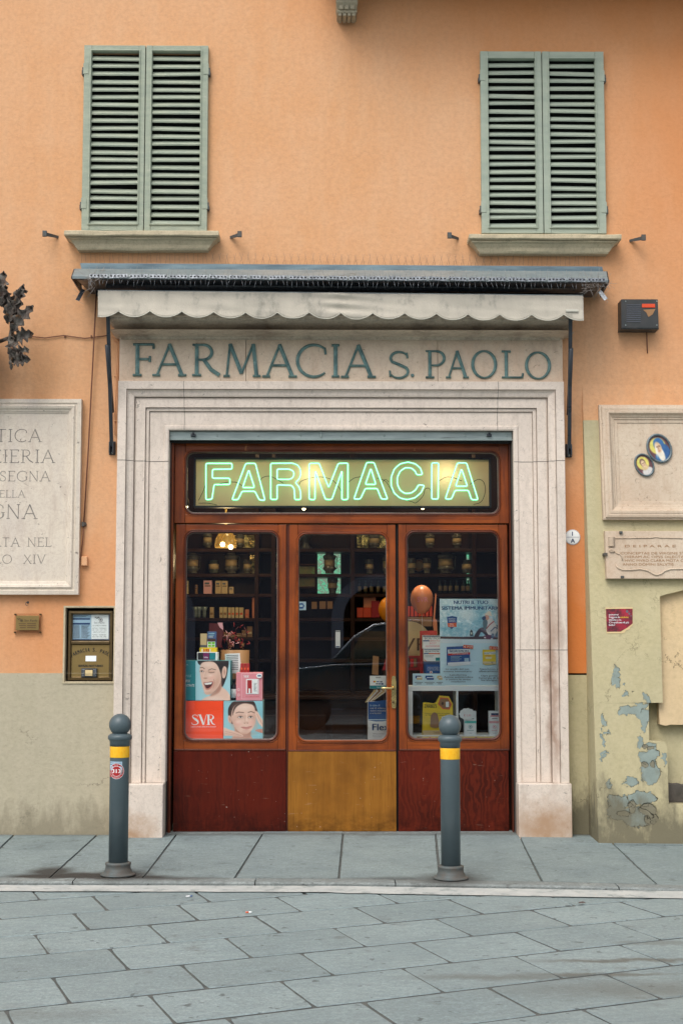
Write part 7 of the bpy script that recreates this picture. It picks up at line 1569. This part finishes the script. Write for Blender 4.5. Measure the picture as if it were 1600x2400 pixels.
for py in (800, 882, 987): p = W(273, py); m.box(p.x - .014, p.x + .014, -.018, 0, p.z - .003, p.z + .003, 'or_paint')
one(m, 'cable', 'pair of orange painted cables running down beside the stone jamb', 'cable', W(272, 1020))

# ornate iron lantern at the left edge
il = thing('ornate_lantern', 'rusty wrought iron lantern with curled acanthus leaves and red glass, cut by left edge', 'lantern', W(0, 930, -.2)); LYY = -.26
def leafm(mb, cx, cy, L, Wd, ang, Y, curl=.05, k='iron_leaf', lobes=4, seed=0):
    r_ = random.Random(seed); n = 22; c = W(cx, cy, Y); ca, sa = math.cos(ang), math.sin(ang); vs = []
    for i in range(n + 1):
        t = i / n; w_ = Wd * (math.sin(math.pi * min(1, t * .92 + .06)) ** .8) * (1.05 - .62 * abs(math.cos(math.pi * t * lobes)) ** 1.6) * (1 + .12 * r_.uniform(-1, 1))
        for s_ in (-1, -.5, 0, .5, 1):
            u = L * t; v = w_ * s_; y = Y - curl * math.sin(math.pi * t * 1.1) - .03 * abs(s_) ** 2 + .010 * math.cos(s_ * 9 + t * 12) - .07 * max(0, t - .6)
            vs.append((c.x + u * ca - v * sa, y, c.z + u * sa + v * ca))
    fs = [(i * 5 + j, i * 5 + j + 1, (i + 1) * 5 + j + 1, (i + 1) * 5 + j) for i in range(n) for j in range(4)]
    mb.add(vs, fs, k, True)
LV = [(24, 745, .24, .055, 1.75, 0), (20, 760, .26, .06, 1.25, 1), (40, 745, .24, .045, 1.35, 2), (30, 780, .24, .06, .9, 3), (34, 800, .15, .07, .35, 4), (36, 840, .12, .06, .55, 5), (30, 850, .13, .055, .15, 6), (5, 720, .25, .06, 1.5, 7), (28, 790, .2, .05, -1.3, 8), (38, 700, .10, .035, .5, 9), (12, 700, .16, .05, 2.3, 10), (-25, 760, .25, .07, 2.0, 11), (-20, 800, .3, .08, 2.6, 12)]
for cx, cy, L_, Wd, an, sd_ in LV:
    m = MB(); leafm(m, cx, cy, L_, Wd, an, LYY - .012 * (sd_ % 4), seed=sd_); o_ = m.build('acanthus_leaf', il); so = o_.modifiers.new('s', 'SOLIDIFY'); so.thickness = .004
m = MB(); m.lathe([(.002, -.16), (.012, -.14), (.010, -.125), (.018, -.115), (.018, -.10), (.012, -.095), (.02, -.07), (.02, -.03), (.012, 0), (.016, .12), (.02, .2)], W(28, 815, LYY), 'iron_leaf', 14); m.tube([W(22, 830, LYY), W(24, 790, LYY - .03), W(34, 740, LYY - .02), W(26, 700, LYY), W(8, 680, LYY), W(-20, 700, LYY)], .012, 'iron_leaf', 8)
m.tube([W(28, 790, LYY), W(0, 800, -.15), W(-30, 800, -.02)], .014, 'iron_leaf', 8); m.build('scroll_stem', il)
MT['redglass'] = mat('red_stained_glass', (.22, .015, .012), (.30, .04, .02), rough=.15, scale=12); MT['orglass'] = mat('orange_stained_glass', (.20, .05, .015), (.16, .03, .01), rough=.15, scale=12)
m = MB(); pc0 = W(-72, 900, LYY); H_ = W(-45, 740, LYY).z - pc0.z
m.lathe([(.03, -.06), (.05, -.01), (.13, .08), (.185, .24), (.195, .36), (.17, .46), (.12, H_)], pc0, 'redglass', 8, smooth=False, ks={3: 'orglass', 4: 'orglass'}); m.build('glass_body', il)
m = MB()
for i in range(8):
    a = math.pi / 4 * i; m.tube([V((pc0.x + r_ * math.cos(a), pc0.y + r_ * math.sin(a), pc0.z + h_)) for r_, h_ in ((.035, -.06), (.055, -.01), (.133, .08), (.189, .24), (.199, .36), (.174, .46), (.124, H_))], .006, 'iron_leaf', 6)
m.lathe([(.005, -.10), (.014, -.085), (.01, -.07), (.05, -.055), (.045, -.03)], pc0, 'iron_leaf', 12); m.build('iron_ribs', il)

# ================================================================== BOLLARDS
def bollard(px, py, label, sticker):
    p = G(px, py, 0); p.z = sw_z(p.x, p.y)
    t = thing('bollard', label, 'bollard', p, 'grey bollards along the kerb')
    r = .0575
    m = MB(); m.lathe([(r, .06), (r, .745), (r - .001, .765)], p, 'bollard', 36); m.build('post', t)
    m = MB(); m.lathe([(r + .0008, .698), (r + .0012, .700), (r + .0012, .762), (r + .0008, .764)], p, 'yellow', 36); m.build('reflective_band', t)
    m = MB(); m.lathe([(.060, .766), (.060, .795), (.064, .800), (.072, .808), (.072, .824), (.066, .832), (.056, .838), (.040, .842)], p, 'bollard', 36); m.build('collar', t)
    m = MB(); R_ = .066; cz = .892; m.lathe([(max(1e-5, R_ * math.cos(a)), cz + R_ * math.sin(a)) for a in [math.radians(-62 + 152 * i / 18) for i in range(19)]], p, 'bollard', 36); m.build('ball_top', t)
    m = MB(); m.lathe([(.102, .003), (.105, .008), (.098, .014), (.084, .018), (.083, .030), (.076, .040), (.074, .062), (.077, .068), (.076, .076), (.068, .080), (r + .001, .081)], p, 'bollard_base', 40); m.build('base', t)
    if sticker:
        m = MB(); c0 = p + V((0, 0, .603))
        def cy(u, v, o=.0012): a = (u - .006) / r; return V((p.x + (r + o) * math.sin(a), p.y - (r + o) * math.cos(a), p.z + .62 + v))
        def patch(u0, u1, v0, v1, k, o):
            for i in range(6): a, b = u0 + (u1 - u0) * i / 6, u0 + (u1 - u0) * (i + 1) / 6; m.add([cy(a, v0, o), cy(b, v0, o), cy(b, v1, o), cy(a, v1, o)], [(0, 1, 2, 3)], k)
        patch(-.056, .030, .005, .056, 'paper_blue', .0008); patch(-.052, .026, .036, .040, 'text_grey', .0011); patch(-.052, .026, .046, .050, 'text_grey', .0011); patch(-.060, -.030, -.035, .004, 'red_card', .0009)
        def disc(rd, k, o, cu=-.004, cv=.0):
            n = 28; m.add([cy(cu, cv, o)] + [cy(cu + rd * math.cos(2 * math.pi * i / n), cv + rd * math.sin(2 * math.pi * i / n), o) for i in range(n)], [(0, i + 1, (i + 1) % n + 1) for i in range(n)], k)
        disc(.046, 'white_print', .0013); disc(.044, 'red_card', .0016); disc(.031, 'white_print', .0019); disc(.029, 'red_card', .0022)
        text(m, '313', lambda u, v: cy(u - .004, v - .010, .0026), 'white_print', .022, width=.050, bold=.001)
        for i, ch in enumerate('FRONTE SUD VECCHIA GUARDIA'):
            if ch == ' ': continue
            a = math.radians(200 - 13.4 * i); text(m, ch, lambda u, v, a=a: cy(-.004 + (.034 + v) * math.cos(a) + u * math.sin(a), (.034 + v) * math.sin(a) - u * math.cos(a), .0026), 'white_print', .006)
        st = m.build('round_sticker', t)
bollard(277, 2052, 'left grey bollard with yellow band and round red sticker', True)
bollard(1056, 2060, 'right grey bollard with yellow band and no sticker, before the right window', False)
# litter
p = G(444, 2102, -.018); m = MB(); m.tube([p + V((-.018, -.008, .004)), p + V((.004, .0, .004))], .004, 'white_print', 8); m.tube([p + V((.004, 0, .004)), p + V((.016, .006, .004))], .0041, 'slate_card', 8); one(m, 'cigarette_butt', 'white and blue cigarette stub on the paving before the left window', 'litter', p, 'litter on the paving')
p = G(583, 2140, -.018); m = MB(); m.tube([p + V((-.016, 0, .004)), p + V((.0, .001, .004))], .004, 'orange2', 8); m.tube([p + V((0, .001, .004)), p + V((.016, .002, .004))], .0039, 'paper', 8); one(m, 'cigarette_butt', 'orange tipped cigarette stub on the paving below the door', 'litter', p, 'litter on the paving')
p = G(1362, 2117, -.018); m = MB(); m.prism([p + V((-.02, -.008, .003)), p + V((0, -.012, .004)), p + V((.02, -.002, .003)), p + V((.008, .01, .006)), p + V((-.012, .008, .003))], (0, 0, .002), 'brown_c'); one(m, 'dry_leaf', 'small dry brown leaf on the paving right of the right bollard', 'leaf', p)

# ================================================================== ACROSS THE STREET (seen only as a reflection in the glass)
MT['far_wall'] = plaster('dark_grey_blue_plaster', (.20, .22, .27), (.15, .17, .22)); MT['arch_stone'] = flat('pale_arch_stone', (.36, .41, .52), .8)  # far wall is an even dark grey-blue plaster colour
ob = thing('opposite_building', 'grey blue arcaded building across the street, mirrored in the shop glass', 'building', (0, -19, 0)); m = MB(); FY = -19
AR = [(-8.2, .66), (-3.6, .66), (1.0, .66), (5.6, .66), (10.2, .66)]; AH = 1.85
xs = [-14.]
for cx, r_ in AR:
    m.box(xs[-1], cx - r_, FY - .6, FY, -.03, AH, 'far_wall'); n = 16
    for i in range(n):
        a0_, a1_ = math.pi * i / n, math.pi * (i + 1) / n; p = V((cx - r_ * math.cos(a0_), FY, AH + r_ * math.sin(a0_))); q = V((cx - r_ * math.cos(a1_), FY, AH + r_ * math.sin(a1_)))
        m.add([p, q, V((q.x, FY, 3.8)), V((p.x, FY, 3.8)), p + V((0, -.6, 0)), q + V((0, -.6, 0))], [(0, 1, 2, 3), (0, 1, 5, 4)], 'far_wall')
    xs.append(cx + r_)
m.box(xs[-1], 14, FY - .6, FY, -.03, AH, 'far_wall')
for a, b in zip([-14] + [c + r_ for c, r_ in AR], [c - r_ for c, r_ in AR] + [14]): m.box(a, b, FY - .6, FY, AH, 3.8, 'far_wall')
m.box(-14, 14, FY - .6, FY, 3.8, 5.6, 'far_wall'); m.box(-14, 14, FY - .2, FY + .12, 3.9, 4.05, 'far_wall'); m.build('arcade_wall', ob)
for cx, r_ in AR:
    m = MB(); n = 20; ri, ro = r_ - .01, r_ + .24; prev = None
    pts = [(cx - 1, 0)]; ring_ = [((cx - ri, -.03), (cx - ro, -.03))] + [((cx - ri * math.cos(math.pi * i / n), AH + ri * math.sin(math.pi * i / n)), (cx - ro * math.cos(math.pi * i / n), AH + ro * math.sin(math.pi * i / n))) for i in range(n + 1)] + [((cx + ri, -.03), (cx + ro, -.03))]
    for (a, b), (c, d) in zip(ring_, ring_[1:]): m.add([(a[0], FY + .05, a[1]), (b[0], FY + .05, b[1]), (d[0], FY + .05, d[1]), (c[0], FY + .05, c[1]), (a[0], FY - .1, a[1]), (b[0], FY - .1, b[1]), (d[0], FY - .1, d[1]), (c[0], FY - .1, c[1])], [(0, 1, 2, 3), (0, 3, 7, 4), (1, 5, 6, 2)], 'arch_stone')
    m.build('arch_surround', ob)
m = MB(); m.box(-14, 14, FY - 4.4, FY - 4, -.03, 3.8, 'dark'); m.box(-14, 14, FY - 4, FY - .6, 3.8, 3.9, 'dark'); m.build('arcade_back', ob)
for cx, r_ in AR: m = MB(); m.box(cx - .35, cx + .35, FY - .02, FY + .04, 4.15, 4.75, 'dark', .01); m.build('window', ob)
pk = thing('parked_car', 'dark parked car across the street, mirrored faintly in the door glass', 'car', (1.1, -13.2, -.02)); CYY = -13.2
MT['car_paint'] = mat('black_car_paint', (.07, .13, .17), (.06, .11, .15), rough=.10, scale=3, coat=1.0); MT['glint'] = flat('sky_glint_metal', (.85, .90, .95), .25, 1.0); MT['car_glass'] = flat('car_window_glass', (.25, .36, .40), .05, .9)
prof_ = [(-2.1, .35), (-2.15, .70), (-1.9, .92), (-1.05, 1.05), (-.65, 1.45), (-.35, 1.62), (.2, 1.70), (1.2, 1.68), (1.85, 1.30), (2.1, 1.05), (2.18, .6), (2.1, .35)]
m = MB(); n = len(prof_)
secs = [(-.85, .96), (-.82, 1.0), (.82, 1.0), (.85, .96)]
vs = []
for yy, s_ in secs:
    for x_, z_ in prof_: vs.append((1.1 + x_ * s_, CYY + yy * (1 if z_ < 1 else .84), z_ * s_ - .02))
fs = [list(range(n)), list(range(3 * n, 4 * n))[::-1]]
for i in range(3):
    for j in range(n): fs.append((i * n + j, i * n + (j + 1) % n, (i + 1) * n + (j + 1) % n, (i + 1) * n + j))
m.add(vs, fs, 'car_paint'); m.build('body', pk)
for wx in ((-.85, -.05), (.0, 1.25)):
    m = MB(); q = [(wx[0], .98), (wx[1], .98), (wx[1] - (.25 if wx[1] > 1 else 0), 1.54), (max(wx[0], -.50), 1.54)]; m.prism([(1.1 + a, CYY + .845 - (.12 if b > 1 else .0) * 1 - 0.0, b) for a, b in q], (0, .02, 0), 'car_glass'); m.build('side_window', pk)
m = MB(); yb_ = CYY + .73
m.tube([(1.1 + a, yb_ + .01, b) for a, b in ((-1.02, 1.06), (-.64, 1.46), (-.34, 1.63), (.2, 1.71), (1.18, 1.69), (1.82, 1.32), (2.0, 1.08))], .022, 'glint', 6); m.tube([(1.1 + a, CYY + .87, b) for a, b in ((-1.9, .90), (-1.0, 1.0), (0, 1.03), (1.2, 1.05), (2.05, 1.02))], .016, 'glint', 6); m.build('sky_glint_lines', pk)  # added bright tubes draw the sky's highlight along roof and belt line
for wx in (-1.35, 1.4):
    m = MB(); m.lathe([(.32, -.02), (.33, .0), (.33, .18), (.30, .2), (.2, .2), (.18, .17), (.02, .18)], (1.1 + wx, CYY + .68 + .2, .30), 'black_metal', 28, 'y'); m.v = [V((p.x, 2 * (CYY + .78) - p.y, p.z)) for p in m.v]; m.build('wheel', pk)
for o_ in bpy.data.objects:
    if '_o' in o_: del o_['_o']
